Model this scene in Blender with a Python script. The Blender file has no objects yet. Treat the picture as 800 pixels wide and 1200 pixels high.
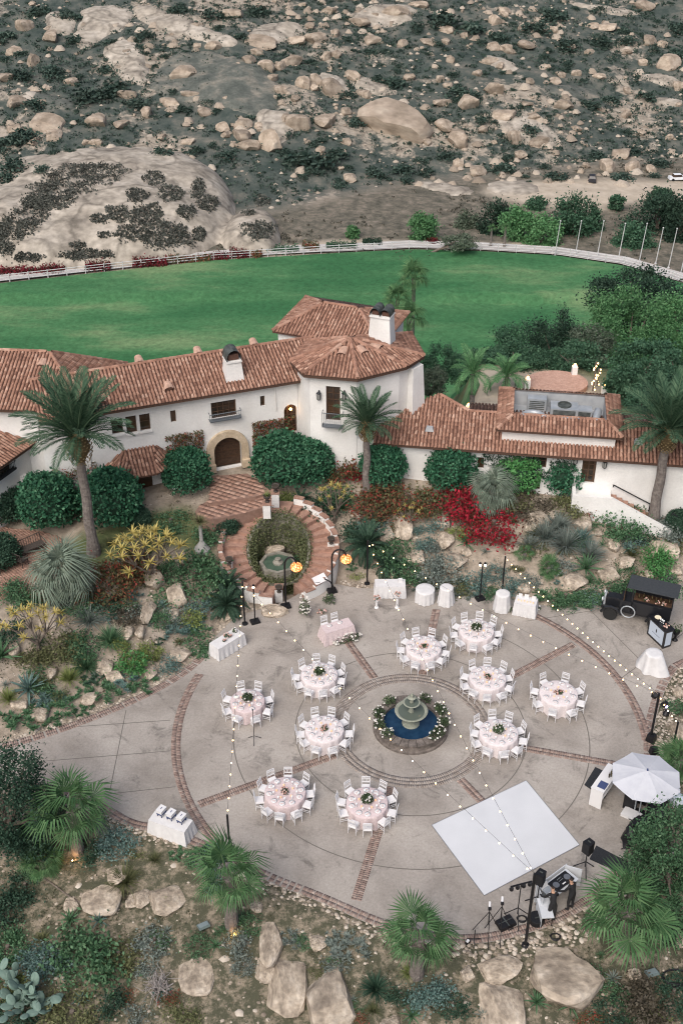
import bpy, math, random
import numpy as np
from mathutils import Vector, Matrix
R = math.radians
random.seed(11)
rng = np.random.default_rng(11)
scene = bpy.context.scene
C = scene.collection

# ------------------------------------------------------------------ camera
CAMZ, PITCH, FPX = 40.0, R(33.6), 1400.0
cam_d = bpy.data.cameras.new('camera')
cam_d.sensor_fit = 'VERTICAL'
cam_d.sensor_height = 24.0
cam_d.lens = 28.0
cam_d.clip_start = 1.0
cam_d.clip_end = 3000.0
cam = bpy.data.objects.new('camera', cam_d)
cam.location = (0, 0, CAMZ)
cam.rotation_euler = (R(90) - PITCH, 0, 0)
C.objects.link(cam)
scene.camera = cam

# ------------------------------------------------------------------ sky and sun (soft light after sunset behind thin cloud)
SUN_EL, SUN_AZ = 50.0, 205.0            # azimuth measured clockwise from +Y
world = bpy.data.worlds.new('World')
scene.world = world
world.use_nodes = True
wn = world.node_tree
for n in list(wn.nodes):
    wn.nodes.remove(n)
w_out = wn.nodes.new('ShaderNodeOutputWorld')
w_bg = wn.nodes.new('ShaderNodeBackground')
w_sky = wn.nodes.new('ShaderNodeTexSky')
w_sky.sky_type = 'NISHITA'
w_sky.sun_disc = False
w_sky.sun_elevation = R(SUN_EL)
w_sky.sun_rotation = R(SUN_AZ)
w_sky.air_density = 1.0
w_sky.dust_density = 5.0
w_sky.ozone_density = 1.0
w_bg.inputs['Strength'].default_value = 0.085
wn.links.new(w_sky.outputs[0], w_bg.inputs[0])
wn.links.new(w_bg.outputs[0], w_out.inputs[0])
sun_d = bpy.data.lights.new('sun', 'SUN')
sun_d.energy = 1.5
sun_d.angle = R(50)
sun_d.color = (1.0, 0.98, 0.95)
sun = bpy.data.objects.new('sun', sun_d)
_d = Vector((math.sin(R(SUN_AZ)) * math.cos(R(SUN_EL)), math.cos(R(SUN_AZ)) * math.cos(R(SUN_EL)), math.sin(R(SUN_EL))))
sun.rotation_euler = _d.to_track_quat('Z', 'Y').to_euler()
C.objects.link(sun)
scene.view_settings.view_transform = 'Standard'
scene.view_settings.look = 'None'
scene.view_settings.exposure = 0.70
scene.view_settings.gamma = 1.0
scene.view_settings.use_curve_mapping = False
scene.render.engine = 'CYCLES'
scene.cycles.use_denoising = True
scene.cycles.pixel_filter_type = 'BLACKMAN_HARRIS'
scene.cycles.filter_width = 1.15
scene.cycles.max_bounces = 6
scene.cycles.diffuse_bounces = 3
scene.cycles.glossy_bounces = 2
scene.cycles.transmission_bounces = 4
scene.cycles.transparent_max_bounces = 6
scene.cycles.caustics_reflective = False
scene.cycles.caustics_refractive = False

# ------------------------------------------------------------------ surveying helpers
SP, CP = math.sin(PITCH), math.cos(PITCH)
def U(px, py, z=0.0):
    """world point at height z seen at photograph pixel (px, py)"""
    u = (px - 400) / FPX
    v = (py - 600) / FPX
    Z = (CAMZ - z) / (SP + v * CP)
    return Vector((u * Z, Z * (CP - v * SP), z))
def proj(p):
    d = p[1] * CP + (CAMZ - p[2]) * SP
    return 400 + FPX * p[0] / d, 600 + FPX * ((CAMZ - p[2]) * CP - p[1] * SP) / d
def ztop(x, y, py):
    """height above (x, y) that is seen at pixel row py"""
    v = (py - 600) / FPX
    return CAMZ - y * (SP + v * CP) / (CP - v * SP)
def mpp(p):
    return (p[1] * CP + (CAMZ - p[2]) * SP) / FPX

# ------------------------------------------------------------------ noise
def _hash(ix, iy, seed):
    h = np.sin(ix * 127.1 + iy * 311.7 + seed * 74.7) * 43758.5453
    return h - np.floor(h)
def vnoise(x, y, seed=0):
    x = np.asarray(x, float); y = np.asarray(y, float)
    ix = np.floor(x); iy = np.floor(y)
    fx = x - ix; fy = y - iy
    fx = fx * fx * (3 - 2 * fx); fy = fy * fy * (3 - 2 * fy)
    a = _hash(ix, iy, seed); b = _hash(ix + 1, iy, seed); c = _hash(ix, iy + 1, seed); d = _hash(ix + 1, iy + 1, seed)
    return (a * (1 - fx) + b * fx) * (1 - fy) + (c * (1 - fx) + d * fx) * fy
def fbm(x, y, oct=4, seed=0):
    s = 0; a = 0.5
    for k in range(oct):
        s = s + a * (vnoise(x * 2 ** k, y * 2 ** k, seed + k) - 0.5); a *= 0.5
    return s
def noise3(P, seed=0):
    """value noise on points (n,3)"""
    return (vnoise(P[:, 0] + P[:, 2] * 0.71, P[:, 1] - P[:, 2] * 0.53, seed) + vnoise(P[:, 1] + 5.2 + P[:, 0] * 0.37, P[:, 2] + 1.7, seed + 9)) * 0.5
def sstep(t):
    t = np.clip(t, 0, 1)
    return t * t * (3 - 2 * t)

# ------------------------------------------------------------------ polygons in plan
def inpoly(x, y, poly):
    x = np.asarray(x, float); y = np.asarray(y, float)
    ins = np.zeros(x.shape, bool)
    n = len(poly)
    for i in range(n):
        x0, y0 = poly[i][0], poly[i][1]; x1, y1 = poly[(i + 1) % n][0], poly[(i + 1) % n][1]
        if y0 == y1:
            continue
        c = (y0 > y) != (y1 > y)
        ins ^= c & (x < (x1 - x0) * (y - y0) / (y1 - y0) + x0)
    return ins
def polydist(x, y, poly):
    """signed distance to a polygon outline, positive outside"""
    x = np.asarray(x, float); y = np.asarray(y, float)
    best = np.full(x.shape, 1e9)
    n = len(poly)
    for i in range(n):
        x0, y0 = poly[i][0], poly[i][1]; x1, y1 = poly[(i + 1) % n][0], poly[(i + 1) % n][1]
        dx, dy = x1 - x0, y1 - y0
        t = np.clip(((x - x0) * dx + (y - y0) * dy) / (dx * dx + dy * dy + 1e-12), 0, 1)
        best = np.minimum(best, np.hypot(x - x0 - t * dx, y - y0 - t * dy))
    return np.where(inpoly(x, y, poly), -best, best)
def smooth_poly(pts, k=2):
    for _ in range(k):
        q = []
        n = len(pts)
        for i in range(n):
            a, b = pts[i], pts[(i + 1) % n]
            q.append((a[0] * .75 + b[0] * .25, a[1] * .75 + b[1] * .25))
            q.append((a[0] * .25 + b[0] * .75, a[1] * .25 + b[1] * .75))
        pts = q
    return pts
def pxpoly(pts, z=0.0, k=1):
    return smooth_poly([(U(a, b, z).x, U(a, b, z).y) for a, b in pts], k)

BACK_EDGE = [(-420, 985), (-150, 910), (0, 872), (60, 855), (120, 833), (180, 806), (222, 780), (250, 748), (276, 722), (305, 714), (335, 705), (362, 688), (385, 682), (420, 690), (475, 689), (540, 691), (600, 703), (650, 712), (695, 711), (740, 698), (800, 683), (950, 650), (1200, 600)]
FRONT_EDGE = [(1250, 700), (950, 742), (800, 776), (784, 797), (774, 820), (766, 850), (764, 880), (770, 910), (775, 940), (757, 985), (737, 1015), (715, 1042), (690, 1062), (660, 1080), (625, 1092), (590, 1102), (550, 1107), (510, 1105), (470, 1096), (430, 1082), (395, 1066), (360, 1051), (330, 1040), (300, 1027), (265, 1009), (225, 990), (185, 976), (150, 970), (125, 955), (95, 938), (50, 926), (0, 925), (-150, 965), (-420, 1060)]
PATIO = pxpoly(BACK_EDGE + FRONT_EDGE, 0.0, 2)
CEN = (3.28, 41.65)                       # centre of the patio circle
POND = (-3.5, 54.4)
TERR = pxpoly([(-60, 600), (0, 618), (50, 622), (76, 632), (66, 652), (40, 682), (0, 706), (-70, 720), (-120, 650)], 2.2, 2)

# ------------------------------------------------------------------ the lie of the land
def H(x, y):
    x = np.asarray(x, float); y = np.asarray(y, float)
    d = polydist(x, y, PATIO)
    back = (y > 39 + (x + 15.6) * 0.286)
    cap = np.interp(x, [-25, -14, -8, 0, 6, 14, 22], [2.2, 2.5, 2.9, 3.0, 2.7, 2.3, 2.0])
    D = np.interp(x, [-25, -14, -7, 0, 4, 14, 22], [9, 9.5, 8, 7, 6, 6, 6])
    t = np.clip((d - 0.5) / D, 0, 1)
    zb = cap * t ** 0.92 + 0.30 * fbm(x * .45, y * .45, 4, 3) * np.clip(d / 2, 0, 1) * np.clip(3 - t * 2.6, 0.2, 1)
    # beyond the house: garden terrace, bank, playing field, far flat
    y1 = np.interp(y, [64, 70, 80, 100, 116, 124, 600], [0, -2.5, -9, -20, -27.0, -27.9, -27.9])
    y2 = np.interp(y, [64, 70, 76.5, 80, 116, 124, 600], [0, -.4, -.6, -3.6, -27.0, -27.9, -27.9])
    kx = sstep((x - 7) / 3); yfar = y1 * (1 - kx) + y2 * kx
    zb = zb + np.where(y > 64, yfar, 0)
    zf = -0.30 * np.clip(d - 0.6, 0, 16) + 0.5 * fbm(x * .35, y * .35, 4, 8) * np.clip(d / 2, 0, 1)
    z = np.where(d <= 0, -0.06, np.where(back, np.maximum(zb, -30), zf))
    # flatten the brick terrace, cut the stair well
    dt = polydist(x, y, TERR)
    k = sstep(1 - np.clip(dt, 0, 1.5) / 1.5)
    z = np.where(back & (y < 64), z * (1 - k) + 2.14 * k, z)
    dp = np.hypot(x - POND[0], y - POND[1])
    z = np.where(dp < 3.3, -0.75, z)
    # hillside beyond the field
    far = y > 150
    flat = -25.0 + (fbm(x * .05, y * .05, 3, 5) * 1.2) * sstep((y - 166) / 12)
    y0 = 193 + 6 * (vnoise(x * 0.03, y * 0 + 3.3, 4) - 0.5) + np.interp(x, [-60, -20, 10, 60], [-4, -4, 8, 22])
    s = np.clip(y - y0, 0, None)
    hill = 0.225 * s + 1.6 * (1 - np.exp(-s / 14)) + 5.0 * fbm(x * .035, y * .035, 4, 6) * sstep(s / 25) + 1.4 * fbm(x * .16, y * .16, 3, 16) * sstep(s / 10) + 0.0006 * np.clip(s - 90, 0, None) ** 2
    z = np.where(far, flat + hill, z)
    return z
GRID = None
def dome(x, y):
    """bare sandstone domes at the foot of the hill"""
    def one(xc, yc, rx, ry, h, rot, seed):
        c, s = math.cos(rot), math.sin(rot); dx, dy = x - xc, y - yc; a = (dx * c + dy * s) / rx; b = (-dx * s + dy * c) / ry; a = np.where(a < 0, a, a * 1.12)
        w = np.where(a < 0, np.abs(a) ** 1.8, np.abs(a) ** 3.2) + np.abs(b) ** 2.4 + .16 * fbm(x * .07, y * .07, 3, seed)
        k = np.clip(1 - w, 0, None); return -25.6 + h * k ** .6 + (2.4 * fbm(x * .11 + y * .05, y * .11, 4, seed + 1) + .8 * fbm(x * .4, y * .4, 3, seed + 2)) * np.minimum(1, k * 3) + np.where(w > 1, -3 * (w - 1) - .1, 0)
    return np.maximum(one(-40.0, 184, 26, 25, 7.0, .16, 31), one(-13.6, 173, 5.0, 8.5, 3.6, .1, 41))
def Hg(x, y, bare=False):
    """height read from the ground mesh (bare: without the rock domes)"""
    X_, Y_ = GRID[:2]; Z_ = GRID[3] if bare else GRID[2]
    x = np.clip(np.asarray(x, float), X_[0], X_[-1] - 1e-6); y = np.clip(np.asarray(y, float), Y_[0], Y_[-1] - 1e-6)
    i = np.searchsorted(X_, x, 'right') - 1; j = np.searchsorted(Y_, y, 'right') - 1
    fx = (x - X_[i]) / (X_[i + 1] - X_[i]); fy = (y - Y_[j]) / (Y_[j + 1] - Y_[j])
    return (Z_[j, i] * (1 - fx) + Z_[j, i + 1] * fx) * (1 - fy) + (Z_[j + 1, i] * (1 - fx) + Z_[j + 1, i + 1] * fx) * fy
def h1(x, y):
    return float(Hg(np.array([x]), np.array([y]))[0])
def G(px, py, n=14):
    """point of the ground seen at a photograph pixel"""
    v = (py - 600) / FPX
    dz = -(SP + v * CP); dy = CP - v * SP; dx = (px - 400) / FPX
    Zs = np.concatenate([np.arange(36, 90, .25), np.arange(90, 420, .5)])
    X = dx * Zs; Y = dy * Zs; ZZ = CAMZ + dz * Zs
    below = np.nonzero(ZZ < Hg(X, Y))[0]
    i = int(below[0]) if len(below) else len(Zs) - 1
    a, b = Zs[max(i - 1, 0)], Zs[i]
    for _ in range(n):
        m = (a + b) / 2
        if CAMZ + dz * m < h1(dx * m, dy * m):
            b = m
        else:
            a = m
    return Vector((dx * b, dy * b, CAMZ + dz * b))

# ------------------------------------------------------------------ objects, names, labels
def tag(o, label=None, cat=None, group=None, kind=None):
    if label: o['label'] = label
    if cat: o['category'] = cat
    if group: o['group'] = group
    if kind: o['kind'] = kind
    return o
def thing(name, label, cat, loc=(0, 0, 0), rz=0.0, group=None, scale=None):
    o = bpy.data.objects.new(name, None)
    o.empty_display_size = 0.2
    o.location = loc; o.rotation_euler = (0, 0, rz)
    if scale: o.scale = scale if hasattr(scale, '__len__') else (scale,) * 3
    C.objects.link(o)
    return tag(o, label, cat, group)
def ob(name, me, parent=None, loc=None, rot=None, scale=None):
    o = bpy.data.objects.new(name, me)
    if loc is not None: o.location = loc
    if rot is not None: o.rotation_euler = rot
    if scale is not None: o.scale = scale if hasattr(scale, '__len__') else (scale,) * 3
    C.objects.link(o)
    if parent: o.parent = parent
    return o
def copy_tree(o, parent=None):
    c = o.copy(); C.objects.link(c); c.parent = parent
    for ch in list(o.children):
        copy_tree(ch, c)
    return c

def np_mesh(name, V, F, mat, var=None, smooth=False):
    """V (n,3); F list of int arrays (m,k) with k = 3 or 4; var one float for every face"""
    if not isinstance(F, (list, tuple)): F = [F]
    F = [np.asarray(f, np.int32) for f in F if len(f)]
    me = bpy.data.meshes.new(name)
    V = np.asarray(V, np.float32)
    me.vertices.add(len(V)); me.vertices.foreach_set('co', V.ravel())
    loops = np.concatenate([f.ravel() for f in F])
    sizes = np.concatenate([np.full(len(f), f.shape[1], np.int32) for f in F])
    starts = np.concatenate([[0], np.cumsum(sizes)[:-1]]).astype(np.int32)
    me.loops.add(len(loops)); me.loops.foreach_set('vertex_index', loops)
    me.polygons.add(len(sizes)); me.polygons.foreach_set('loop_start', starts)
    me.polygons.foreach_set('loop_total', sizes)
    if smooth: me.polygons.foreach_set('use_smooth', np.ones(len(sizes), bool))
    me.update(calc_edges=True)
    if var is not None:
        a = me.attributes.new('var', 'FLOAT', 'FACE')
        a.data.foreach_set('value', np.asarray(var, np.float32))
    if mat: me.materials.append(mat)
    return me

class MB:
    """collects boxes, tubes and lathes; mesh() makes one mesh of them"""
    def __init__(s): s.v = []; s.f = []; s.c = []; s.cur = 0.5
    def add(s, vs, fs, c=None):
        o = len(s.v); s.v += [tuple(p) for p in vs]
        for f in fs: s.f.append([i + o for i in f]); s.c.append(s.cur if c is None else c)
        return s
    def box(s, cx, cy, cz, sx, sy, sz, rz=0.0, c=None, taper=1.0, M=None):
        vs = []
        for dz in (-.5, .5):
            k = 1.0 if dz < 0 else taper
            for dx, dy in ((-.5, -.5), (.5, -.5), (.5, .5), (-.5, .5)):
                x, y = dx * sx * k, dy * sy * k
                p = Vector((cx + x * math.cos(rz) - y * math.sin(rz), cy + x * math.sin(rz) + y * math.cos(rz), cz + dz * sz))
                vs.append(M @ p if M else p)
        return s.add(vs, [(3, 2, 1, 0), (4, 5, 6, 7), (0, 1, 5, 4), (1, 2, 6, 5), (2, 3, 7, 6), (3, 0, 4, 7)], c)
    def tube(s, pts, rad, n=6, c=None, cap=True):
        pts = [Vector(p) for p in pts]
        if not hasattr(rad, '__len__'): rad = [rad] * len(pts)
        vs = []; fs = []
        ref = None
        for i, p in enumerate(pts):
            t = (pts[min(i + 1, len(pts) - 1)] - pts[max(i - 1, 0)]).normalized()
            if ref is None:
                ref = Vector((1, 0, 0)) if abs(t.x) < .9 else Vector((0, 1, 0))
            a = (ref - t * ref.dot(t)).normalized(); b = t.cross(a); ref = a
            for k in range(n):
                w = 2 * math.pi * k / n
                vs.append(p + a * (math.cos(w) * rad[i]) + b * (math.sin(w) * rad[i]))
        for i in range(len(pts) - 1):
            for k in range(n):
                k2 = (k + 1) % n
                fs.append((i * n + k, i * n + k2, (i + 1) * n + k2, (i + 1) * n + k))
        if cap:
            fs.append(tuple(range(n - 1, -1, -1))); m = (len(pts) - 1) * n
            fs.append(tuple(range(m, m + n)))
        return s.add(vs, fs, c)
    def lathe(s, prof, n=16, cx=0, cy=0, c=None, wav=0.0, wn=8, ph=0.0, cap=True):
        """prof [(r, z)...]; wav makes folds that grow along the profile"""
        vs = []; fs = []
        for i, (r, z) in enumerate(prof):
            for k in range(n):
                w = 2 * math.pi * k / n
                rr = r * (1 + wav * (i / max(1, len(prof) - 1)) * math.sin(wn * w + ph))
                vs.append((cx + rr * math.cos(w), cy + rr * math.sin(w), z))
        for i in range(len(prof) - 1):
            for k in range(n):
                k2 = (k + 1) % n
                fs.append((i * n + k, i * n + k2, (i + 1) * n + k2, (i + 1) * n + k))
        if cap and prof[0][0] > 1e-4: fs.append(tuple(range(n - 1, -1, -1)))
        m = (len(prof) - 1) * n
        if cap and prof[-1][0] > 1e-4: fs.append(tuple(range(m, m + n)))
        return s.add(vs, fs, c)
    def prism(s, poly, z0, z1, c=None):
        n = len(poly)
        vs = [(p[0], p[1], z0) for p in poly] + [(p[0], p[1], z1) for p in poly]
        fs = [tuple(range(n - 1, -1, -1)), tuple(range(n, 2 * n))] + [(i, (i + 1) % n, n + (i + 1) % n, n + i) for i in range(n)]
        return s.add(vs, fs, c)
    def ball(s, cx, cy, cz, r, n=8, m=5, c=None, sz=1.0):
        return s.lathe([(max(1e-5, r * math.sin(math.pi * i / m)), cz - r * sz * math.cos(math.pi * i / m)) for i in range(m + 1)], n, cx, cy, c)
    def mesh(s, name, mat, smooth=False):
        me = bpy.data.meshes.new(name)
        me.from_pydata(s.v, [], s.f)
        if smooth: me.polygons.foreach_set('use_smooth', [True] * len(s.f))
        a = me.attributes.new('var', 'FLOAT', 'FACE'); a.data.foreach_set('value', s.c)
        me.materials.append(mat)
        me.update()
        return me
    def obj(s, name, mat, parent=None, loc=None, rot=None, smooth=False):
        return ob(name, s.mesh(name, mat, smooth), parent, loc, rot)

# ------------------------------------------------------------------ materials
def _mat(name):
    m = bpy.data.materials.new(name); m.use_nodes = True
    nt = m.node_tree
    return m, nt, nt.nodes['Principled BSDF']
def rgb(c, a=1.0): return (c[0], c[1], c[2], a)
def cracked(nt, col, vec, sc):
    """dark weathered joints running through rock"""
    L = nt.links.new
    nd = nt.nodes.new('ShaderNodeTexNoise'); nd.inputs['Scale'].default_value = sc * 2.2; nd.inputs['Detail'].default_value = 6; L(vec, nd.inputs['Vector'])
    av = nt.nodes.new('ShaderNodeVectorMath'); av.operation = 'MULTIPLY_ADD'; av.inputs[1].default_value = (1.1 / sc * .5,) * 3; L(nd.outputs['Color'], av.inputs[0]); L(vec, av.inputs[2])
    vo = nt.nodes.new('ShaderNodeTexVoronoi'); vo.feature = 'DISTANCE_TO_EDGE'; vo.inputs['Scale'].default_value = sc; L(av.outputs[0], vo.inputs['Vector'])
    mr = nt.nodes.new('ShaderNodeMapRange'); mr.inputs[1].default_value = 0.0; mr.inputs[2].default_value = .06; mr.inputs[3].default_value = .60; mr.inputs[4].default_value = 1.0; L(vo.outputs['Distance'], mr.inputs[0])
    s = nt.nodes.new('ShaderNodeVectorMath'); s.operation = 'SCALE'; L(col, s.inputs[0]); L(mr.outputs[0], s.inputs['Scale']); return s.outputs[0]
def mat(name, c1, c2=None, c3=None, rough=0.8, use='var', scale=3.0, detail=5, bump=0.0, bscale=None, metal=0.0, leaf=0.0, orand=0.0, grain=0.0, gscale=30.0, spec=0.3, coords='Object', emit=None, estr=0.0, coat=0.0, crack=0.0):
    """colour between c1 and c2 (c3 beyond) by the face value 'var' or by noise; grain adds fine mottling"""
    m, nt, b = _mat(name)
    L = nt.links.new
    b.inputs['Roughness'].default_value = rough
    b.inputs['Metallic'].default_value = metal
    b.inputs['Specular IOR Level'].default_value = spec
    if coat: b.inputs['Coat Weight'].default_value = coat
    tc = nt.nodes.new('ShaderNodeTexCoord')
    geo = nt.nodes.new('ShaderNodeNewGeometry')
    vec = geo.outputs['Position'] if coords == 'World' else tc.outputs['Object']
    col = None
    if c2 is None:
        rg = nt.nodes.new('ShaderNodeRGB'); rg.outputs[0].default_value = rgb(c1); col = rg.outputs[0]
    else:
        if use == 'var':
            at = nt.nodes.new('ShaderNodeAttribute'); at.attribute_name = 'var'; fac = at.outputs['Fac']
        else:
            nz = nt.nodes.new('ShaderNodeTexNoise'); nz.inputs['Scale'].default_value = scale; nz.inputs['Detail'].default_value = detail
            L(vec, nz.inputs['Vector'])
            mr = nt.nodes.new('ShaderNodeMapRange'); mr.inputs[1].default_value = .32; mr.inputs[2].default_value = .68
            L(nz.outputs['Fac'], mr.inputs[0]); fac = mr.outputs[0]
        cr = nt.nodes.new('ShaderNodeValToRGB')
        cr.color_ramp.elements[0].color = rgb(c1); cr.color_ramp.elements[1].color = rgb(c2 if c3 is None else c3)
        if c3 is not None:
            e = cr.color_ramp.elements.new(0.5); e.color = rgb(c2)
        L(fac, cr.inputs['Fac']); col = cr.outputs['Color']
    if orand:
        oi = nt.nodes.new('ShaderNodeObjectInfo')
        mr2 = nt.nodes.new('ShaderNodeMapRange'); mr2.inputs[3].default_value = 1 - orand; mr2.inputs[4].default_value = 1 + orand
        L(oi.outputs['Random'], mr2.inputs[0])
        mx = nt.nodes.new('ShaderNodeVectorMath'); mx.operation = 'SCALE'
        L(col, mx.inputs[0]); L(mr2.outputs[0], mx.inputs['Scale']); col = mx.outputs[0]
    if grain:
        nz2 = nt.nodes.new('ShaderNodeTexNoise'); nz2.inputs['Scale'].default_value = gscale; nz2.inputs['Detail'].default_value = 6
        L(vec, nz2.inputs['Vector'])
        mr3 = nt.nodes.new('ShaderNodeMapRange'); mr3.inputs[1].default_value = .3; mr3.inputs[2].default_value = .7; mr3.inputs[3].default_value = 1 - grain; mr3.inputs[4].default_value = 1 + grain
        L(nz2.outputs['Fac'], mr3.inputs[0])
        mx2 = nt.nodes.new('ShaderNodeVectorMath'); mx2.operation = 'SCALE'
        L(col, mx2.inputs[0]); L(mr3.outputs[0], mx2.inputs['Scale']); col = mx2.outputs[0]
    if crack: col = cracked(nt, col, vec, crack)
    L(col, b.inputs['Base Color'])
    if bump:
        nb = nt.nodes.new('ShaderNodeTexNoise'); nb.inputs['Scale'].default_value = bscale or gscale; nb.inputs['Detail'].default_value = 6
        L(vec, nb.inputs['Vector'])
        bp = nt.nodes.new('ShaderNodeBump'); bp.inputs['Strength'].default_value = bump; bp.inputs['Distance'].default_value = 0.1
        L(nb.outputs['Fac'], bp.inputs['Height']); L(bp.outputs[0], b.inputs['Normal'])
    if emit:
        b.inputs['Emission Color'].default_value = rgb(emit); b.inputs['Emission Strength'].default_value = estr
    if leaf:
        tr = nt.nodes.new('ShaderNodeBsdfTranslucent'); L(col, tr.inputs['Color'])
        ms = nt.nodes.new('ShaderNodeMixShader'); ms.inputs[0].default_value = leaf
        out = nt.nodes['Material Output']
        L(b.outputs[0], ms.inputs[1]); L(tr.outputs[0], ms.inputs[2]); L(ms.outputs[0], out.inputs['Surface'])
    return m
# ================================================================== SETTING
def ground_material():
    m, nt, b = _mat('ground'); L = nt.links.new; N = nt.nodes.new
    geo = N('ShaderNodeNewGeometry')
    def noise(scale, detail=6, rough=0.55):
        n = N('ShaderNodeTexNoise'); n.inputs['Scale'].default_value = scale; n.inputs['Detail'].default_value = detail; n.inputs['Roughness'].default_value = rough
        L(geo.outputs['Position'], n.inputs['Vector']); return n.outputs['Fac']
    def ramp(fac, *stops):
        r = N('ShaderNodeValToRGB'); e = r.color_ramp.elements
        e[0].position, e[0].color = stops[0][0], rgb(stops[0][1]); e[1].position, e[1].color = stops[-1][0], rgb(stops[-1][1])
        for p, c in stops[1:-1]:
            k = e.new(p); k.color = rgb(c)
        L(fac, r.inputs['Fac']); return r.outputs['Color']
    def mix(f, a, c):
        x = N('ShaderNodeMix'); x.data_type = 'RGBA'; L(f, x.inputs[0]); L(a, x.inputs[6]); L(c, x.inputs[7]); return x.outputs[2]
    def attr(n):
        a = N('ShaderNodeAttribute'); a.attribute_name = n; return a.outputs['Fac']
    soil = ramp(noise(1.3, 8, .65), (.25, (.17, .14, .11)), (.45, (.28, .235, .185)), (.6, (.38, .32, .26)), (.78, (.46, .395, .325)))
    litter = ramp(noise(2.2, 9, .75), (.46, (.078, .078, .052)), (.60, (.27, .225, .17)))
    soilf = mix(attr('front'), soil, litter)
    grass = ramp(noise(4, 8, .7), (.3, (.055, .085, .035)), (.5, (.09, .12, .045)), (.7, (.16, .16, .08)))
    hill = ramp(noise(.22, 9, .7), (.36, (.042, .058, .052)), (.5, (.078, .092, .082)), (.60, (.13, .13, .112)), (.74, (.25, .22, .18)))
    rock = cracked(nt, ramp(noise(.8, 9, .7), (.3, (.20, .17, .14)), (.5, (.31, .27, .22)), (.7, (.40, .35, .295))), geo.outputs['Position'], .22)
    rk = N('ShaderNodeMapRange'); rk.inputs[1].default_value = .535; rk.inputs[2].default_value = .575; L(noise(.05, 9, .68), rk.inputs[0]); hill = mix(rk.outputs[0], hill, rock)
    sand = ramp(noise(.5, 7, .6), (.3, (.36, .305, .24)), (.7, (.52, .445, .36)))
    brush = ramp(noise(.7, 9, .7), (.35, (.075, .075, .06)), (.52, (.15, .135, .108)), (.7, (.27, .23, .185)))
    c = mix(attr('grass'), soilf, grass); c = mix(attr('brush'), c, brush); c = mix(attr('hill'), c, hill); c = mix(attr('sand'), c, sand)
    L(c, b.inputs['Base Color']); b.inputs['Roughness'].default_value = .95; b.inputs['Specular IOR Level'].default_value = .1
    bp = N('ShaderNodeBump'); bp.inputs['Strength'].default_value = .6; bp.inputs['Distance'].default_value = .15
    L(noise(5, 8, .7), bp.inputs['Height']); L(bp.outputs[0], b.inputs['Normal'])
    return m
def axis(segs):
    out = []
    for a, b_, s in segs: out += list(np.arange(a, b_, s))
    return np.array(out + [segs[-1][1]])
def grid_faces(nx, ny):
    i = np.arange(nx - 1)[None, :] + np.arange(ny - 1)[:, None] * nx
    i = i.ravel()
    return np.stack([i, i + 1, i + nx + 1, i + nx], 1)
GRASSY = pxpoly([(75, 632), (130, 610), (215, 590), (232, 600), (255, 612), (240, 640), (200, 625), (150, 640), (110, 660), (60, 655)], 2.5, 1)
xs = axis([(-260, -90, 8), (-90, -26, 1.4), (-26, 24, .3), (24, 90, 1.4), (90, 260, 8)])
ys = axis([(14, 26, .8), (26, 64, .28), (64, 84, .8), (84, 150, 2.5), (150, 290, 1.1), (290, 620, 10)])
gx, gy = np.meshgrid(xs, ys)
gz = H(gx, gy)
GRID = (xs, ys, np.where(gy > 150, np.maximum(gz, dome(gx, gy)), gz), gz)
gv = np.stack([gx.ravel(), gy.ravel(), gz.ravel()], 1)
gm = np_mesh('ground', gv, grid_faces(len(xs), len(ys)), ground_material(), smooth=True)
X, Y = gv[:, 0], gv[:, 1]
def pattr(me, name, val):
    a = me.attributes.new(name, 'FLOAT', 'POINT'); a.data.foreach_set('value', np.asarray(val, np.float32))
pattr(gm, 'grass', np.clip(0.5 - polydist(X, Y, GRASSY) / .8, 0, 1) * .9 + ((Y > 66) & (Y < 150)) * .75)
pattr(gm, 'front', (Y < 39 + (X + 15.6) * .286) * 1.0)
hillw = sstep((Y - 186 - np.interp(X, [-60, -10, 10, 60], [-10, -6, 8, 22])) / 7)
pattr(gm, 'hill', hillw)
pattr(gm, 'brush', sstep((Y - 150) / 4) * (1 - hillw))
SANDP = pxpoly([(560, 222), (600, 214), (690, 210), (800, 212), (900, 208), (900, 240), (800, 236), (730, 238), (690, 250), (640, 243), (600, 236)], -25, 1)
SANDC = pxpoly([(535, 490), (530, 450), (550, 434), (590, 428), (640, 430), (700, 438), (720, 475), (620, 490)], 2.0, 1)
TRACK = pxpoly([(-100, 338), (0, 326), (150, 316), (330, 302), (420, 291), (560, 290), (640, 297), (640, 284), (520, 285), (400, 280), (330, 290), (200, 306), (0, 318), (-100, 328)], -25, 1)
sandw = np.maximum(np.clip(.5 - polydist(X, Y, SANDP) / 3, 0, 1), np.clip(.5 - polydist(X, Y, SANDC) / 1.2, 0, 1))
sandw = np.maximum(sandw, np.clip(.5 - polydist(X, Y, TRACK) / 1.5, 0, 1))
pattr(gm, 'sand', sandw)
ground = ob('ground', gm); ground['kind'] = 'structure'

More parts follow.
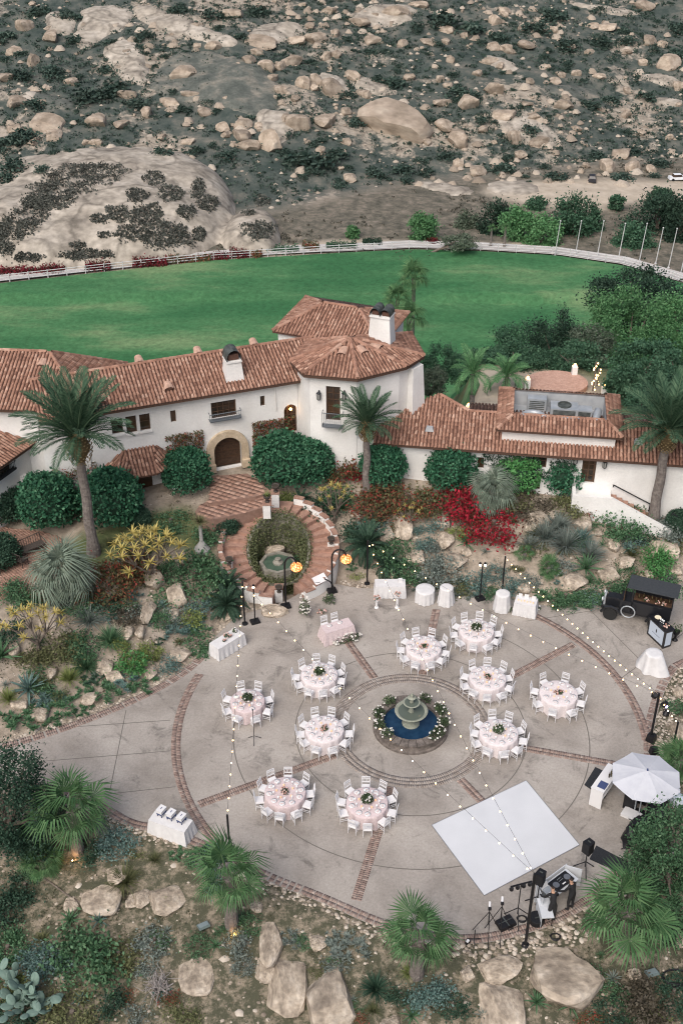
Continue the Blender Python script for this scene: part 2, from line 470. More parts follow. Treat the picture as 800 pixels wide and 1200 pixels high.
# ---- playing field
def lawn_material():
    m, nt, b = _mat('field_grass'); L = nt.links.new; N = nt.nodes.new
    geo = N('ShaderNodeNewGeometry')
    mp = N('ShaderNodeMapping'); mp.inputs['Rotation'].default_value = (0, 0, R(12)); mp.inputs['Scale'].default_value = (.35, 1, 1)
    L(geo.outputs['Position'], mp.inputs['Vector'])
    n1 = N('ShaderNodeTexNoise'); n1.inputs['Scale'].default_value = .11; n1.inputs['Detail'].default_value = 8; n1.inputs['Roughness'].default_value = .62; L(mp.outputs[0], n1.inputs['Vector'])
    n2 = N('ShaderNodeTexNoise'); n2.inputs['Scale'].default_value = 1.6; n2.inputs['Detail'].default_value = 6; n2.inputs['Roughness'].default_value = .75; L(geo.outputs['Position'], n2.inputs['Vector'])
    r = N('ShaderNodeValToRGB'); e = r.color_ramp.elements
    e[0].position, e[0].color = .39, (.038, .128, .052, 1); e[1].position, e[1].color = .64, (.145, .225, .108, 1)
    k = e.new(.52); k.color = (.064, .168, .071, 1)
    L(n1.outputs['Fac'], r.inputs['Fac'])
    mr = N('ShaderNodeMapRange'); mr.inputs[1].default_value = .25; mr.inputs[2].default_value = .75; mr.inputs[3].default_value = .6; mr.inputs[4].default_value = 1.4; L(n2.outputs['Fac'], mr.inputs[0])
    s = N('ShaderNodeVectorMath'); s.operation = 'SCALE'; L(r.outputs[0], s.inputs[0]); L(mr.outputs[0], s.inputs['Scale']); L(s.outputs[0], b.inputs['Base Color'])
    b.inputs['Roughness'].default_value = .9; b.inputs['Specular IOR Level'].default_value = .15
    bp = N('ShaderNodeBump'); bp.inputs['Strength'].default_value = .5; bp.inputs['Distance'].default_value = .1; L(n2.outputs['Fac'], bp.inputs['Height']); L(bp.outputs[0], b.inputs['Normal'])
    return m
FIELD_PX = [(-420, 392), (-150, 352), (0, 334), (100, 323), (250, 307), (400, 298), (480, 294), (560, 296), (650, 301), (730, 313), (800, 334), (860, 372), (900, 420)]
far_edge = np.array([U(a, b_, -25)[:2] for a, b_ in FIELD_PX])
fx = np.linspace(far_edge[0, 0], far_edge[-1, 0], 110)
fy1 = np.interp(fx, far_edge[:, 0], far_edge[:, 1])
rows = np.linspace(0, 1, 80)
LX = np.repeat(fx[None, :], 80, 0); ly0 = np.interp(fx, [0, 8, 12], [66, 70, 79]); LY = ly0[None, :] + (fy1 - ly0)[None, :] * rows[:, None]
LZ = H(LX, LY) + np.interp(LY, [70, 100], [.07, .25])
lawn = ob('lawn', np_mesh('lawn', np.stack([LX.ravel(), LY.ravel(), LZ.ravel()], 1), grid_faces(110, 80), lawn_material(), smooth=True)); lawn['kind'] = 'structure'

# ---- patio
def concrete_material():
    m, nt, b = _mat('concrete'); L = nt.links.new; N = nt.nodes.new
    geo = N('ShaderNodeNewGeometry')
    def noise(scale, detail=6, rough=0.6, dist=0.0):
        n = N('ShaderNodeTexNoise'); n.inputs['Scale'].default_value = scale; n.inputs['Detail'].default_value = detail; n.inputs['Roughness'].default_value = rough; n.inputs['Distortion'].default_value = dist
        L(geo.outputs['Position'], n.inputs['Vector']); return n.outputs['Fac']
    r = N('ShaderNodeValToRGB'); e = r.color_ramp.elements
    e[0].position, e[0].color = .30, (.228, .202, .178, 1); e[1].position, e[1].color = .74, (.41, .375, .338, 1)
    k = e.new(.5); k.color = (.322, .290, .260, 1)
    L(noise(.33, 9, .62, .4), r.inputs['Fac'])
    # water stains, their own ragged shapes
    st = N('ShaderNodeMapRange'); st.inputs[1].default_value = .55; st.inputs[2].default_value = .66; st.inputs[3].default_value = 1; st.inputs[4].default_value = .56
    L(noise(.55, 10, .72, 1.2), st.inputs[0])
    sp = N('ShaderNodeMapRange'); sp.inputs[1].default_value = .3; sp.inputs[2].default_value = .7; sp.inputs[3].default_value = .78; sp.inputs[4].default_value = 1.22
    L(noise(9, 8, .8), sp.inputs[0])
    a = N('ShaderNodeMath'); a.operation = 'MULTIPLY'; L(st.outputs[0], a.inputs[0]); L(sp.outputs[0], a.inputs[1])
    s = N('ShaderNodeVectorMath'); s.operation = 'SCALE'; L(r.outputs[0], s.inputs[0]); L(a.outputs[0], s.inputs['Scale']); L(s.outputs[0], b.inputs['Base Color'])
    b.inputs['Roughness'].default_value = .85; b.inputs['Specular IOR Level'].default_value = .2
    bp = N('ShaderNodeBump'); bp.inputs['Strength'].default_value = .25; bp.inputs['Distance'].default_value = .02; L(noise(25, 6, .7), bp.inputs['Height']); L(bp.outputs[0], b.inputs['Normal'])
    return m
M_conc = concrete_material()
pm = bpy.data.meshes.new('patio')
pm.from_pydata([(p[0], p[1], 0.0) for p in PATIO], [], [list(range(len(PATIO)))])
pm.materials.append(M_conc)
patio = ob('patio', pm); patio['kind'] = 'structure'
if pm.polygons[0].normal.z < 0: pm.flip_normals()
M_brick = mat('old_brick', (.19, .135, .115), (.275, .195, .165), (.33, .265, .23), rough=.9, grain=.25, gscale=6, coords='World')
M_joint = mat('joint', (.15, .135, .12), rough=.95)
def brick_sheet(name, quads, z=.010, parent=patio):
    """quads: list of (cx, cy, half length, half width, angle): every brick a low block of its own with a mortar gap"""
    Q = np.array(quads)
    n = len(Q)
    th = .006
    ca, sa = np.cos(Q[:, 4]), np.sin(Q[:, 4])
    V = np.zeros((n, 8, 3))
    jit = rng.uniform(-.003, .003, n)
    for i, (sx, sy) in enumerate(((-1, -1), (1, -1), (1, 1), (-1, 1))):
        for lvl in (0, 1):
            hx, hy = Q[:, 2] * sx, Q[:, 3] * sy
            V[:, i + 4 * lvl, 0] = Q[:, 0] + hx * ca - hy * sa
            V[:, i + 4 * lvl, 1] = Q[:, 1] + hx * sa + hy * ca
            V[:, i + 4 * lvl, 2] = (.002 if lvl == 0 else z) + (jit if lvl else 0)
    base = (np.arange(n) * 8)[:, None]
    F = np.concatenate([base + np.array([4, 5, 6, 7]), base + np.array([0, 1, 5, 4]), base + np.array([1, 2, 6, 5]), base + np.array([2, 3, 7, 6]), base + np.array([3, 0, 4, 7])])
    var = np.tile(np.clip(rng.normal(.5, .28, n), 0, 1), 5)
    o = ob(name, np_mesh(name, V.reshape(-1, 3), F, M_brick, var), parent); o['kind'] = 'stuff'
    return o
def ang_of(px, py):
    p = U(px, py); return math.atan2(p.y - CEN[1], p.x - CEN[0])
bq = []
def ring(r0, r1, a0, a1, rows):
    for i in range(rows):
        ra = r0 + (r1 - r0) * (i + .5) / rows; hl = (r1 - r0) / rows / 2 - .006
        n = max(3, int(abs(a1 - a0) * ra / .105))
        for k in range(n):
            a = a0 + (a1 - a0) * (k + .5 + .5 * (i % 2)) / n
            x, y = CEN[0] + ra * math.cos(a), CEN[1] + ra * math.sin(a)
            if inpoly(np.array([x]), np.array([y]), PATIO)[0]:
                bq.append((x, y, hl, .105 / 2 - .006, a))
ring(10.85, 11.30, ang_of(236, 790), ang_of(250, 1000) + 2 * math.pi, 2)
ring(10.85, 11.30, ang_of(762, 868), ang_of(610, 716), 2)
def spoke(px, py, r0, r1, rows=2):
    a = ang_of(px, py)
    for i in range(int((r1 - r0) / .105)):
        r = r0 + (i + .5) * .105
        for k in range(rows):
            off = (k - (rows - 1) / 2) * .22
            bq.append((CEN[0] + r * math.cos(a) - off * math.sin(a), CEN[1] + r * math.sin(a) + off * math.cos(a), .105 / 2 - .006, .104, a))
spoke(224, 946, 4.0, 10.8); spoke(425, 1030, 3.9, 10.4); spoke(565, 940, 3.9, 7.6); spoke(705, 893, 4.0, 10.8); spoke(668, 757, 4.0, 10.8); spoke(511, 715, 3.9, 9.3); spoke(403, 746, 3.9, 8.0)
brick_sheet('brick_band', bq); bq = []; ring(3.2, 3.85, 0, 2 * math.pi, 3)
o_ = brick_sheet('worn_brick', bq); o_.data.materials[0] = mat('worn_brick', (.235, .195, .17), (.29, .25, .222), (.33, .295, .268), rough=.9, grain=.2, gscale=6, coords='World')
# soldier course along the edge
bq2 = []
E_ = [Vector(p) for p in PATIO]
for i in range(len(E_)):
    a, b_ = E_[i], E_[(i + 1) % len(E_)]
    mid = (a + b_) / 2
    if abs(mid.x) > 19 or (mid.x > 7 and mid.y > 50.5) or (-7.5 < mid.x < 7 and mid.y > 47): continue
    dr = (b_ - a); ln = dr.length; dr.normalize(); nr = Vector((-dr.y, dr.x))
    t = mid + nr * .1
    if not inpoly(np.array([t.x]), np.array([t.y]), PATIO)[0]: nr = -nr
    for k in range(max(1, int(ln / .105))):
        for row in range(2):
            p = a + dr * ((k + .5) * .105) + nr * (.13 + row * .215)
            bq2.append((p.x, p.y, .1, .047, math.atan2(nr.y, nr.x)))
brick_sheet('edging_brick', bq2)
def strip(name, pts, w=.035, z=.005, parent=patio):
    V = []; F = []
    for i, p in enumerate(pts):
        p = Vector(p[:2]); a = Vector(pts[max(i - 1, 0)][:2]); b_ = Vector(pts[min(i + 1, len(pts) - 1)][:2])
        t = (b_ - a).normalized(); n = Vector((-t.y, t.x)) * w / 2
        V += [(p.x + n.x, p.y + n.y, z), (p.x - n.x, p.y - n.y, z)]
        if i: F.append((2 * i - 2, 2 * i - 1, 2 * i + 1, 2 * i))
    me = bpy.data.meshes.new(name); me.from_pydata(V, [], F); me.materials.append(M_joint)
    return ob(name, me, parent)
def arc(r, a0, a1, n=60): return [(CEN[0] + r * math.cos(a0 + (a1 - a0) * i / n), CEN[1] + r * math.sin(a0 + (a1 - a0) * i / n)) for i in range(n + 1)]
strip('slab_joint', arc(5.47, 0, 2 * math.pi, 90), .05)
strip('slab_joint', arc(8.39, R(-185), R(60), 90), .05)
for seg in ([(148, 832), (129, 927)], [(40, 893), (200, 880)], [(70, 853), (200, 844)], [(85, 935), (206, 922)], [(689, 713), (768, 792)], [(616, 728), (691, 716)], [(720, 800), (800, 742)]):
    strip('slab_joint', [U(*seg[0]), U(*seg[1])], .04, .0045)

# ---- brick terrace by the left wing
M_tbrick = mat('terrace_brick', (.26, .15, .11), (.34, .205, .155), (.40, .26, .2), rough=.9, grain=.2, gscale=5, coords='World')
tm = bpy.data.meshes.new('terrace'); tm.from_pydata([(p[0], p[1], 2.2) for p in TERR], [], [list(range(len(TERR)))]); tm.materials.append(mat('terrace_bed', (.2, .14, .11), (.28, .2, .16), use='noise', scale=3, rough=.95))
if tm.polygons[0].normal.z < 0: tm.flip_normals()
terrace = ob('terrace', tm); terrace['kind'] = 'structure'
tq = []
tb = np.array(TERR)
for i, x in enumerate(np.arange(tb[:, 0].min(), tb[:, 0].max(), .21)):
    for y in np.arange(tb[:, 1].min(), tb[:, 1].max(), .105):
        yy = y
        if x > -21 and inpoly(np.array([x]), np.array([yy]), TERR)[0]: tq.append((x + .1 * (int(y / .105) % 2), yy, .098, .047, 0))
t_o = brick_sheet('terrace_brick', tq, z=.01, parent=terrace); t_o.location.z = 2.2; t_o.data.materials[0] = M_tbrick

# ---- pebble border
M_peb = mat('pebble', (.20, .165, .13), (.36, .30, .24), (.52, .46, .39), rough=.85, grain=.12, gscale=8)
def stones(name, pts, sizes, material, flat=.6, seed=0):
    """many small stones as one mesh"""
    r = np.random.default_rng(seed)
    oc = np.array([(1, 0, 0), (.4, .9, 0), (-.6, .8, 0), (-1, 0, 0), (-.5, -.85, 0), (.5, -.85, 0), (.45, .1, .8), (-.3, .35, .85), (-.2, -.4, .8)], float)
    tri = np.array([(0, 1, 6), (1, 2, 7), (1, 7, 6), (2, 3, 7), (3, 4, 8), (3, 8, 7), (4, 5, 8), (5, 0, 6), (5, 6, 8), (6, 7, 8)])
    n = len(pts)
    V = oc[None] * (1 + r.uniform(-.25, .25, (n, 9, 3)))
    V[:, :, 0] *= r.uniform(.8, 1.25, n)[:, None]; V[:, :, 2] = V[:, :, 2] * flat - .15
    a = r.uniform(0, 6.28, n); ca, sa = np.cos(a)[:, None], np.sin(a)[:, None]
    x, y = V[:, :, 0].copy(), V[:, :, 1].copy()
    V[:, :, 0] = x * ca - y * sa; V[:, :, 1] = x * sa + y * ca
    V = V * np.asarray(sizes)[:, None, None] + np.asarray(pts)[:, None, :]
    F = ((np.arange(n) * 9)[:, None, None] + tri[None]).reshape(-1, 3)
    o = ob(name, np_mesh(name, V.reshape(-1, 3), F, material, np.repeat(r.random(n), len(tri)))); o['kind'] = 'stuff'
    return o
n = 60000
px_ = rng.uniform(-19, 19.5, n); py_ = rng.uniform(27, 55, n)
d_ = polydist(px_, py_, PATIO)
wid = 0.62 + .35 * (vnoise(px_ * .5, py_ * .5, 2) - .5) + .9 * ((px_ > 13.5) & (py_ > 38) & (py_ < 46)) + .35 * ((py_ < 33) & (px_ > 5))
ok = (d_ > .0) & (d_ < wid) & (rng.random(n) < np.clip(1.25 - d_ / wid, .2, 1)) & ~((px_ > 10) & (py_ > 50))
ok &= np.hypot(px_ - POND[0], py_ - POND[1]) > 3.5
px_, py_ = px_[ok], py_[ok]
tag(stones('gravel', np.stack([px_, py_, H(px_, py_) + .03], 1), rng.uniform(.035, .10, len(px_)) * np.where((px_ > 4) & (py_ < 36), 1.25, 1), M_peb, seed=4), 'loose tan river pebbles edging the concrete patio', 'gravel')
# ================================================================== BUILDINGS
M_stucco = mat('white_stucco', (.66, .645, .62), (.79, .78, .76), use='noise', scale=.6, detail=8, rough=.9, grain=.04, gscale=9, bump=.25, bscale=14, coords='World', spec=.2)
M_tile = mat('clay_tile', (.185, .098, .070), (.315, .175, .125), (.45, .295, .225), rough=.85, grain=.22, gscale=5, coords='World', spec=.2)
M_pan = mat('clay_pan', (.085, .042, .03), (.13, .07, .052), use='noise', scale=4, rough=.9)
M_wood = mat('dark_wood', (.055, .032, .02), (.10, .055, .032), use='noise', scale=5, rough=.6)
M_fascia = mat('fascia', (.085, .05, .036), rough=.8)
M_iron = mat('iron', (.025, .027, .03), rough=.5, metal=.3)
M_greyrail = mat('grey_iron', (.16, .18, .2), rough=.5, metal=.3)
M_glass = mat('window_glass', (.02, .017, .014), (.075, .04, .02), use='noise', scale=.9, detail=2, rough=.08, spec=.6, coords='World')
M_stone = mat('door_stone', (.42, .33, .23), (.55, .45, .33), use='noise', scale=2.5, rough=.9, grain=.12, gscale=9)
M_lit = mat('lit_lamp', (.9, .5, .2), emit=(1.0, .45, .12), estr=9.0)
M_roofgrey = mat('roof_membrane', (.30, .315, .33), (.40, .41, .42), use='noise', scale=1.5, rough=.8)
M_duct = mat('galvanised', (.34, .37, .39), (.48, .50, .52), use='noise', scale=2, rough=.45, metal=.35)
M_capmetal = mat('cap_metal', (.05, .058, .055), (.13, .14, .13), use='noise', scale=4, rough=.6, metal=.3)

def settle(root, loc):
    root.location = loc
    for ch in root.children:
        ch.location = ch.location - Vector(loc)
class Wall:
    """a wall from p0 to p1 (plan), camera side on the right hand of p1 -> p0; openings cut with real reveals"""
    def __init__(s, p0, p1, z0, z1):
        s.p0 = Vector(p0[:2]); s.p1 = Vector(p1[:2]); s.z0, s.z1 = z0, z1
        s.d = (s.p1 - s.p0); s.len = s.d.length; s.d.normalize(); s.n = Vector((s.d.y, -s.d.x)); s.ops = []
    def at(s, u, z, out=0.0): return Vector((s.p0.x + s.d.x * u + s.n.x * out, s.p0.y + s.d.y * u + s.n.y * out, z))
    def uz(s, px, py, out=0.0):
        v = (py - 600) / FPX; dx, dy, dz = (px - 400) / FPX, CP - v * SP, -(SP + v * CP)
        q = s.p0 + s.n * out
        t = (q.x * s.d.y - q.y * s.d.x) / (dx * s.d.y - dy * s.d.x)
        return (Vector((t * dx, t * dy)) - q).dot(s.d), CAMZ + t * dz
    def rect(s, x0, y0, x1, y1):
        um = (x0 + x1) / 2; ym = (y0 + y1) / 2
        return s.uz(x0, ym)[0], s.uz(x1, ym)[0], s.uz(um, y1)[1], s.uz(um, y0)[1]
    def build(s, parent, depth=.22, name='wall', material=None):
        us = sorted({0.0, s.len} | {q for o in s.ops for q in o[:2]}); zs = sorted({s.z0, s.z1} | {q for o in s.ops for q in o[2:4]})
        m = MB()
        for i in range(len(us) - 1):
            for j in range(len(zs) - 1):
                uc, zc = (us[i] + us[i + 1]) / 2, (zs[j] + zs[j + 1]) / 2
                if any(o[0] < uc < o[1] and o[2] < zc < o[3] for o in s.ops): continue
                m.add([s.at(us[i], zs[j]), s.at(us[i + 1], zs[j]), s.at(us[i + 1], zs[j + 1]), s.at(us[i], zs[j + 1])], [(0, 1, 2, 3)])
        for u0, u1, a, b_ in s.ops:
            k = [(u0, a), (u1, a), (u1, b_), (u0, b_)]
            for i in range(4):
                p, q = k[i], k[(i + 1) % 4]
                m.add([s.at(p[0], p[1]), s.at(q[0], q[1]), s.at(q[0], q[1], -depth), s.at(p[0], p[1], -depth)], [(0, 3, 2, 1)])
        return m.obj(name, material or M_stucco, parent)
    def bar(s, m, u0, u1, z0, z1, o0, o1):
        vs = [s.at(u, z, o) for o in (o0, o1) for (u, z) in ((u0, z0), (u1, z0), (u1, z1), (u0, z1))]
        m.add(vs, [(3, 2, 1, 0), (4, 5, 6, 7), (0, 1, 5, 4), (1, 2, 6, 5), (2, 3, 7, 6), (3, 0, 4, 7)])
    def window(s, parent, pxr, nx=1, ny=2, fw=.06, depth=.18, name='window', sill=False, lit=False):
        u0, u1, z0, z1 = s.rect(*pxr); s.ops.append((u0, u1, z0, z1))
        m = MB(); o0, o1 = -depth - .05, -depth + .03
        s.bar(m, u0, u0 + fw, z0, z1, o0, o1); s.bar(m, u1 - fw, u1, z0, z1, o0, o1)
        s.bar(m, u0 + fw, u1 - fw, z0, z0 + fw, o0, o1); s.bar(m, u0 + fw, u1 - fw, z1 - fw, z1, o0, o1)
        w = m.obj(name, M_wood, parent)
        gu, gz = (u1 - u0 - 2 * fw) / nx, (z1 - z0 - 2 * fw) / ny
        mm = MB()
        for i in range(1, nx): s.bar(mm, u0 + fw + gu * i - .022, u0 + fw + gu * i + .022, z0 + fw, z1 - fw, o0 + .01, o1 - .01)
        if mm.v: mm.obj('mullion', M_wood, w)
        for j in range(1, ny):
            mm = MB(); s.bar(mm, u0 + fw, u1 - fw, z0 + fw + gz * j - .018, z0 + fw + gz * j + .018, o0 + .015, o1 - .015); mm.obj('glazing_bar', M_wood, w)
        for i in range(nx):
            for j in range(ny):
                g = MB(); a, b_ = u0 + fw + gu * i, z0 + fw + gz * j
                s.bar(g, a, a + gu, b_, b_ + gz, -depth - .035, -depth - .02); g.obj('pane', M_glass, w)
        if sill:
            g = MB(); s.bar(g, u0 - .05, u1 + .05, z0 - .09, z0 - .003, -.02, .09); g.obj('sill', M_stucco, w)
        return w
    def railing(s, parent, px0, px1, py_top, h, out=.35, material=None, name='balcony_railing'):
        u0, z1 = s.uz(px0, py_top, out); u1, _ = s.uz(px1, py_top, out); z0 = z1 - h
        m = MB()
        for z in (z0, z1): m.tube([s.at(u0, z, .02), s.at(u0, z, out), s.at(u1, z, out), s.at(u1, z, .02)], .025, 5)
        for k in range(int((u1 - u0) / .12) + 1):
            u = u0 + k * .12; m.tube([s.at(u, z0, out), s.at(u, z1, out)], .013, 4)
        r_ = m.obj(name, material or M_iron, parent)
        f = MB(); s.bar(f, u0, u1, z0 - .09, z0 - .035, .0, out); f.obj('slab', material or M_iron, r_)
        return r_
    def sconce(s, parent, px, py, lit=False):
        u, z = s.uz(px, py)
        m = MB(); q = s.at(u, z, .2)
        s.bar(m, u - .04, u + .04, z - .1, z + .25, 0, .05); m.tube([s.at(u, z + .2, .03), s.at(u, z + .32, .12), s.at(u, z + .27, .2)], .02, 5)
        m.lathe([(.02, z + .28), (.14, z + .18), (.12, z + .14)], 6, q.x, q.y); m.lathe([(.11, z - .22), (.05, z - .28)], 6, q.x, q.y)
        for k in range(6):
            a = k * math.pi / 3; m.tube([(q.x + .11 * math.cos(a), q.y + .11 * math.sin(a), z - .22), (q.x + .13 * math.cos(a), q.y + .13 * math.sin(a), z + .15)], .012, 4)
        w = m.obj('wall_lantern', M_iron, parent)
        g = MB(); g.lathe([(.085, z - .21), (.1, z + .13)], 6, q.x, q.y); g.obj('lantern_glass', M_lit if lit else mat('pale_glass', (.3, .3, .28), rough=.2) if 'pale_glass' not in bpy.data.materials else bpy.data.materials['pale_glass'], w)
        return w

def tile_roof(parent, poly, eave, name='roof', sp=.205, ln=.29, under=True, thick=.11):
    """clay barrel tiles over one convex roof plane; poly in 3-D, eave = (a, b) gives the direction of the courses"""
    P = np.array([list(p) for p in poly], float)
    s = np.array(list(Vector(eave[1]) - Vector(eave[0]))); s = s / np.linalg.norm(s)
    nrm = np.zeros(3)
    for i in range(1, len(P) - 1): nrm += np.cross(P[i] - P[0], P[i + 1] - P[0])
    nrm /= np.linalg.norm(nrm)
    if nrm[2] < 0: nrm = -nrm
    t = np.cross(nrm, s)
    if t[2] < 0: t = -t; s = -s
    O = np.array(list(eave[0]))
    S = (P - O) @ s; T = (P - O) @ t
    m = MB()
    top = [tuple(p) for p in P]; n = len(P)
    bot = [(p[0], p[1], p[2] - thick) for p in P]
    m.add(top + bot, [tuple(range(n)), tuple(range(2 * n - 1, n - 1, -1))] + [(i, n + i, n + (i + 1) % n, (i + 1) % n) for i in range(n)])
    roof = m.obj(name, M_pan, parent)
    tiles = []
    for si in np.arange(S.min() + sp / 2, S.max(), sp):
        lo, hi = 1e9, -1e9
        for i in range(n):
            a, b_ = i, (i + 1) % n
            if (S[a] - si) * (S[b_] - si) < 0:
                q = T[a] + (T[b_] - T[a]) * (si - S[a]) / (S[b_] - S[a]); lo = min(lo, q); hi = max(hi, q)
        if hi <= lo: continue
        k0 = int(math.floor(lo / ln)); k1 = int(math.ceil(hi / ln))
        for k in range(k0, k1):
            a, b_ = max(lo, k * ln) - .05, min(hi, (k + 1) * ln)
            if b_ - a > .08: tiles.append((si, a, b_))
    if tiles:
        Q = np.array(tiles); N_ = len(Q); r = rng
        ang = np.array([0, math.pi * .28, math.pi * .5, math.pi * .72, math.pi])
        V = np.zeros((N_, 10, 3))
        off = r.normal(0, .008, N_); yaw = r.normal(0, .012, N_)
        for e in (0, 1):
            tt = Q[:, 1] if e == 0 else Q[:, 2] + .03
            rad = .08 if e == 0 else .064
            lift = .045 if e == 0 else .012
            for j, w in enumerate(ang):
                so = Q[:, 0] + off + rad * math.cos(w) + yaw * e
                up = lift + .068 * math.sin(w)
                V[:, e * 5 + j] = O + so[:, None] * s + tt[:, None] * t + (up * np.ones(N_))[:, None] * nrm
        base = (np.arange(N_) * 10)[:, None]
        F = np.concatenate([base + np.array([j, j + 1, j + 6, j + 5]) for j in range(4)])
        tri = np.concatenate([base + np.array([0, 4, 2]), base + np.array([0, 2, 1]), base + np.array([2, 4, 3])])
        c = np.clip(r.normal(.47, .22, N_) + .25 * (vnoise(Q[:, 0] * .8, Q[:, 1] * .8, 3) - .5), 0, 1)
        o = ob('roof_tile', np_mesh('roof_tile', V.reshape(-1, 3), [F, tri], M_tile, np.concatenate([np.tile(c, 4), np.tile(c * .5, 3)]), smooth=False), roof); o['kind'] = 'stuff'
    return roof
def ridge(parent, a, b_, r=.105, seg=.42):
    a, b_ = Vector(a), Vector(b_); d = b_ - a; L_ = d.length; d.normalize(); side = d.cross(Vector((0, 0, 1))).normalized(); up = side.cross(d)
    m = MB()
    for k in range(int(L_ / seg)):
        p = a + d * (k * seg); q = a + d * ((k + 1) * seg + .03)
        vs = []
        for o, rr in ((p, r * 1.1), (q, r * .92)):
            for w in (0, .25, .5, .75, 1): vs.append(o + side * (rr * math.cos(w * math.pi)) + up * (rr * math.sin(w * math.pi) + .05))
        m.add(vs, [(j, j + 1, j + 6, j + 5) for j in range(4)] + [(0, 4, 3, 2, 1)], float(np.clip(rng.normal(.5, .2), 0, 1)))
    o = m.obj('ridge_tile', M_tile, parent); o['kind'] = 'stuff'
    return o
def fascia(parent, a, b_, h=.16):
    a, b_ = Vector(a), Vector(b_); d = (b_ - a).normalized(); n = Vector((d.y, -d.x, 0))
    m = MB(); vs = [a + n * .02 - Vector((0, 0, .02)), b_ + n * .02 - Vector((0, 0, .02)), b_ + n * .02 - Vector((0, 0, h)), a + n * .02 - Vector((0, 0, h))]
    vs += [v - n * .06 for v in vs]
    m.add(vs, [(3, 2, 1, 0), (4, 5, 6, 7), (0, 1, 5, 4), (1, 2, 6, 5), (2, 3, 7, 6), (3, 0, 4, 7)])
    return m.obj('fascia', M_fascia, parent)
def eyebrow(parent, p, dirn, slope_up):
    """small arched clay roof vent"""
    p = Vector(p); d = Vector((dirn[0], dirn[1], 0)).normalized(); up = Vector(slope_up).normalized()
    m = MB(); vs = []
    for o, k in ((p, 1.0), (p + up * .6, .7)):
        for w in (0, .2, .4, .6, .8, 1): vs.append(o + d * (.30 * k * math.cos(w * math.pi)) + Vector((0, 0, .04 + .19 * k * math.sin(w * math.pi))))
    m.add(vs, [(j, j + 1, j + 7, j + 6) for j in range(5)] + [(6, 7, 8, 9, 10, 11)], .95)
    v = m.obj('roof_vent', M_tile, parent)
    g = MB(); g.add([q + (p - (p + up * .05)) * -1 for q in vs[:6]], [(5, 4, 3, 2, 1, 0)]); g.obj('grille', M_pan, v)
    return v
def arch_panel(wall, parent, u0, u1, z0, z1, out, material, name='wall_infill'):
    """fills the corners of a rectangular opening above a round arch"""
    m = MB(); r = (u1 - u0) / 2; uc = (u0 + u1) / 2; zc = z1 - r; N_ = 14
    for i in range(N_):
        a, b_ = math.pi * i / N_, math.pi * (i + 1) / N_
        pa, pb = (uc + r * math.cos(a), zc + r * math.sin(a)), (uc + r * math.cos(b_), zc + r * math.sin(b_))
        m.add([wall.at(pa[0], pa[1], out), wall.at(pa[0], z1, out), wall.at(pb[0], z1, out), wall.at(pb[0], pb[1], out)], [(0, 1, 2, 3)])
        m.add([wall.at(pa[0], pa[1], out), wall.at(pb[0], pb[1], out), wall.at(pb[0], pb[1], out - .2), wall.at(pa[0], pa[1], out - .2)], [(0, 1, 2, 3)])
    return m.obj(name, material, parent)

villa = thing('villa', 'two storey white stucco villa with clay tile roofs and polygonal tower', 'house')
Z_E = 8.2
A0, A1 = U(111, 485, Z_E), U(357, 445, Z_E)
dA = (A1 - A0).normalized(); nA = Vector((-dA.y, dA.x, 0))
A1x = A1 + dA * 3.0
A0x = A0 - dA * 3.0
# -- long wing
w1 = Wall(A0x + nA * .42, A1x + nA * .42, .5, Z_E - .05)
for r_ in ((131, 491, 144.5, 509), (148, 487.5, 160.5, 508), (164, 485, 176.5, 505)):
    w1.window(villa, r_, 1, 2, .05, .2, sill=True)
w1.window(villa, (200, 481, 206.5, 495), 1, 1, .05, .15)
w1.window(villa, (247.5, 470, 277, 489), 4, 3, .07, .15)
w1.window(villa, (305, 464, 310.5, 476), 1, 1, .05, .15)
w1.railing(villa, 246, 283, 487, .42, .35, M_greyrail)
# arched side door, lamp above
u0, u1, z0, z1 = w1.rect(333, 474, 348, 507)
w1.ops.append((u0, u1, z0, z1)); arch_panel(w1, villa, u0, u1, z0, z1, .0, M_stucco)
m = MB(); w1.bar(m, u0, u1, z0, z1, -.26, -.22); ad = m.obj('side_door', M_glass, villa)
m = MB()
for k in range(4):
    uu = u0 + (u1 - u0) * k / 3; w1.bar(m, uu - .04, uu + .04, z0, z1, -.22, -.17)
m.obj('stile', M_wood, ad); m = MB()
for k in range(6):
    zz = z0 + (z1 - z0) * k / 5; w1.bar(m, u0, u1, zz - .03, zz + .03, -.22, -.18)
m.obj('rail', M_wood, ad)
q = w1.at((u0 + u1) / 2, z1 - .28, .05); m = MB(); m.ball(q.x, q.y, q.z, .09, 8, 5); m.obj('door_lamp', M_lit, ad)
# main arched entrance in carved stone
u0, u1, z0, z1 = w1.rect(250.5, 511, 283, 556); z0 = 3.0
w1.ops.append((u0, u1, z0, z1))
m = MB(); rI = (u1 - u0) / 2; rO = rI + .42; uc = (u0 + u1) / 2; zc = z1 - rI
prof = [(uc + rI, z0)] ; N_ = 16
inn = [(uc + rI, z0)] + [(uc + rI * math.cos(math.pi * i / N_), zc + rI * math.sin(math.pi * i / N_)) for i in range(N_ + 1)] + [(uc - rI, z0)]
out_ = [(uc + rO, z0)] + [(uc + rO * math.cos(math.pi * i / N_), zc + rO * math.sin(math.pi * i / N_)) for i in range(N_ + 1)] + [(uc - rO, z0)]
for i in range(len(inn) - 1):
    a, b_, c_, d_ = inn[i], inn[i + 1], out_[i + 1], out_[i]
    vs = [w1.at(p[0], p[1], o) for o in (-.3, .2) for p in (a, b_, c_, d_)]
    m.add(vs, [(4, 5, 6, 7), (0, 1, 5, 4), (2, 3, 7, 6)])
port = m.obj('door_surround', M_stone, villa)
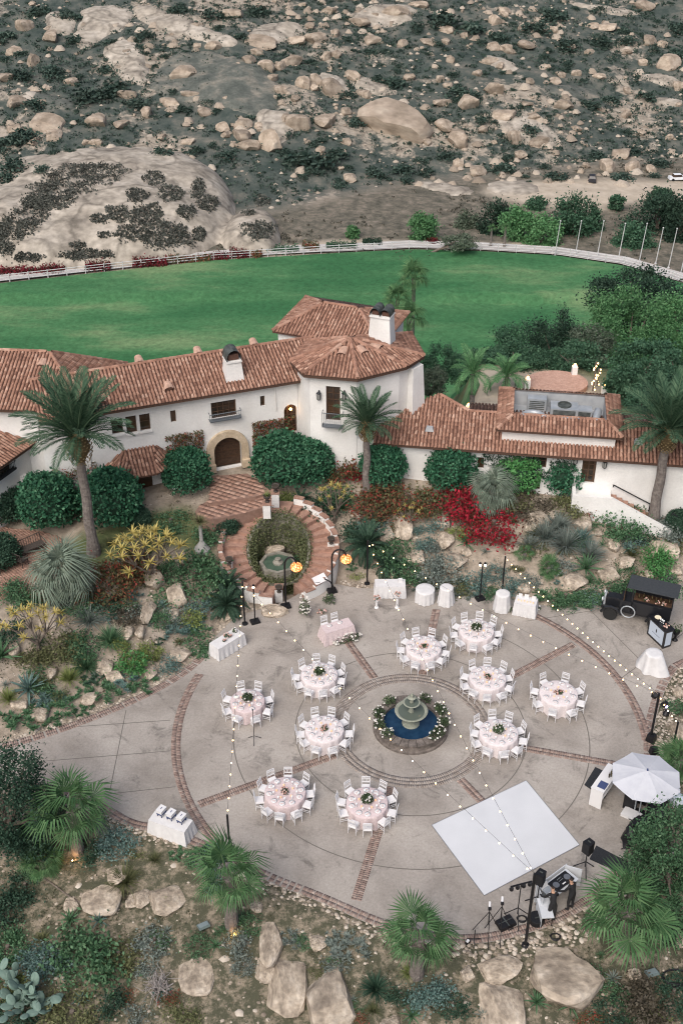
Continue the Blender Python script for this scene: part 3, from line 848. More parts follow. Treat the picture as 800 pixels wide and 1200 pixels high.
arch_panel(w1, villa, u0, u1, z0, z1, -.002, M_stucco)
m = MB(); w1.bar(m, u0, u1, z0, z1, -.42, -.34); dr = m.obj('entrance_door', M_wood, villa)
m = MB()
for k in range(6):
    uu = u0 + (u1 - u0) * (k + .5) / 6
    for j in range(6): w1.bar(m, uu - .14, uu + .14, z0 + .15 + j * .45, z0 + .5 + j * .45, -.34, -.31)
o_ = m.obj('door_panel', mat('carved_wood', (.035, .022, .015), (.08, .045, .028), use='noise', scale=9, rough=.5), dr); o_['kind'] = 'stuff'
for sgn in (-1, 1):
    m = MB(); q = w1.at(uc + sgn * (rI + .21), z0, .22); m.box(q.x, q.y, z0 + .25, .5, .3, .5, math.atan2(dA.y, dA.x)); m.obj('plinth', M_stone, port)
w1.build(villa)
# gutter pipe marks on the wall
m = MB(); u_, z_ = w1.uz(322, 452); m.tube([w1.at(u_, 8.0, .05), w1.at(u_, 6.3, .05)], .04, 6); m.obj('downpipe', M_stucco, villa)
DW, RW = 3.1, 1.05
B0, B1 = A0x + nA * DW + Vector((0, 0, RW)), A1x + nA * DW + Vector((0, 0, RW))
rf = tile_roof(villa, [A0x, A1x, B1, B0], (A0x, A1x)); fascia(villa, A0x, A1x); ridge(rf, B0, B1)
Cq0, Cq1 = B0 + nA * DW - Vector((0, 0, RW + 1.1)), B1 + nA * DW - Vector((0, 0, RW + 1.1))
tile_roof(villa, [B0, B1, Cq1, Cq0], (Cq0, Cq1))
w1b = Wall(Cq1 - nA * .4, Cq0 - nA * .4, -4, Z_E - .9); w1b.build(villa)
upA = nA * DW + Vector((0, 0, RW))
for px, py in ((199, 458), (120, 474)):
    p = U(px, py, Z_E + .35); eyebrow(rf, p, dA, upA)
for px, py in ((165, 428), (235, 419), (300, 408)):
    u_ = (U(px, py, Z_E + RW) - A0).dot(dA); eyebrow(rf, A0 + dA * u_ + upA * .98, dA, upA * .1)
# -- left wing with the larger hip roof
Lz = 8.35
L0, L1 = U(-150, 474, Lz), U(104, 484, Lz)
dL = (L1 - L0).normalized(); nL = Vector((-dL.y, dL.x, 0)); DL, RLs = 4.3, 1.45
w2 = Wall(L0 + nL * .4, L1 + nL * .4 - dL * .3, .5, Lz - .05)
w2.window(villa, (46.5, 501, 60.5, 520), 1, 1, .07, .12)
w2.build(villa)
Lr0, Lr1 = L0 + nL * DL + Vector((0, 0, RLs)), L1 - dL * 3.2 + nL * DL + Vector((0, 0, RLs))
Lc0, Lc1 = L0 + nL * 2 * DL - Vector((0, 0, 1.3)), L1 + nL * 2 * DL - Vector((0, 0, 1.3))
lf = tile_roof(villa, [L0, L1, Lr1, Lr0], (L0, L1)); fascia(villa, L0, L1)
tile_roof(villa, [L1, Lc1, Lr1], (L1, Lc1)); tile_roof(villa, [Lr0, Lr1, Lc1, Lc0], (Lc0, Lc1))
ridge(lf, Lr0, Lr1); ridge(lf, L1, Lr1); ridge(lf, Lc1, Lr1)
eyebrow(lf, L1 - dL * 3.4 + (nL * DL + Vector((0, 0, RLs))) * .72, dL, nL * DL + Vector((0, 0, RLs)))
Wall(L1 + nL * .3 - dL * .35, Lc1 - nL * .3 - dL * .35, .5, Lz - 1.45).build(villa)
# -- low wing reaching out to the left
Pz = 6.1
P0, P1 = U(-60, 590, Pz), U(38, 521, Pz)
dP = (P1 - P0).normalized(); nP = Vector((-dP.y, dP.x, 0)); DP, RP = 3.0, 1.05
w3 = Wall(P0 + nP * .4, P1 + nP * .4 + dP * 3.0, .5, Pz - .05)
w3.window(villa, (-8, 541, 14, 562), 3, 3, .07, .15)
w3.railing(villa, -10, 22, 560, .45, .3)
u0, u1, z0, z1 = w3.rect(6, 590, 22, 622); z0 = 2.2; w3.ops.append((u0, u1, z0, z1))
m = MB(); w3.bar(m, u0, u1, z0, z1, -.95, -.9); m.obj('arcade_back', M_glass, villa)
w3.build(villa, depth=.9)
u_, z_ = w3.uz(29, 570); m = MB(); w3.bar(m, u_ - .22, u_ + .22, 1.0, 4.4, -.1, .35); m.obj('buttress', M_stucco, villa)
Pr0, Pr1 = P0 + nP * DP + Vector((0, 0, RP)), P1 + nP * DP + dP * 2.6 + Vector((0, 0, RP))
P1b = P1 + dP * 2.6
pf = tile_roof(villa, [P0, P1b, Pr1, Pr0], (P0, P1b)); fascia(villa, P0, P1); ridge(pf, Pr0, Pr1)
# -- round porch roof over the garden door
pc_u, pc_z = w1.uz(163, 527)
pc = w1.at(pc_u, 0, 0); za, zb_ = pc_z + .1, pc_z - .75
fan = []
for k in range(6):
    a = math.pi * k / 5; fan.append(Vector((pc.x, pc.y, zb_)) + dA * (-2.05 * math.cos(a)) - nA * (1.75 * math.sin(a)))
apex = Vector((pc.x, pc.y, za))
apl, apr = apex - dA * .9, apex + dA * .9
for k in range(5):
    q = apl if k < 2 else apr
    if k == 2: tile_roof(villa, [fan[k], fan[k + 1], apr, apl], (fan[k], fan[k + 1]), 'porch_roof')
    else: tile_roof(villa, [fan[k], fan[k + 1], q], (fan[k], fan[k + 1]), 'porch_roof')
for k in (1, 4):
    m = MB(); q = fan[k] + nA * .2; m.box(q.x, q.y, (zb_ + 2.2) / 2, .28, .28, zb_ - 2.3, math.atan2(dA.y, dA.x)); m.obj('porch_post', M_stucco, villa)
m = MB(); q0 = w1.uz(160, 560)[0]; w1.bar(m, q0 - .9, q0 + .9, 2.6, 4.6, .005, .05); m.obj('garden_door', M_glass, villa)
# -- tower
Tz = 9.3
te = [U(a, b_, Tz) for a, b_ in ((340, 423), (356, 439), (419, 444), (476, 430), (497, 417))]
tap = U(410, 396, 10.5)
bk = [te[4] + Vector((-.6, 3.0, 0)), te[0] + Vector((.9, 2.6, 0))]
allv = te + bk
tf = None
for i in range(len(allv)):
    a, b_ = allv[i], allv[(i + 1) % len(allv)]
    r_ = tile_roof(villa, [a, b_, tap], (a, b_), 'tower_roof')
    ridge(r_, a, tap, .12)
    if i < 4: fascia(villa, a, b_, .18)
    if i in (1, 2, 3):
        mid = (a + b_) / 2; eyebrow(r_, mid.lerp(tap, .52), (b_ - a), tap - mid)
ctr = Vector((tap.x, tap.y, Tz))
tw = [p.lerp(ctr, .12) for p in te]
tw[4] = te[4].lerp(ctr, .06)
for i in range(4):
    w = Wall(tw[i], tw[i + 1], .8, Tz - .04)
    if i == 1:
        w.window(villa, (382, 453, 398.5, 493), 2, 5, .08, .16, name='balcony_door')
        w.railing(villa, 377, 401, 484, .85, .4, M_greyrail)
        w.sconce(villa, 374, 462); w.sconce(villa, 403.5, 462)
    w.build(villa)
    if i == 3:
        m = MB(); q = [w.at(w.len * .25, 0, 0), w.at(w.len, 0, 0)]
        vs = [w.at(w.len * .3, 1, .01), w.at(w.len * 1.02, 1, .01), w.at(w.len * .98, Tz - .4, .01), w.at(w.len * .45, Tz - .4, .01), w.at(w.len * .2, 1, .95), w.at(w.len * 1.05, 1, .95), w.at(w.len * .95, Tz - .4, .35), w.at(w.len * .45, Tz - .4, .35)]
        m.add(vs, [(4, 5, 6, 7), (0, 4, 7, 3), (5, 1, 2, 6), (7, 6, 2, 3)]); m.obj('buttress', M_stucco, villa)
# -- block behind the tower
RA, RB = U(319, 388, Tz), U(319, 388, Tz).lerp(te[4], .72)
dR = (RB - RA).normalized(); nR = Vector((-dR.y, dR.x, 0)); DR = 2.7; up1 = Vector((0, 0, 1.05))
RC, RD = RB + nR * 2 * DR, RA + nR * 2 * DR
R1, R2 = RA + dR * 2.3 + nR * DR + up1, RB - dR * 2.3 + nR * DR + up1
bf = tile_roof(villa, [RA, RB, R2, R1], (RA, RB)); tile_roof(villa, [RB, RC, R2], (RB, RC)); tile_roof(villa, [RC, RD, R1, R2], (RC, RD)); tile_roof(villa, [RD, RA, R1], (RD, RA))
for a, b_ in ((RA, R1), (RB, R2), (RC, R2), (RD, R1), (R1, R2)): ridge(bf, a, b_)
cor = [p.lerp((RA + RC) / 2, .08) for p in (RA, RB, RC, RD)]
for i in range(4): Wall(cor[i], cor[(i + 1) % 4], -9, Tz - .04).build(villa)
def chimney(base, w, d, h, rz, ncap, name='chimney'):
    m = MB(); m.box(base.x, base.y, base.z + h / 2, w, d, h, rz, taper=.8)
    ch = m.obj(name, M_stucco, villa)
    m = MB(); m.box(base.x, base.y, base.z + h + .04, w * .86, d * .95, .1, rz); m.obj('crown', M_stucco, ch)
    for k in range(ncap):
        c = MB(); ww = w * .84 / ncap; ox = (k - (ncap - 1) / 2) * ww
        vs = []
        for e in (-.5, .5):
            for i in range(9):
                a = math.pi * i / 8; x = ox + ww * .49 * math.cos(a); y = e * d * .98; z = base.z + h + .1 + ww * .75 * math.sin(a) ** .7 + (0.0)
                vs.append((base.x + x * math.cos(rz) - y * math.sin(rz), base.y + x * math.sin(rz) + y * math.cos(rz), z))
        c.add(vs, [(i, i + 1, i + 10, i + 9) for i in range(8)]); c.obj('chimney_cap', M_capmetal, ch)
        g = MB(); g.box(base.x + ox * math.cos(rz), base.y + ox * math.sin(rz), base.z + h + .1 + ww * .2, ww * .7, d * .6, ww * .4, rz); g.obj('flue', M_pan, ch)
    return ch
c1 = U(273, 437, Z_E + .55); c1.z -= .3
chimney(c1, 1.05, 1.0, 1.15, math.atan2(dA.y, dA.x), 1)
c2 = U(447, 400, Tz + .5); c2.z -= .5
chimney(c2, 1.45, 1.0, 2.15, math.atan2(dR.y, dR.x), 2)
settle(villa, (-1.0, 62.0, 2.9))

# -- one storey service wing on the right
wing = thing('service_wing', 'single storey white wing with tiled roof around a sunken roof plant deck', 'house')
Ez = 5.3
E0, E1 = U(437, 519, Ez), U(880, 551, Ez)
dE = (E1 - E0).normalized(); nE = Vector((-dE.y, dE.x, 0)); DE, RE = 2.75, .97
def S_(px, py=530): return (U(px, py, Ez) - E0).dot(dE)
def W_(s, d, z): return E0 + dE * s + nE * d + Vector((0, 0, z - Ez))
LEN = (E1 - E0).length
sl = RE / DE
wf = tile_roof(wing, [W_(0, 0, Ez), W_(5.3, 0, Ez), W_(5.3, DE, Ez + RE), W_(3.4, 3.9, Ez + 3.9 * sl), W_(.2, 2.0, Ez + 2 * sl)], (E0, E1))
tile_roof(wing, [W_(5.3, 0, Ez), W_(LEN, 0, Ez), W_(LEN, DE, Ez + RE), W_(5.3, DE, Ez + RE)], (E0, E1))
tile_roof(wing, [W_(5.3, DE, Ez + RE), W_(LEN, DE, Ez + RE), W_(LEN, 2 * DE, Ez), W_(5.3, 2 * DE, Ez)], (W_(5.3, 2 * DE, Ez), W_(LEN, 2 * DE, Ez)))
ridge(wf, W_(5.3, DE, Ez + RE), W_(LEN, DE, Ez + RE)); ridge(wf, W_(5.3, DE, Ez + RE), W_(3.4, 3.9, Ez + 3.9 * sl)); fascia(wing, E0, E1, .15)
ww = Wall(W_(-1, .45, 0), W_(LEN, .45, 0), -.2, Ez - .04)
ww.window(wing, (623, 534, 640, 548), 2, 2, .06, .15)
ww.window(wing, (559, 536, 566.5, 549), 1, 1, .05, .15)
ww.window(wing, (625, 567, 632, 573.5), 1, 1, .04, .12, name='cellar_vent')
u0, u1, z0, z1 = ww.rect(681, 537, 697.5, 566); ww.ops.append((u0, u1, z0, z1))
m = MB(); ww.bar(m, u0, u1, z0, z1, -.2, -.15); dd = m.obj('side_door', M_wood, wing)
for i in range(2):
    for j in range(4):
        m = MB(); a = u0 + .1 + i * (u1 - u0 - .15) / 2; b_ = z0 + .12 + j * (z1 - z0 - .2) / 4
        ww.bar(m, a, a + (u1 - u0) / 2 - .16, b_, b_ + (z1 - z0) / 4 - .12, -.15, -.135); m.obj('pane', M_glass, dd)
ww.sconce(wing, 674, 537); ww.sconce(wing, 708, 542)
ww.build(wing)
Wall(W_(LEN - .3, 2 * DE - .4, 0), W_(5, 2 * DE - .4, 0), -.2, Ez - .04).build(wing)
Wall(W_(LEN - .3, .45, 0), W_(LEN - .3, 2 * DE - .4, 0), -.2, Ez - .04).build(wing)
for px, py in ((503, 505), (747, 521)):
    s_ = S_(px); p = U(px, py, Ez + .4)
    m = MB(); dpt = (p - E0).dot(nE); m.box(0, 0, .12, .5, .35, .24, 0, taper=.7); m.obj('roof_vent', M_roofgrey, wing, W_((p - E0).dot(dE), dpt, Ez + dpt * sl + .04), (0, 0, math.atan2(dE.y, dE.x)))
# raised plant deck
q0, q1 = U(588, 507, 6.0), U(720, 514, 6.0)
s0, s1 = (q0 - E0).dot(dE), (q1 - E0).dot(dE)
d0, d1, ze, zi = .85, 5.2, 6.45, 6.95
uw = [Wall(W_(s0, d0, 0), W_(s1, d0, 0), 5.3, ze), Wall(W_(s1, d0, 0), W_(s1, d1, 0), 5.2, ze), Wall(W_(s1, d1, 0), W_(s0, d1, 0), 5.2, ze), Wall(W_(s0, d1, 0), W_(s0, d0, 0), 5.2, ze)]
for w in uw: w.build(wing, name='deck_wall')
oo = [W_(s0 - .3, d0 - .3, ze), W_(s1 + .35, d0 - .3, ze), W_(s1 + .35, d1 + .3, ze), W_(s0 - .3, d1 + .3, ze)]
ii = [W_(s0 + .55, d0 + .65, zi), W_(s1 - .55, d0 + .65, zi), W_(s1 - .55, d1 - .6, zi), W_(s0 + .55, d1 - .6, zi)]
for k in range(4):
    r_ = tile_roof(wing, [oo[k], oo[(k + 1) % 4], ii[(k + 1) % 4], ii[k]], (oo[k], oo[(k + 1) % 4]), 'skirt_roof'); ridge(r_, oo[k], ii[k], .11)
    fascia(wing, oo[k], oo[(k + 1) % 4], .13)
m = MB(); zf = 5.95
lo = [Vector((p.x, p.y, zf)) for p in ii]
hi_ = [Vector((p.x, p.y, zi - .02)) for p in ii]
m.add(lo, [(0, 1, 2, 3)])
for k in range(4): m.add([lo[k], lo[(k + 1) % 4], hi_[(k + 1) % 4], hi_[k]], [(0, 1, 2, 3)])
m.obj('deck', M_roofgrey, wing)
rzE = math.atan2(dE.y, dE.x)
# stair parapet, handrails, brick steps by the side door
b0, b1 = U(671, 590, 2.0), U(712, 590, 2.0)
m = MB(); sB0, sB1 = (b0 - E0).dot(dE), (b1 - E0).dot(dE)
zt = ztop(b0.x, b0.y, 567); zt = max(zt, 3.1)
pp = [W_(sB0, -.75, 0), W_(sB1, -.75, 0), W_(sB1, .44, 0), W_(sB0, .44, 0)]
m.prism([(p.x, p.y) for p in pp], -.2, zt - .35); m.obj('stair_landing', M_stucco, wing)
m = MB(); sB2 = sB1 + 3.6
for (sa, sb, dd0, dd1, za_, zb2) in ((sB0, sB1, -.95, -.75, zt, zt), (sB1, sB2, -.95, -.75, zt, zt - 1.9), (sB0 - .2, sB0, -.95, .44, zt, zt)):
    v = [W_(sa, dd0, 0), W_(sb, dd0, 0), W_(sb, dd1, 0), W_(sa, dd1, 0)]
    zz = [za_, zb2, zb2, za_]
    m.add([(p.x, p.y, -.3) for p in v] + [(p.x, p.y, z) for p, z in zip(v, zz)], [(3, 2, 1, 0), (4, 5, 6, 7), (0, 1, 5, 4), (1, 2, 6, 5), (2, 3, 7, 6), (3, 0, 4, 7)])
m.obj('stair_parapet', M_stucco, wing)
for k in range(11):
    m = MB(); sa = sB1 + .35 * k; z_ = zt - .4 - .175 * (k + 1); v = [W_(sa, -.74, 0), W_(sa + .36, -.74, 0), W_(sa + .36, .43, 0), W_(sa, .43, 0)]
    m.prism([(p.x, p.y) for p in v], z_ - .6, z_, .4); m.obj('step', M_tbrick, wing)
for (sa, sb, za_, zb2, dd) in ((sB1 + .1, sB1 + 2.3, zt + .15, zt - .95, .3), (sB1 + 3.5, sB1 + 4.4, zt - 1.0, zt - 1.6, -.4)):
    m = MB(); a, b_ = W_(sa, dd, za_), W_(sb, dd, zb2)
    m.tube([a - Vector((0, 0, .15)), a, b_, b_ - Vector((0, 0, .5))], .035, 6); m.obj('handrail', M_iron, wing)
settle(wing, tuple(W_(9, 2.7, 2.4)))

# rooftop plant, each piece on its own
def RP(s, d, z=5.95): return W_(s, d, z)
def roof_unit(name, label, cat, s, d, sx, sy, sz, extra=None):
    t = thing(name, label, cat, RP(s, d, zf + .004), rzE)
    m = MB(); m.box(0, 0, sz / 2 + .08, sx, sy, sz, c=.5); m.obj('cabinet', M_duct, t)
    m = MB(); m.box(0, 0, .04, sx * .9, sy * .9, .08); m.obj('base_frame', M_roofgrey, t)
    m = MB()
    for k in range(5): m.box(0, -sy / 2 - .012, .2 + k * (sz - .15) / 5, sx * .8, .02, .05)
    m.obj('louvre', M_capmetal, t)
    if extra: extra(t, sx, sy, sz)
    return t
def fan_top(t, sx, sy, sz):
    m = MB(); m.lathe([(min(sx, sy) * .4, sz + .08), (min(sx, sy) * .4, sz + .16), (min(sx, sy) * .34, sz + .16), (min(sx, sy) * .34, sz + .1)], 16); m.obj('fan_ring', M_capmetal, t)
W5 = s1 - s0
roof_unit('air_conditioner', 'pale grey box air conditioner with dark louvre at back of roof deck', 'air conditioner', s0 + W5 * .30, d1 - 1.05, 1.1, .6, .75)
roof_unit('ventilation_unit', 'large flat grey ventilation box in middle of roof deck', 'air conditioner', s0 + W5 * .55, d1 - 1.5, 1.6, 1.0, .55, fan_top)
roof_unit('condenser', 'low rust topped condenser box on roof deck', 'air conditioner', s0 + W5 * .73, d1 - 1.6, .9, .7, .5)
def duct(label, pts, r):
    m = MB(); m.tube([Vector(p) for p in pts], r, 10)
    o = m.obj('duct', M_duct, None, None, None, True)
    return tag(o, label, 'duct')
def loop_pts(s, d, r, z, a0, a1, n=10): return [RP(s + r * math.cos(a0 + (a1 - a0) * i / n), d + r * math.sin(a0 + (a1 - a0) * i / n), z) for i in range(n + 1)]
duct('round grey duct curling in a hoop at left of roof deck', loop_pts(s0 + W5 * .27, d0 + 1.75, .62, zf + .3, 0, 5.4, 16), .17)
duct('grey elbow duct rising in middle of roof deck', loop_pts(s0 + W5 * .58, d0 + 1.05, .7, zf + .25, R(10), R(175)), .2)
duct('grey vertical bend duct at right of roof deck', [RP(s0 + W5 * .84, d0 + 1.2, zf + .2), RP(s0 + W5 * .84, d0 + 2.2, zf + .25), RP(s0 + W5 * .86, d0 + 2.7, zf + .6)], .22)
duct('short straight grey duct beside elbow duct on roof deck', [RP(s0 + W5 * .68, d0 + 1.1, zf + .24), RP(s0 + W5 * .68, d0 + 2.0, zf + .24)], .2)
# ================================================================== GARDEN STAIR AND POND
M_cap = mat('brick_cap', (.25, .14, .105), (.36, .23, .175), use='noise', scale=5, rough=.9, grain=.2, gscale=12, coords='World')
M_rockw = mat('wet_stone', (.16, .15, .12), (.30, .28, .24), use='noise', scale=3, rough=.8, bump=.4, bscale=6)
M_pondw = mat('pond_water', (.05, .085, .06), (.09, .13, .095), use='noise', scale=2, rough=.08, spec=.5)
stair = thing('garden_stair', 'horseshoe brick stair curving round a sunken pond below the entrance', 'stairs')
def ringpt(r, a, z): return (POND[0] + r * math.cos(a), POND[1] + r * math.sin(a), z)
def wedge(a0, a1, r0, r1, z0, z1, mt, name, parent, n=3):
    m = MB(); vs = []; fs = []
    for i in range(n + 1):
        a = a0 + (a1 - a0) * i / n
        vs += [ringpt(r0, a, z0), ringpt(r1, a, z0), ringpt(r1, a, z1), ringpt(r0, a, z1)]
    for i in range(n):
        k = i * 4
        for j in range(4): fs.append((k + j, k + (j + 1) % 4, k + 4 + (j + 1) % 4, k + 4 + j))
    fs += [(0, 1, 2, 3), (n * 4 + 3, n * 4 + 2, n * 4 + 1, n * 4)]
    m.add(vs, fs); return m.obj(name, mt, parent)
NS = 13
stepz = lambda i: 2.55 - .185 * (i + 1)
bricks = []
for side, (aa, bb) in ((1, (R(104), R(266))), (-1, (R(76), R(-62)))):
    for i in range(NS):
        a0, a1 = aa + (bb - aa) * i / NS, aa + (bb - aa) * (i + 1) / NS
        wedge(a0, a1 , 1.8, 3.12, -.7, stepz(i), M_tbrick, 'step', stair)
        # proud nosing course
        for k in range(6):
            wz = stepz(i)
        wedge(a1 - side * R(2.2), a1, 1.8, 3.12, wz + .002, wz + .028, M_cap, 'nosing', stair, 1)
        wedge(a0, a1, 3.125, 3.34, -.7, wz + .42, M_stucco, 'parapet', stair, 2)
        wedge(a0, a1, 3.09, 3.39, wz + .422, wz + .48, M_cap, 'coping', stair, 2)
wedge(R(104), R(76), 1.8, 3.12, -.7, 2.55, M_tbrick, 'landing', stair, 4)
M_bed = mat('brick_bed', (.22, .135, .105), (.28, .18, .14), use='noise', scale=5, rough=.95)
land = pxpoly([(226, 603), (238, 589), (262, 581), (310, 575), (325, 581), (328, 590), (300, 598), (268, 606), (245, 610)], 2.72, 1)
walk = pxpoly([(244, 590), (249, 559), (290, 556), (318, 577), (300, 583), (262, 588)], 2.95, 0)
for nm, pl, z in (('landing', land, 2.75), ('walkway', walk, 3.02)):
    m = MB(); m.prism(pl, 1.5, z, .5); lo_ = m.obj(nm, M_bed, stair)
    b = np.array(pl); qs = []
    mx, my = b.mean(0); c_, s_ = math.cos(R(62)), math.sin(R(62))
    for i in range(-18, 19):
        for j in range(-18, 19):
            x, y = i * .34, j * .34; xx, yy = mx + x * c_ - y * s_, my + x * s_ + y * c_
            if polydist(np.array([xx]), np.array([yy]), pl)[0] < -.1: qs.append((xx, yy, .163, .163, R(62)))
    o = brick_sheet('paving_brick', qs, .01, None); o.location.z = z; o.data.materials[0] = M_tbrick; o.parent = stair
M_urn = mat('dark_urn', (.04, .038, .036), (.09, .075, .065), use='noise', scale=6, rough=.7)
for px, py, zt_ in ((258 / 1, 0, 0),): pass
pier_px = [(323, 590, 2.75), (313, 603, 2.75), (269, 668, .6), (388, 645, .85), (372, 695, -.35), (327, 701, -.35)]
for px, py, zb0 in pier_px:
    p = U(px, py, zb0); m = MB(); m.box(p.x, p.y, zb0 + .3, .42, .42, .9); pr = m.obj('pier', M_stucco, stair)
    m = MB(); m.box(p.x, p.y, zb0 + .79, .5, .5, .07); m.obj('pier_cap', M_cap, pr)
settle(stair, (POND[0], POND[1], 0.0))
M_soil = mat('potting_soil', (.05, .04, .03), rough=1)
M_agv = mat('agave_leaf', (.05, .085, .06), (.10, .15, .11), rough=.6, leaf=.0, orand=.15)
def urn(px, py, z, label, s=1.0, leafy=None):
    t = thing('urn', label, 'urn', U(px, py, z), 0, 'urns on the garden stair', s)
    m = MB(); m.lathe([(.14, 0), (.16, .04), (.07, .1), (.08, .14), (.2, .3), (.24, .42), (.27, .5), (.24, .5), (.2, .44)], 14); m.obj('bowl', M_urn, t, None, None, True)
    m = MB(); m.lathe([(.21, .46), (.01, .47)], 10); m.obj('soil', M_soil, t)
    if leafy:
        m = MB()
        for k in range(16):
            a = k * 2.4; l = .3 + .1 * (k % 3); d = Vector((math.cos(a), math.sin(a), 0)); w = Vector((-d.y, d.x, 0)) * .03; up = Vector((0, 0, 1))
            e = .3 + .8 * (k / 16)
            p0 = Vector((0, 0, .45)); p1 = p0 + d * l * .5 * math.cos(e) + up * l * .6 * math.sin(e); p2 = p0 + d * l * math.cos(e) + up * l * (math.sin(e) * .95)
            m.add([p0 - w, p0 + w, p1 + w * 1.2, p1 - w * 1.2, p2], [(0, 1, 2, 3), (3, 2, 4)], (k % 5) / 5)
        o = m.obj('leaf_rosette', leafy, t); o['kind'] = 'stuff'
    return t
M_lime = mat('lime_leaf', (.16, .20, .06), (.28, .32, .12), rough=.6, leaf=.3, orand=.1)
urn(323, 576, 3.6, 'dark urn on the white pier right of the entrance landing', .85)
urn(313, 588, 3.6, 'urn with spiky lime leaves on the pier left of dark urn', .85, M_lime)
urn(269, 661, 1.43, 'dark urn on pier at left foot of horseshoe stair', .8)
urn(388, 637, 1.68, 'dark urn on pier at right side of horseshoe stair', .8)
urn(372, 687, .48, 'dark urn on pier at right foot of horseshoe stair', .8)
urn(327, 694, .48, 'dark urn on front pier between the two stair flights', .8)
pond = thing('pond', 'sunken octagonal stone pond with green water inside the horseshoe stair', 'pond', (POND[0], POND[1], .12))
m = MB()
vs = []; fs = []; n_ = 28
for i in range(n_):
    a = 2 * math.pi * i / n_; tz = max(.15, 1.25 + 1.3 * math.sin(a))
    for r_, z in ((1.78, 0.0), (1.78, tz - .05), (1.62, tz - .05), (1.60, 0.0)): vs.append((r_ * math.cos(a), r_ * math.sin(a), z))
for i in range(n_):
    k, k2 = i * 4, ((i + 1) % n_) * 4
    for j in range(3): fs.append((k + j, k2 + j, k2 + j + 1, k + j + 1))
m.add(vs, fs); m.obj('well_wall', M_rockw, pond)
m = MB(); m.lathe([(1.05, 0), (1.05, .55), (.86, .55), (.86, .38)], 8, -.05, -.25); m.obj('basin', M_rockw, pond)
m = MB(); m.lathe([(.86, .47), (.001, .475)], 8, -.05, -.25); m.obj('water', M_pondw, pond)
m = MB(); m.lathe([(.28, .3), (.3, .56), (.16, .6), (.1, .74), (.17, .78), (.02, .8)], 10, -.05, -.25); m.obj('spout', M_rockw, pond)
m = MB(); m.lathe([(1.6, .02), (.9, .03)], 20, 0, 0, None, 0, 8, 0, False); m.obj('bed', M_soil, pond)

# ================================================================== FOUNTAIN
M_fstone = mat('fountain_stone', (.21, .225, .18), (.33, .34, .28), use='noise', scale=2.5, rough=.8, grain=.15, gscale=14, bump=.2, bscale=12)
M_fwater = mat('fountain_water', (.008, .028, .065), (.018, .05, .10), use='noise', scale=3, rough=.06, spec=.5, bump=.15, bscale=5)
M_fdark = mat('fountain_wall', (.10, .085, .075), (.20, .17, .15), use='noise', scale=4, rough=.85, grain=.2, gscale=12)
fx_, fy_ = CEN
fountain = thing('fountain', 'three tier stone fountain in round blue pool at patio centre', 'fountain', (fx_, fy_, 0.012))
m = MB(); m.lathe([(1.80, 0), (1.80, .10), (1.70, .12), (1.68, .42), (1.32, .42), (1.30, .1)], 40); m.obj('pool_wall', M_fdark, fountain)
for i in range(26):
    m = MB(); a0, a1 = 2 * math.pi * i / 26 + .008, 2 * math.pi * (i + 1) / 26 - .008
    vs = []
    for a in (a0, a1):
        for r_, z in ((1.29, .424), (1.76, .424), (1.76, .49), (1.29, .49)): vs.append((r_ * math.cos(a), r_ * math.sin(a), z))
    m.add(vs, [(0, 1, 5, 4), (1, 2, 6, 5), (2, 3, 7, 6), (3, 0, 4, 7), (0, 3, 2, 1), (4, 5, 6, 7)], random.random()); m.obj('coping_stone', M_fdark, fountain)
m = MB(); m.lathe([(1.31, .295), (.001, .30)], 36, 0, 0, None, 0, 8, 0, False); m.obj('water', M_fwater, fountain)
m = MB(); m.lathe([(.42, .1), (.42, .36), (.2, .42), (.15, .6), (.22, .75), (.3, .8)], 18); m.obj('pedestal', M_fstone, fountain, None, None, True)
m = MB(); m.lathe([(.25, .80), (.55, .90), (.76, 1.06), (.79, 1.13), (.72, 1.13), (.55, 1.02), (.16, 1.0)], 32); m.obj('bowl', M_fstone, fountain, None, None, True)
m = MB(); m.lathe([(.12, .98), (.16, 1.05), (.1, 1.2), (.09, 1.4), (.16, 1.48)], 14); m.obj('stem', M_fstone, fountain, None, None, True)
m = MB(); m.lathe([(.14, 1.46), (.32, 1.54), (.42, 1.64), (.38, 1.65), (.2, 1.58)], 24); m.obj('bowl', M_fstone, fountain, None, None, True)
m = MB(); m.lathe([(.08, 1.56), (.1, 1.7), (.06, 1.8), (.14, 1.86), (.21, 1.93), (.17, 1.95), (.06, 1.92), (.07, 2.02), (.09, 2.08), (.03, 2.16), (.005, 2.22)], 16); m.obj('finial', M_fstone, fountain, None, None, True)
for b_r, b_z in ((.56, 1.05), (.3, 1.61)):
    m = MB(); m.lathe([(b_r + .1, b_z + .02), (.1, b_z + .021)], 24, 0, 0, None, 0, 8, 0, False); m.obj('bowl_water', mat('bowl_water%d' % int(b_r * 100), (.10, .12, .10), rough=.08), fountain)
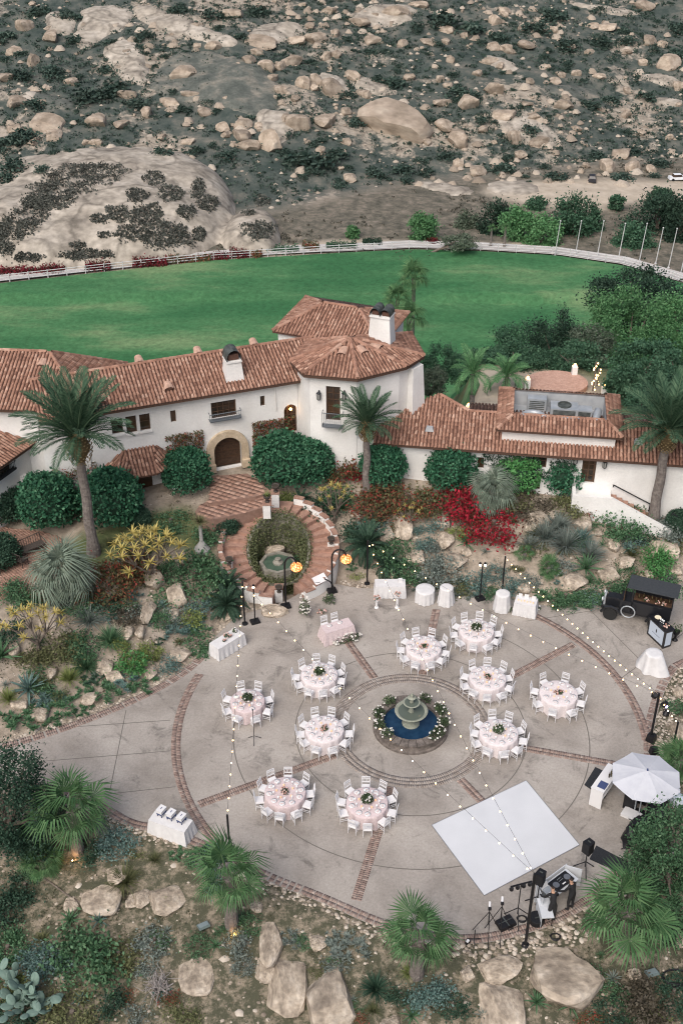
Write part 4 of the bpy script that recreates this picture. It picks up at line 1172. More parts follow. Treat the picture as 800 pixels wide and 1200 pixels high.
# floral arrangements on the rim
M_flw = mat('white_petal', (.62, .58, .52), (.80, .78, .74), rough=.7, leaf=.2)
M_flp = mat('blush_petal', (.42, .20, .15), (.66, .42, .36), (.70, .55, .50), rough=.7, leaf=.2, orand=.2)
M_flg = mat('bouquet_leaf', (.035, .06, .03), (.09, .13, .06), rough=.7, leaf=.2, orand=.2)
def rand_dirs(n, r=None):
    r = r or rng
    v = r.normal(size=(n, 3)); return v / np.linalg.norm(v, axis=1)[:, None]
def leaf_cloud(name, P, size, material, r=None, up=0.3, aspect=.55, var=None, fold=False):
    """one leaf (two triangles in a bent quad) for every point of P; size scalar or array"""
    r = r or rng
    n = len(P); d = rand_dirs(n, r); d[:, 2] += up * r.random(n)
    d /= np.linalg.norm(d, axis=1)[:, None]
    o = rand_dirs(n, r); w = np.cross(d, o); w /= np.linalg.norm(w, axis=1)[:, None] + 1e-9
    s = np.broadcast_to(np.asarray(size, float), (n,)) * r.uniform(.7, 1.3, n)
    L_ = d * s[:, None]; Wd = w * (s * aspect * .5)[:, None]
    V = np.stack([P - L_ * .5, P + Wd, P + L_ * .5, P - Wd], 1).reshape(-1, 3)
    F = (np.arange(n) * 4)[:, None] + np.array([0, 1, 2, 3])
    return np_mesh(name, V, F, material, r.random(n) if var is None else var)
def blossom_mesh(name, P, size, material, seed=1):
    r = np.random.default_rng(seed)
    m = MB()
    for p in P:
        s = size * r.uniform(.7, 1.25); c = float(r.random())
        m.lathe([(s * .35, p[2] - s * .35), (s * .55, p[2]), (s * .42, p[2] + s * .28), (.004, p[2] + s * .3)], 6, p[0], p[1], c)
    return m.mesh(name, material)
def arrangement(name, label, cat, loc, rx, ry, h, nleaf, nfl, fls, flm, group, rz=0.0, seed=0, extra=None):
    r = np.random.default_rng(seed)
    t = thing(name, label, cat, loc, rz, group)
    P = rand_dirs(nleaf, r) * r.random((nleaf, 1)) ** .4 * np.array([rx, ry, h * .55]); P[:, 2] = np.abs(P[:, 2]) + h * .12
    o = ob('greenery', leaf_cloud('greenery', P, .10, M_flg, r), t); o['kind'] = 'stuff'
    Q = rand_dirs(nfl, r) * np.array([rx, ry, h * .62]); Q[:, 2] = np.abs(Q[:, 2]) + h * .2
    for k in range(nfl):
        ob('flower', FLM[(flm, k % 3)], t, Q[k], (0, 0, k * 1.3), fls * r.uniform(.75, 1.3))
    if extra: extra(t)
    return t
FLM = {}
for key, mm in (('w', M_flw), ('p', M_flp)):
    for k in range(3):
        m = MB(); m.lathe([(.3, -.35), (.55, 0), (.42, .26), (.01, .3)], 6, 0, 0, .2 + .35 * k); FLM[(key, k)] = m.mesh('flower', mm)
for i, (a, rx, nl, nf, side) in enumerate(((168, .42, 300, 12, 'far left'), (196, .35, 220, 9, 'left'), (222, .30, 160, 14, 'front left'), (130, .38, 260, 5, 'back left'), (60, .36, 220, 6, 'back right'), (22, .45, 320, 12, 'right'), (-12, .42, 280, 11, 'lower right'), (-42, .5, 300, 20, 'front right'))):
    ar = R(a); arrangement('flower_arrangement', f'white roses and greenery on the {side} rim of the fountain pool', 'flowers', (fx_ + 1.55 * math.cos(ar), fy_ + 1.55 * math.sin(ar), .5), rx, .32, .62, nl, nf, .085, 'w', 'flowers round the fountain', ar + math.pi / 2, 40 + i)

# ================================================================== TABLES AND CHAIRS
M_chair = mat('white_chair', (.66, .65, .66), rough=.5, spec=.4)
M_cush = mat('white_cushion', (.68, .67, .68), rough=.9)
M_white = mat('white_linen', (.58, .57, .57), (.66, .65, .65), use='noise', scale=4, rough=.95)
M_blush = mat('blush_linen', (.52, .42, .42), (.63, .53, .53), use='noise', scale=14, detail=8, rough=.95)
M_pale = mat('pale_blush_linen', (.60, .53, .53), (.70, .64, .64), use='noise', scale=14, detail=8, rough=.95)
M_plate = mat('porcelain', (.68, .67, .67), rough=.25, spec=.5)
M_glassw = mat('clear_glass', (.72, .74, .75), rough=.1, spec=.6)
M_candle = mat('candle_holder', (.55, .33, .22), (.75, .5, .35), use='noise', rough=.4, emit=(1, .5, .2), estr=.35)
def chair_meshes():
    out = []
    m = MB(); m.box(0, 0, .435, .40, .40, .035); out.append(('seat', m.mesh('seat', M_chair), (0, 0, 0)))
    m = MB(); m.box(0, 0, .485, .37, .37, .06, taper=.9); out.append(('cushion', m.mesh('cushion', M_cush), (0, 0, 0)))
    m = MB(); m.tube([(0, 0, 0), (0, 0, .42)], [.014, .02], 5); leg = m.mesh('leg', M_chair)
    for x, y in ((-.18, .18), (.18, .18), (-.18, -.18), (.18, -.18)): out.append(('leg', leg, (x, y, 0)))
    m = MB()
    for x in (-.185, .185): m.tube([(x, -.18, .4), (x * .97, -.20, .7), (x * .95, -.25, .92)], .017, 5)
    for z, y in ((.90, -.245), (.82, -.23), (.62, -.205)): m.box(0, y, z, .37, .022, .045)
    for k in range(5): m.tube([((k - 2) * .062, -.205, .62), ((k - 2) * .062, -.23, .82)], .011, 4)
    out.append(('backrest', m.mesh('backrest', M_chair), (0, 0, 0)))
    m = MB()
    for z in (.16, .26):
        for x in (-.18, .18): m.box(x, 0, z, .018, .36, .018)
    m.box(0, .18, .2, .36, .018, .018)
    out.append(('stretcher', m.mesh('stretcher', M_chair), (0, 0, 0)))
    return out
CH = chair_meshes()
def chair(loc, rz, label, group):
    t = thing('banquet_chair', label, 'chair', loc, rz, group)
    for nm, me, off in CH: ob(nm, me, t, off)
    return t
def cloth_round(r, h, mt, wn=14, fl=1.05, wav=.045, name='tablecloth', n=72, spread=0.0, rs=0):
    m = MB()
    prof = [(.001, h), (r * .6, h), (r * .97, h), (r, h - .015), (r * 1.005, h - .1), (r * (1 + (fl - 1) * .5), h * .5), (r * fl, .015)]
    vs = []; fs = []; rr_ = np.random.default_rng(rs); p1, p2 = rr_.uniform(0, 6, 2)
    for i, (q, z) in enumerate(prof):
        k_ = max(0, i - 3) / 3
        for k in range(n):
            w = 2 * math.pi * k / n
            f = 1 + k_ * (wav * math.sin(wn * w + p1) + wav * .6 * math.sin((wn * .55 // 1) * w + p2) + spread * max(0, math.sin(w * 2 + p2)))
            vs.append((q * f * math.cos(w), q * f * math.sin(w), z))
    for i in range(len(prof) - 1):
        for k in range(n): fs.append((i * n + k, i * n + (k + 1) % n, (i + 1) * n + (k + 1) % n, (i + 1) * n + k))
    m.add(vs, fs); return m.mesh(name, mt, True)
def cloth_rect(L_, W_2, h, mt, flare=.06, wav=.02, name='tablecloth', seed=0, drop=1.0):
    per = []; N1, N2 = 26, 14
    for i in range(N1): per.append((-L_ / 2 + L_ * i / N1, -W_2 / 2, 0, -1))
    for i in range(N2): per.append((L_ / 2, -W_2 / 2 + W_2 * i / N2, 1, 0))
    for i in range(N1): per.append((L_ / 2 - L_ * i / N1, W_2 / 2, 0, 1))
    for i in range(N2): per.append((-L_ / 2, W_2 / 2 - W_2 * i / N2, -1, 0))
    r_ = np.random.default_rng(seed); ph = r_.uniform(0, 6)
    vs = []; fs = []; n = len(per)
    for lv, z in enumerate((h, h - .02, h * .55, .012 + h * (1 - drop))):
        for i, (x, y, nx_, ny_) in enumerate(per):
            corner = 1.5 if i in (0, N1, N1 + N2, 2 * N1 + N2) else 1.0
            k = (0, .006, .5, 1)[lv]
            f = flare * k * corner + wav * k * math.sin(i * 1.35 + ph) * (1 if lv > 1 else 0)
            ox, oy = (nx_ if corner == 1 else (-.7 if x < 0 else .7)), (ny_ if corner == 1 else (-.7 if y < 0 else .7))
            vs.append((x + ox * f, y + oy * f, z + (.05 * math.sin(i * .9 + ph) * (1 - drop) if lv == 3 else 0)))
    for lv in range(3):
        for i in range(n): fs.append((lv * n + i, lv * n + (i + 1) % n, (lv + 1) * n + (i + 1) % n, (lv + 1) * n + i))
    m = MB(); m.add(vs, [tuple(range(n))] + fs); return m.mesh(name, mt, False)
m = MB(); m.lathe([(.06, 0), (.08, .01), (.135, .018), (.14, .025), (.08, .016), (.001, .015)], 20); ME_plate = m.mesh('plate', M_plate, True)
m = MB(); m.box(0, 0, .028, .05, .16, .012, .3); ME_napkin = m.mesh('napkin', mat('napkin', (.62, .50, .48), rough=.95))
m = MB(); m.lathe([(.035, 0), (.006, .01), (.006, .09), (.04, .13), (.038, .2), (.03, .2), (.001, .12)], 8); ME_goblet = m.mesh('goblet', M_glassw, True)
m = MB(); m.lathe([(.03, 0), (.04, .07), (.032, .07), (.001, .02)], 8); ME_votive = m.mesh('votive', M_candle, True)
M_topw = mat('table_wood', (.3, .2, .12), rough=.7)
ORD = ['first', 'second', 'third', 'fourth', 'fifth', 'sixth', 'seventh', 'eighth', 'ninth', 'tenth']
TABLES = [ # pixel of the table top centre, chairs, cloth, tall greenery, name
    (290, 821, 8, M_blush, 'g', 'leftmost round table', .82),
    (374, 790, 10, M_pale, 'g', 'round table nearest the head table', .9),
    (380, 854, 10, M_pale, 'p', 'round table left of the fountain', .9),
    (334, 928, 10, M_blush, 'p', 'lower left round table', .9),
    (430, 940, 10, M_blush, 'g', 'round table below the fountain', .9),
    (496, 758, 10, M_pale, 'p', 'round table behind the fountain', .9),
    (558, 738, 10, M_pale, 'g', 'farthest round table', .9),
    (571, 794, 10, M_pale, 'p', 'round table upper right of fountain', .9),
    (584, 858, 10, M_pale, 'g', 'round table lower right of fountain', .9),
    (654, 812, 8, M_pale, 'p', 'rightmost round table', .92)]
for ti, (px, py, nc, cm, cp, tn, tr) in enumerate(TABLES):
    c = U(px, py, .76); cx, cy = c.x, c.y; hz = .76
    t = thing('round_table', f'round banquet table hidden under its cloth, the {tn}', 'table', (cx, cy, 0), .2 * ti, 'round banquet tables')
    m = MB(); m.lathe([(tr - .02, hz - .045), (tr - .02, hz - .012), (.001, hz - .012)], 28); m.obj('tabletop', M_topw, t)
    for k in range(4):
        m = MB(); a = k * math.pi / 2 + .7; m.tube([(.45 * math.cos(a), .45 * math.sin(a), 0), (.42 * math.cos(a), .42 * math.sin(a), hz - .05)], .02, 6); m.obj('leg', M_iron, t)
    cl = ob('tablecloth', cloth_round(tr, hz, cm, 13 + ti % 3, 1.05, .05, rs=ti), None, (cx, cy, 0)); tag(cl, f"{'lacy blush pink' if cm == M_blush else 'pale blush'} cloth over the {tn}", 'tablecloth', 'round tablecloths')
    a0 = .31 + ti * .17 if nc == 10 else .4
    for k in range(nc):
        if nc == 10: a = a0 + 2 * math.pi * k / nc
        else: a = R(90) + R(22) - 2 * math.pi * k / nc * 1.0
        a += random.uniform(-.05, .05); rr = tr + .20 + random.uniform(-.02, .06)
        kk = ORD[k]
        chair((cx + rr * math.cos(a), cy + rr * math.sin(a), .004), a + math.pi / 2 + random.uniform(-.09, .09), f'white chair, {kk} round the {tn} anticlockwise from its right', 'white chairs at the round tables')
        pr = tr - .2
        pl = thing('place_setting', f'white plate, {kk} round the {tn} anticlockwise from its right', 'plate', (cx + pr * math.cos(a), cy + pr * math.sin(a), hz + .002), a, 'plates on the round tables')
        ob('plate', ME_plate, pl, None, None, (1, 1, 1)); ob('napkin', ME_napkin, pl)
        g = ob('goblet', ME_goblet, None, (cx + (pr - .17) * math.cos(a + .16), cy + (pr - .17) * math.sin(a + .16), hz + .002))
        tag(g, f'clear goblet, {kk} round the {tn} anticlockwise from its right', 'glass', 'goblets on the round tables')
    # centre
    if cp == 'g':
        def vase(t_):
            m = MB(); m.lathe([(.07, -.0), (.09, .1), (.06, .2), (.08, .22)], 10); m.obj('vase', M_plate, t_, (0, 0, -.02))
        v = arrangement('centrepiece', f'greenery and white flowers rising from a vase on the {tn}', 'flowers', (cx, cy + .06, hz + .02), .30, .30, .5, 420, 16, .075, 'w', 'table centrepieces', 0, 70 + ti, vase)
    else:
        v = arrangement('centrepiece', f'low blush and coral flowers on the {tn}', 'flowers', (cx, cy, hz + .005), .24, .17, .22, 90, 16, .075, 'p', 'table centrepieces', ti * .7, 70 + ti)
    for k in range(5):
        a = k * 1.257 + ti; q = ob('votive', ME_votive, None, (cx + .38 * math.cos(a), cy + .38 * math.sin(a), hz + .002)); tag(q, f'small amber candle glass, {ORD[k]} round the centrepiece of the {tn}', 'candle', 'votive candles')

def rect_table(px, py, L_, W_2, h, rz, label, clabel, mt=None, seed=0, flare=.06):
    c = U(px, py, h)
    t = thing('folding_table', label, 'table', (c.x, c.y, 0), rz)
    m = MB(); m.box(0, 0, h - .03, L_ - .03, W_2 - .03, .036); m.obj('tabletop', M_topw, t)
    for sx in (-1, 1):
        for sy in (-1, 1):
            m = MB(); m.tube([(sx * (L_ / 2 - .12), sy * (W_2 / 2 - .1), 0), (sx * (L_ / 2 - .12), sy * (W_2 / 2 - .1), h - .05)], .018, 6); m.obj('leg', M_iron, t)
    cl = ob('tablecloth', cloth_rect(L_, W_2, h, mt or M_white, flare, .022, seed=seed), None, (c.x, c.y, 0), (0, 0, rz)); tag(cl, clabel, 'tablecloth')
    return c
def yaw_px(x0, y0, x1, y1, z=.76):
    a, b_ = U(x0, y0, z), U(x1, y1, z); return math.atan2(b_.y - a.y, b_.x - a.x)
yw = yaw_px(250, 757, 281, 738)
ca = rect_table(266, 748, 1.75, .72, .76, yw, 'folding table at the left edge of the patio by the rockery', 'white cloth over the table set with flowers beside the rockery', seed=1)
def on(c, dx, dy, rz): return (c.x + dx * math.cos(rz) - dy * math.sin(rz), c.y + dx * math.sin(rz) + dy * math.cos(rz), c.z + .003)
arrangement('bouquet', 'coral bouquet on the left edge table', 'flowers', on(ca, .1, .05, yw), .2, .16, .3, 70, 12, .075, 'p', 'bouquets', 0, 3)
arrangement('bouquet', 'small dark bouquet at far end of the left edge table', 'flowers', on(ca, .6, .1, yw), .13, .12, .35, 60, 8, .07, 'w', 'bouquets', 0, 4)
arrangement('bouquet', 'small blush bouquet near front of the left edge table', 'flowers', on(ca, -.25, -.1, yw), .1, .1, .2, 30, 6, .07, 'p', 'bouquets', 0, 5)
# head table for two
yh = yaw_px(381, 737, 411, 728)
hc = rect_table(395, 733, 1.6, .72, .76, yh, 'head table for two between the lantern and the fountain', 'blush cloth draped over the head table for two', M_blush, 2, .12)
for k, (dx, w) in enumerate(((-.38, 'left'), (.22, 'right'))):
    q = on(hc, dx, .62, yh); chair((q[0], q[1], .004), yh + math.pi, f'white chair behind the head table on the {w}', 'chairs at the head table')
    q = on(hc, dx, .16, yh); pl = thing('place_setting', f'white plate on the {w} half of the head table', 'plate', q, yh, 'plates on the head table'); ob('plate', ME_plate, pl); ob('napkin', ME_napkin, pl)
q = on(hc, .55, -.55, yh); arrangement('flower_arrangement', 'white and green flowers on the ground before the head table', 'flowers', (q[0], q[1], .0), .6, .3, .55, 260, 26, .10, 'w', 'flowers on the ground', yh, 6)
q = on(hc, -.2, -.5, yh); arrangement('flower_arrangement', 'pale flower cluster at the foot of the head table', 'flowers', (q[0], q[1], .0), .3, .2, .45, 60, 16, .11, 'w', 'flowers on the ground', yh, 7)
# white tables along the back edge
yb = yaw_px(442, 683, 474, 683)
cb = rect_table(457, 683, 1.65, .7, .78, yb, 'plain table in front of the dark palm at back edge', 'plain white cloth on table in front of the dark palm', seed=3)
m = MB(); m.box(0, 0, .1, .22, .1, .2); b_ = m.obj('card_box', M_plate, None, on(cb, .55, .12, yb), (0, 0, .2)); tag(b_, 'small white box standing on the plain back edge table', 'box')
def cocktail(px, py, r, h, lab, tl, fl=1.02, wn=12, wav=.05, spread=0, seed=0):
    c = U(px, py, h)
    t = thing('cocktail_table', tl, 'table', (c.x, c.y, 0)); m = MB(); m.lathe([(r - .015, h - .03), (r - .015, h - .008), (.001, h - .008)], 22); m.obj('tabletop', M_topw, t)
    m = MB(); m.tube([(0, 0, 0), (0, 0, h - .03)], .03, 8); m.obj('post', M_iron, t); m = MB(); m.lathe([(.26, 0), (.24, .03), (.03, .05)], 14); m.obj('base', M_iron, t)
    cl = ob('tablecloth', cloth_round(r, h, M_white, wn, fl, wav, spread=spread, rs=seed), None, (c.x, c.y, 0)); tag(cl, lab, 'tablecloth'); return c
cocktail(498, 690, .52, .78, 'white cloth over the low round table right of plain back edge table', 'low round table at the back edge of the patio', 1.05, seed=1)
cocktail(523, 688, .36, 1.06, 'white cloth over the tall cocktail table beside the low round one', 'tall cocktail table beside the low round one', 1.3, 10, .06, seed=2)
cocktail(589, 695, .38, 1.06, 'white cloth over tall cocktail table beside the gift table', 'tall cocktail table beside the gift table', 1.28, 10, .05, seed=3)
cocktail(766, 765, .42, 1.06, 'loose spreading white cloth over the tall table in front of the truck bar', 'tall cocktail table in front of the truck bar', 1.4, 7, .08, .55, 4)
yg = yaw_px(604, 703, 630, 708)
cg = rect_table(616, 704, 1.15, .75, .8, yg, 'gift table below the pole at back edge', 'white cloth over the gift table set with cards and glasses', seed=4)
for k, (dx, dy, w, nm, lab) in enumerate(((-.35, .22, .2, 'card', 'white card standing at left of gift table'), (-.02, .24, .24, 'card', 'white card standing in middle of gift table'), (.38, .2, .22, 'card', 'white card standing at right of gift table'))):
    m = MB(); m.box(0, 0, .12, w, .02, .24); m.box(0, .06, .06, .02, .12, .12); o = m.obj(nm, M_plate, None, on(cg, dx, dy, yg), (0, 0, yg)); tag(o, lab, 'card', 'cards on the gift table')
for k in range(6):
    o = ob('votive', ME_votive, None, on(cg, -.4 + .16 * k, -.08 - .04 * (k % 2), yg)); tag(o, f'small candle glass, {ORD[k]} from the left on gift table', 'candle', 'candles on the gift table')
def basket(px, py, lab, seed):
    arrangement('flower_basket', lab, 'flowers', U(px, py, 0.0), .2, .17, .35, 70, 10, .09, 'w', 'flowers on the ground', 0, seed)
basket(598, 716, 'low white flower basket on the ground between the gift table and cocktail table', 21); basket(629, 714, 'dark flower pot on ground at right end of gift table', 22)
# table with three boxes
y3 = yaw_px(182, 953, 222, 967)
c3 = rect_table(200, 961, 1.75, .75, .78, y3, 'folding table at lower left edge of patio', 'white cloth over the lower left table that carries three boxes', seed=5, flare=.10)
M_navy = mat('navy_and_painted_light', (.05, .07, .16), rough=.7)
for k, dx in enumerate((-.5, -.02, .48)):
    t = thing('lidded_box', f"white lidded box with blue shade painted low, {('leftmost', 'middle', 'rightmost')[k]} of three on the lower left table", 'box', on(c3, dx, .12, y3), y3 - .12, 'boxes on the lower left table')
    m = MB(); m.box(0, 0, .24, .27, .36, .2); m.obj('body', M_plate, t)
    m = MB(); m.box(0, 0, .36, .30, .39, .04); l_ = m.obj('lid', M_plate, t); m = MB(); m.box(0, .02, .385, .03, .12, .012); m.obj('slot', M_navy, l_)
    m = MB(); m.box(0, -.182, .17, .25, .012, .07); m.box(.137, 0, .17, .012, .34, .07); m.obj('trim', M_navy, t)  # navy bands and feet: bluish shade low on the box, put into colour
    for sx in (-1, 1):
        for sy in (-1, 1): m = MB(); m.box(sx * .11, sy * .15, .07, .03, .03, .14); m.obj('foot', M_navy, t)
# flower pillars by the lantern, pedestals, palm pot
arrangement('flower_pillar', 'tall leaning column of white flowers beside the left lantern pole', 'flowers', U(357, 722), .32, .28, 1.9, 330, 40, .10, 'w', 'flowers on the ground', 0, 31)
for px, py, h, lab, sd in ((441, 712, .5, 'short white pedestal of blush flowers left of the aisle', 32), (465, 712, .75, 'taller white pedestal of blush flowers right of the aisle', 33)):
    def ped(t_, h=h):
        m = MB(); m.lathe([(.13, -h), (.12, -h + .04), (.07, -h + .1), (.08, -.1), (.14, 0)], 12); m.obj('pedestal', M_plate, t_)
    arrangement('flower_pedestal', lab, 'flowers', U(px, py) + Vector((0, 0, h)), .17, .17, .4, 24, 14, .1, 'p', 'flower pedestals', 0, sd, ped)
arrangement('bouquet', 'red and white flowers on the ground behind the head table', 'flowers', U(377, 718), .25, .18, .3, 24, 10, .1, 'p', 'flowers on the ground', 0, 34)

# ================================================================== LAMPS, POLES, STRINGS OF BULBS
M_black = mat('black_metal', (.012, .012, .014), rough=.5)
M_cable = mat('cable', (.05, .05, .05), rough=.6)
M_bulb = mat('bulb', (1, .75, .4), emit=(1.0, .62, .26), estr=5.5)
M_flood = mat('flood', (1, .8, .6), emit=(1.0, .72, .42), estr=20)
m = MB(); m.ball(0, 0, 0, .032, 8, 5, .5, 1.15); ME_bulb = m.mesh('bulb', M_bulb, True)
m = MB(); m.lathe([(.02, 0), (.022, .06)], 6); ME_sock = m.mesh('socket', M_black)
def pole(px, py, ptop, label, r=.045, z=None, plate=True):
    b = U(px, py, 0.0) if z is None else (G(px, py) if z == 'g' else U(px, py, z))
    zt_ = ztop(b.x, b.y, ptop)
    t = thing('light_pole', label, 'pole', b, 0, 'poles carrying the strings of bulbs')
    m = MB(); m.tube([(0, 0, 0), (0, 0, zt_ - b.z)], r, 8); m.obj('pole_shaft', M_black, t)
    m = MB(); m.lathe([(.17, 0), (.16, .05), (.06, .08)], 14); m.obj('base_plate', M_black, t)
    return Vector((b.x, b.y, zt_))
pa = pole(287, 731, 681, 'black pole left of the lit flood lamp by the rockery')
pb = pole(270, 1004, 955, 'black pole rising behind the front left fan palm', z=None)
pcx = pole(430, 684, 633, 'black pole standing in front of the dark palm')
pd = pole(588, 692, 652, 'black pole behind the gift table')
pe = pole(761, 868, 813, 'black pole with stage lights at right edge of patio', .06)
pf_ = pole(615, 1108, 1024, 'thick black pole between the loudspeakers', .06)
pg = pole(786, 884, 846, 'black pole standing on pebbles beyond the umbrella bar', .05, z='g')
def string(a, b_, n, sag, label):
    t = thing('string_light', label, 'string light', a, 0, 'strings of warm bulbs over the patio')
    pts = []
    for i in range(33):
        k = i / 32; p = Vector(a).lerp(Vector(b_), k); p.z -= sag * 4 * k * (1 - k); pts.append(p - Vector(a))
    m = MB(); m.tube(pts, .007, 4, None, False); m.obj('cable', M_cable, t)
    for i in range(n):
        k = (i + .5) / n; p = Vector(a).lerp(Vector(b_), k); p.z -= sag * 4 * k * (1 - k) + .09; q = p - Vector(a)
        ob('bulb', ME_bulb, t, q)
string(pa, pb, 22, .35, 'bulbs strung from the left lamp down to the front left palm')
string(pa, pf_, 28, .5, 'bulbs strung from the left lamp past the fountain to the loudspeakers')
string(pcx, pf_, 30, .5, 'bulbs strung from the dark palm right of the fountain to the loudspeakers')
string(pcx, pe, 24, .5, 'bulbs strung from the dark palm to the stage light pole')
string(pd, pe, 30, .35, 'bulbs strung from the gift table pole to the stage light pole')
string(pe, pg, 5, .1, 'short string of bulbs between the two right edge poles')
def flood(px, py, ptop, heads, label):
    b = U(px, py); zt_ = ztop(b.x, b.y, ptop)
    t = thing('flood_lamp', label, 'lamp', b)
    m = MB(); m.tube([(0, 0, 0), (0, 0, zt_)], .035, 8); m.obj('pole_shaft', M_black, t)
    m = MB(); m.box(0, 0, .06, .5, .42, .12, .4, taper=.9); m.obj('weighted_base', M_black, t)
    for dx in heads:
        m = MB(); m.lathe([(.05, -.1), (.09, .06), (.07, .06)], 10); h_ = m.obj('lamp_head', M_black, t, (dx, 0, zt_), (R(115), 0, 0)); ob('lamp_bulb', ME_floodb, h_, (0, 0, .07))
m = MB(); m.ball(0, 0, 0, .062, 10, 6); ME_floodb = m.mesh('lamp_bulb', M_flood, True)
flood(299, 729, 687, (0,), 'lit flood lamp on black stand at left edge of patio')
flood(562, 702, 661, (-.13, .13), 'black stand with two lit flood lamps beside the tall cocktail table')
# arched wicker lanterns
def wick_mat():
    m_, nt, b = _mat('lit_wicker'); L = nt.links.new; N = nt.nodes.new
    tc = N('ShaderNodeTexCoord'); vo = N('ShaderNodeTexVoronoi'); vo.inputs['Scale'].default_value = 11; L(tc.outputs['Object'], vo.inputs['Vector'])
    r = N('ShaderNodeValToRGB'); r.color_ramp.elements[0].color = (1, .55, .2, 1); r.color_ramp.elements[0].position = .2; r.color_ramp.elements[1].color = (.55, .08, .02, 1); r.color_ramp.elements[1].position = .55
    L(vo.outputs['Distance'], r.inputs['Fac']); L(r.outputs[0], b.inputs['Emission Color']); L(r.outputs[0], b.inputs['Base Color']); b.inputs['Emission Strength'].default_value = 2.2
    return m_
M_wick = wick_mat()
def arch_lantern(px, py, ptop, dx, lx, ly, label, r=.31):
    b = U(px, py); zt_ = ztop(b.x, b.y, ptop)
    t = thing('arched_lantern', label, 'lamp', b)
    l = U(lx, ly, zt_ - .75) - b
    end = Vector((l.x, 0, zt_ - .25))
    pts = [(0, 0, 0), (0, 0, zt_ - .55)] + [(end.x * .5 * (1 - math.cos(k * math.pi / 8)), 0, zt_ - .55 + (.55 if k <= 4 else .55) * math.sin(k * math.pi / 8) * (1.0)) for k in range(1, 8)]
    m = MB(); m.tube(pts, .05, 8); m.obj('pole_shaft', M_black, t)
    e = Vector(pts[-1])
    m = MB(); m.box(0, 0, .07, .55, .45, .14, .3, taper=.85); m.obj('weighted_base', M_black, t)
    m = MB(); m.ball(0, 0, 0, r, 18, 10, .5, .8); s = m.obj('lantern_shade', M_wick, t, e - Vector((0, 0, r * .8 + .05)), None, True)
    m = MB()
    for k in range(9): m.tube([(r * 1.01 * math.cos(a) * math.sin(w), r * 1.01 * math.sin(a) * math.sin(w), r * .81 * math.cos(w)) for a in [k * .7] for w in [math.pi * j / 10 for j in range(11)]], .012, 4)
    o = m.obj('wicker_rib', mat('wicker', (.35, .14, .05), rough=.8) if 'wicker' not in bpy.data.materials else bpy.data.materials['wicker'], s); o['kind'] = 'stuff'
arch_lantern(335, 711, 653, 1, 347, 680, 'arched black lamp with lit wicker globe left of the stair foot')
arch_lantern(389, 693, 644, 1, 406, 670, 'arched black lamp with lit wicker globe right of the stair foot')
t = thing('sign_stand', 'white sign leaning on a curved black stand at the stair foot', 'sign', U(391, 696))
m = MB(); m.tube([(0, 0, 0), (-.02, 0, .5), (-.2, 0, .85), (-.5, .05, 1.0)], .04, 6); m.obj('stand', M_black, t)
m = MB(); m.box(0, 0, 0, .75, .5, .02); m.obj('board', M_plate, t, (-.75, .1, .95), (R(25), R(-10), .5))
arrangement('potted_palm', 'small leafy green pot at foot of the right lantern', 'plant', U(386, 706), .4, .35, .8, 260, 0, .1, 'w', None, 0, 36)
# music stand left
def tripod(t, h, r=.35, z=.45, rad=.018, top=True):
    for k in range(3):
        a = k * 2.094 + .5; m = MB(); m.tube([(0, 0, z), (r * math.cos(a), r * math.sin(a), .012)], rad, 5); m.obj('leg', M_black, t)
    m = MB(); m.tube([(0, 0, z * .5), (0, 0, h)], rad * 1.1, 6); m.obj('pole_shaft', M_black, t)
t = thing('microphone_stand', 'thin black microphone stand in front of the leftmost table', 'stand', U(298, 868)); tripod(t, 1.9, .36, .32, .014)
m = MB(); m.lathe([(.02, 0), (.03, .05), (.03, .1), (.005, .13)], 8); m.obj('microphone', M_black, t, (0, 0, 1.88))

# ================================================================== DANCE FLOOR, DJ, BAR, TRUCK
M_floor = mat('white_vinyl', (.55, .56, .58), (.60, .61, .63), use='noise', scale=.7, rough=.45, grain=.03, gscale=30, spec=.4)
df = [U(a, b_, .02) for a, b_ in ((506, 967), (616, 915), (678, 990), (567, 1049))]
m = MB(); m.prism([(p.x, p.y) for p in df][::-1], .004, .03); fl = m.mesh('dance_floor', M_floor)
dfo = ob('floor_board', fl, None); dfo.name = 'dance_floor'; tag(dfo, 'large white vinyl dance floor laid on the patio', 'dance floor', None, 'thing')
rt = thing('floor_edge', 'thin aluminium trim along the dance floor edge', 'trim'); rt['kind'] = 'thing'
for k in range(4):
    a, b_ = df[k], df[(k + 1) % 4]; m = MB(); d = (b_ - a); m.box(0, 0, .016, d.length, .05, .022); m.obj('edge_strip', mat('alu_trim', (.35, .35, .36), rough=.4, metal=.6) if 'alu_trim' not in bpy.data.materials else bpy.data.materials['alu_trim'], rt, ((a + b_) / 2 * Vector((1, 1, 0)) if False else ((a.x + b_.x) / 2, (a.y + b_.y) / 2, .002)), (0, 0, math.atan2(d.y, d.x)))
M_mat = mat('rubber_mat', (.018, .020, .024), (.032, .034, .038), use='noise', scale=30, rough=.9)
for pts, lab in (([(684, 920), (697, 899), (722, 911), (708, 936)], 'black rubber mat at the left of the umbrella bar'), ([(690, 1007), (698, 991), (739, 1012), (732, 1026)], 'black rubber mat behind the right loudspeaker')):
    m = MB(); m.prism([(U(a, b_).x, U(a, b_).y) for a, b_ in pts][::-1], .004, .016); o = m.obj('floor_mat', M_mat); tag(o, lab, 'mat', 'rubber mats')
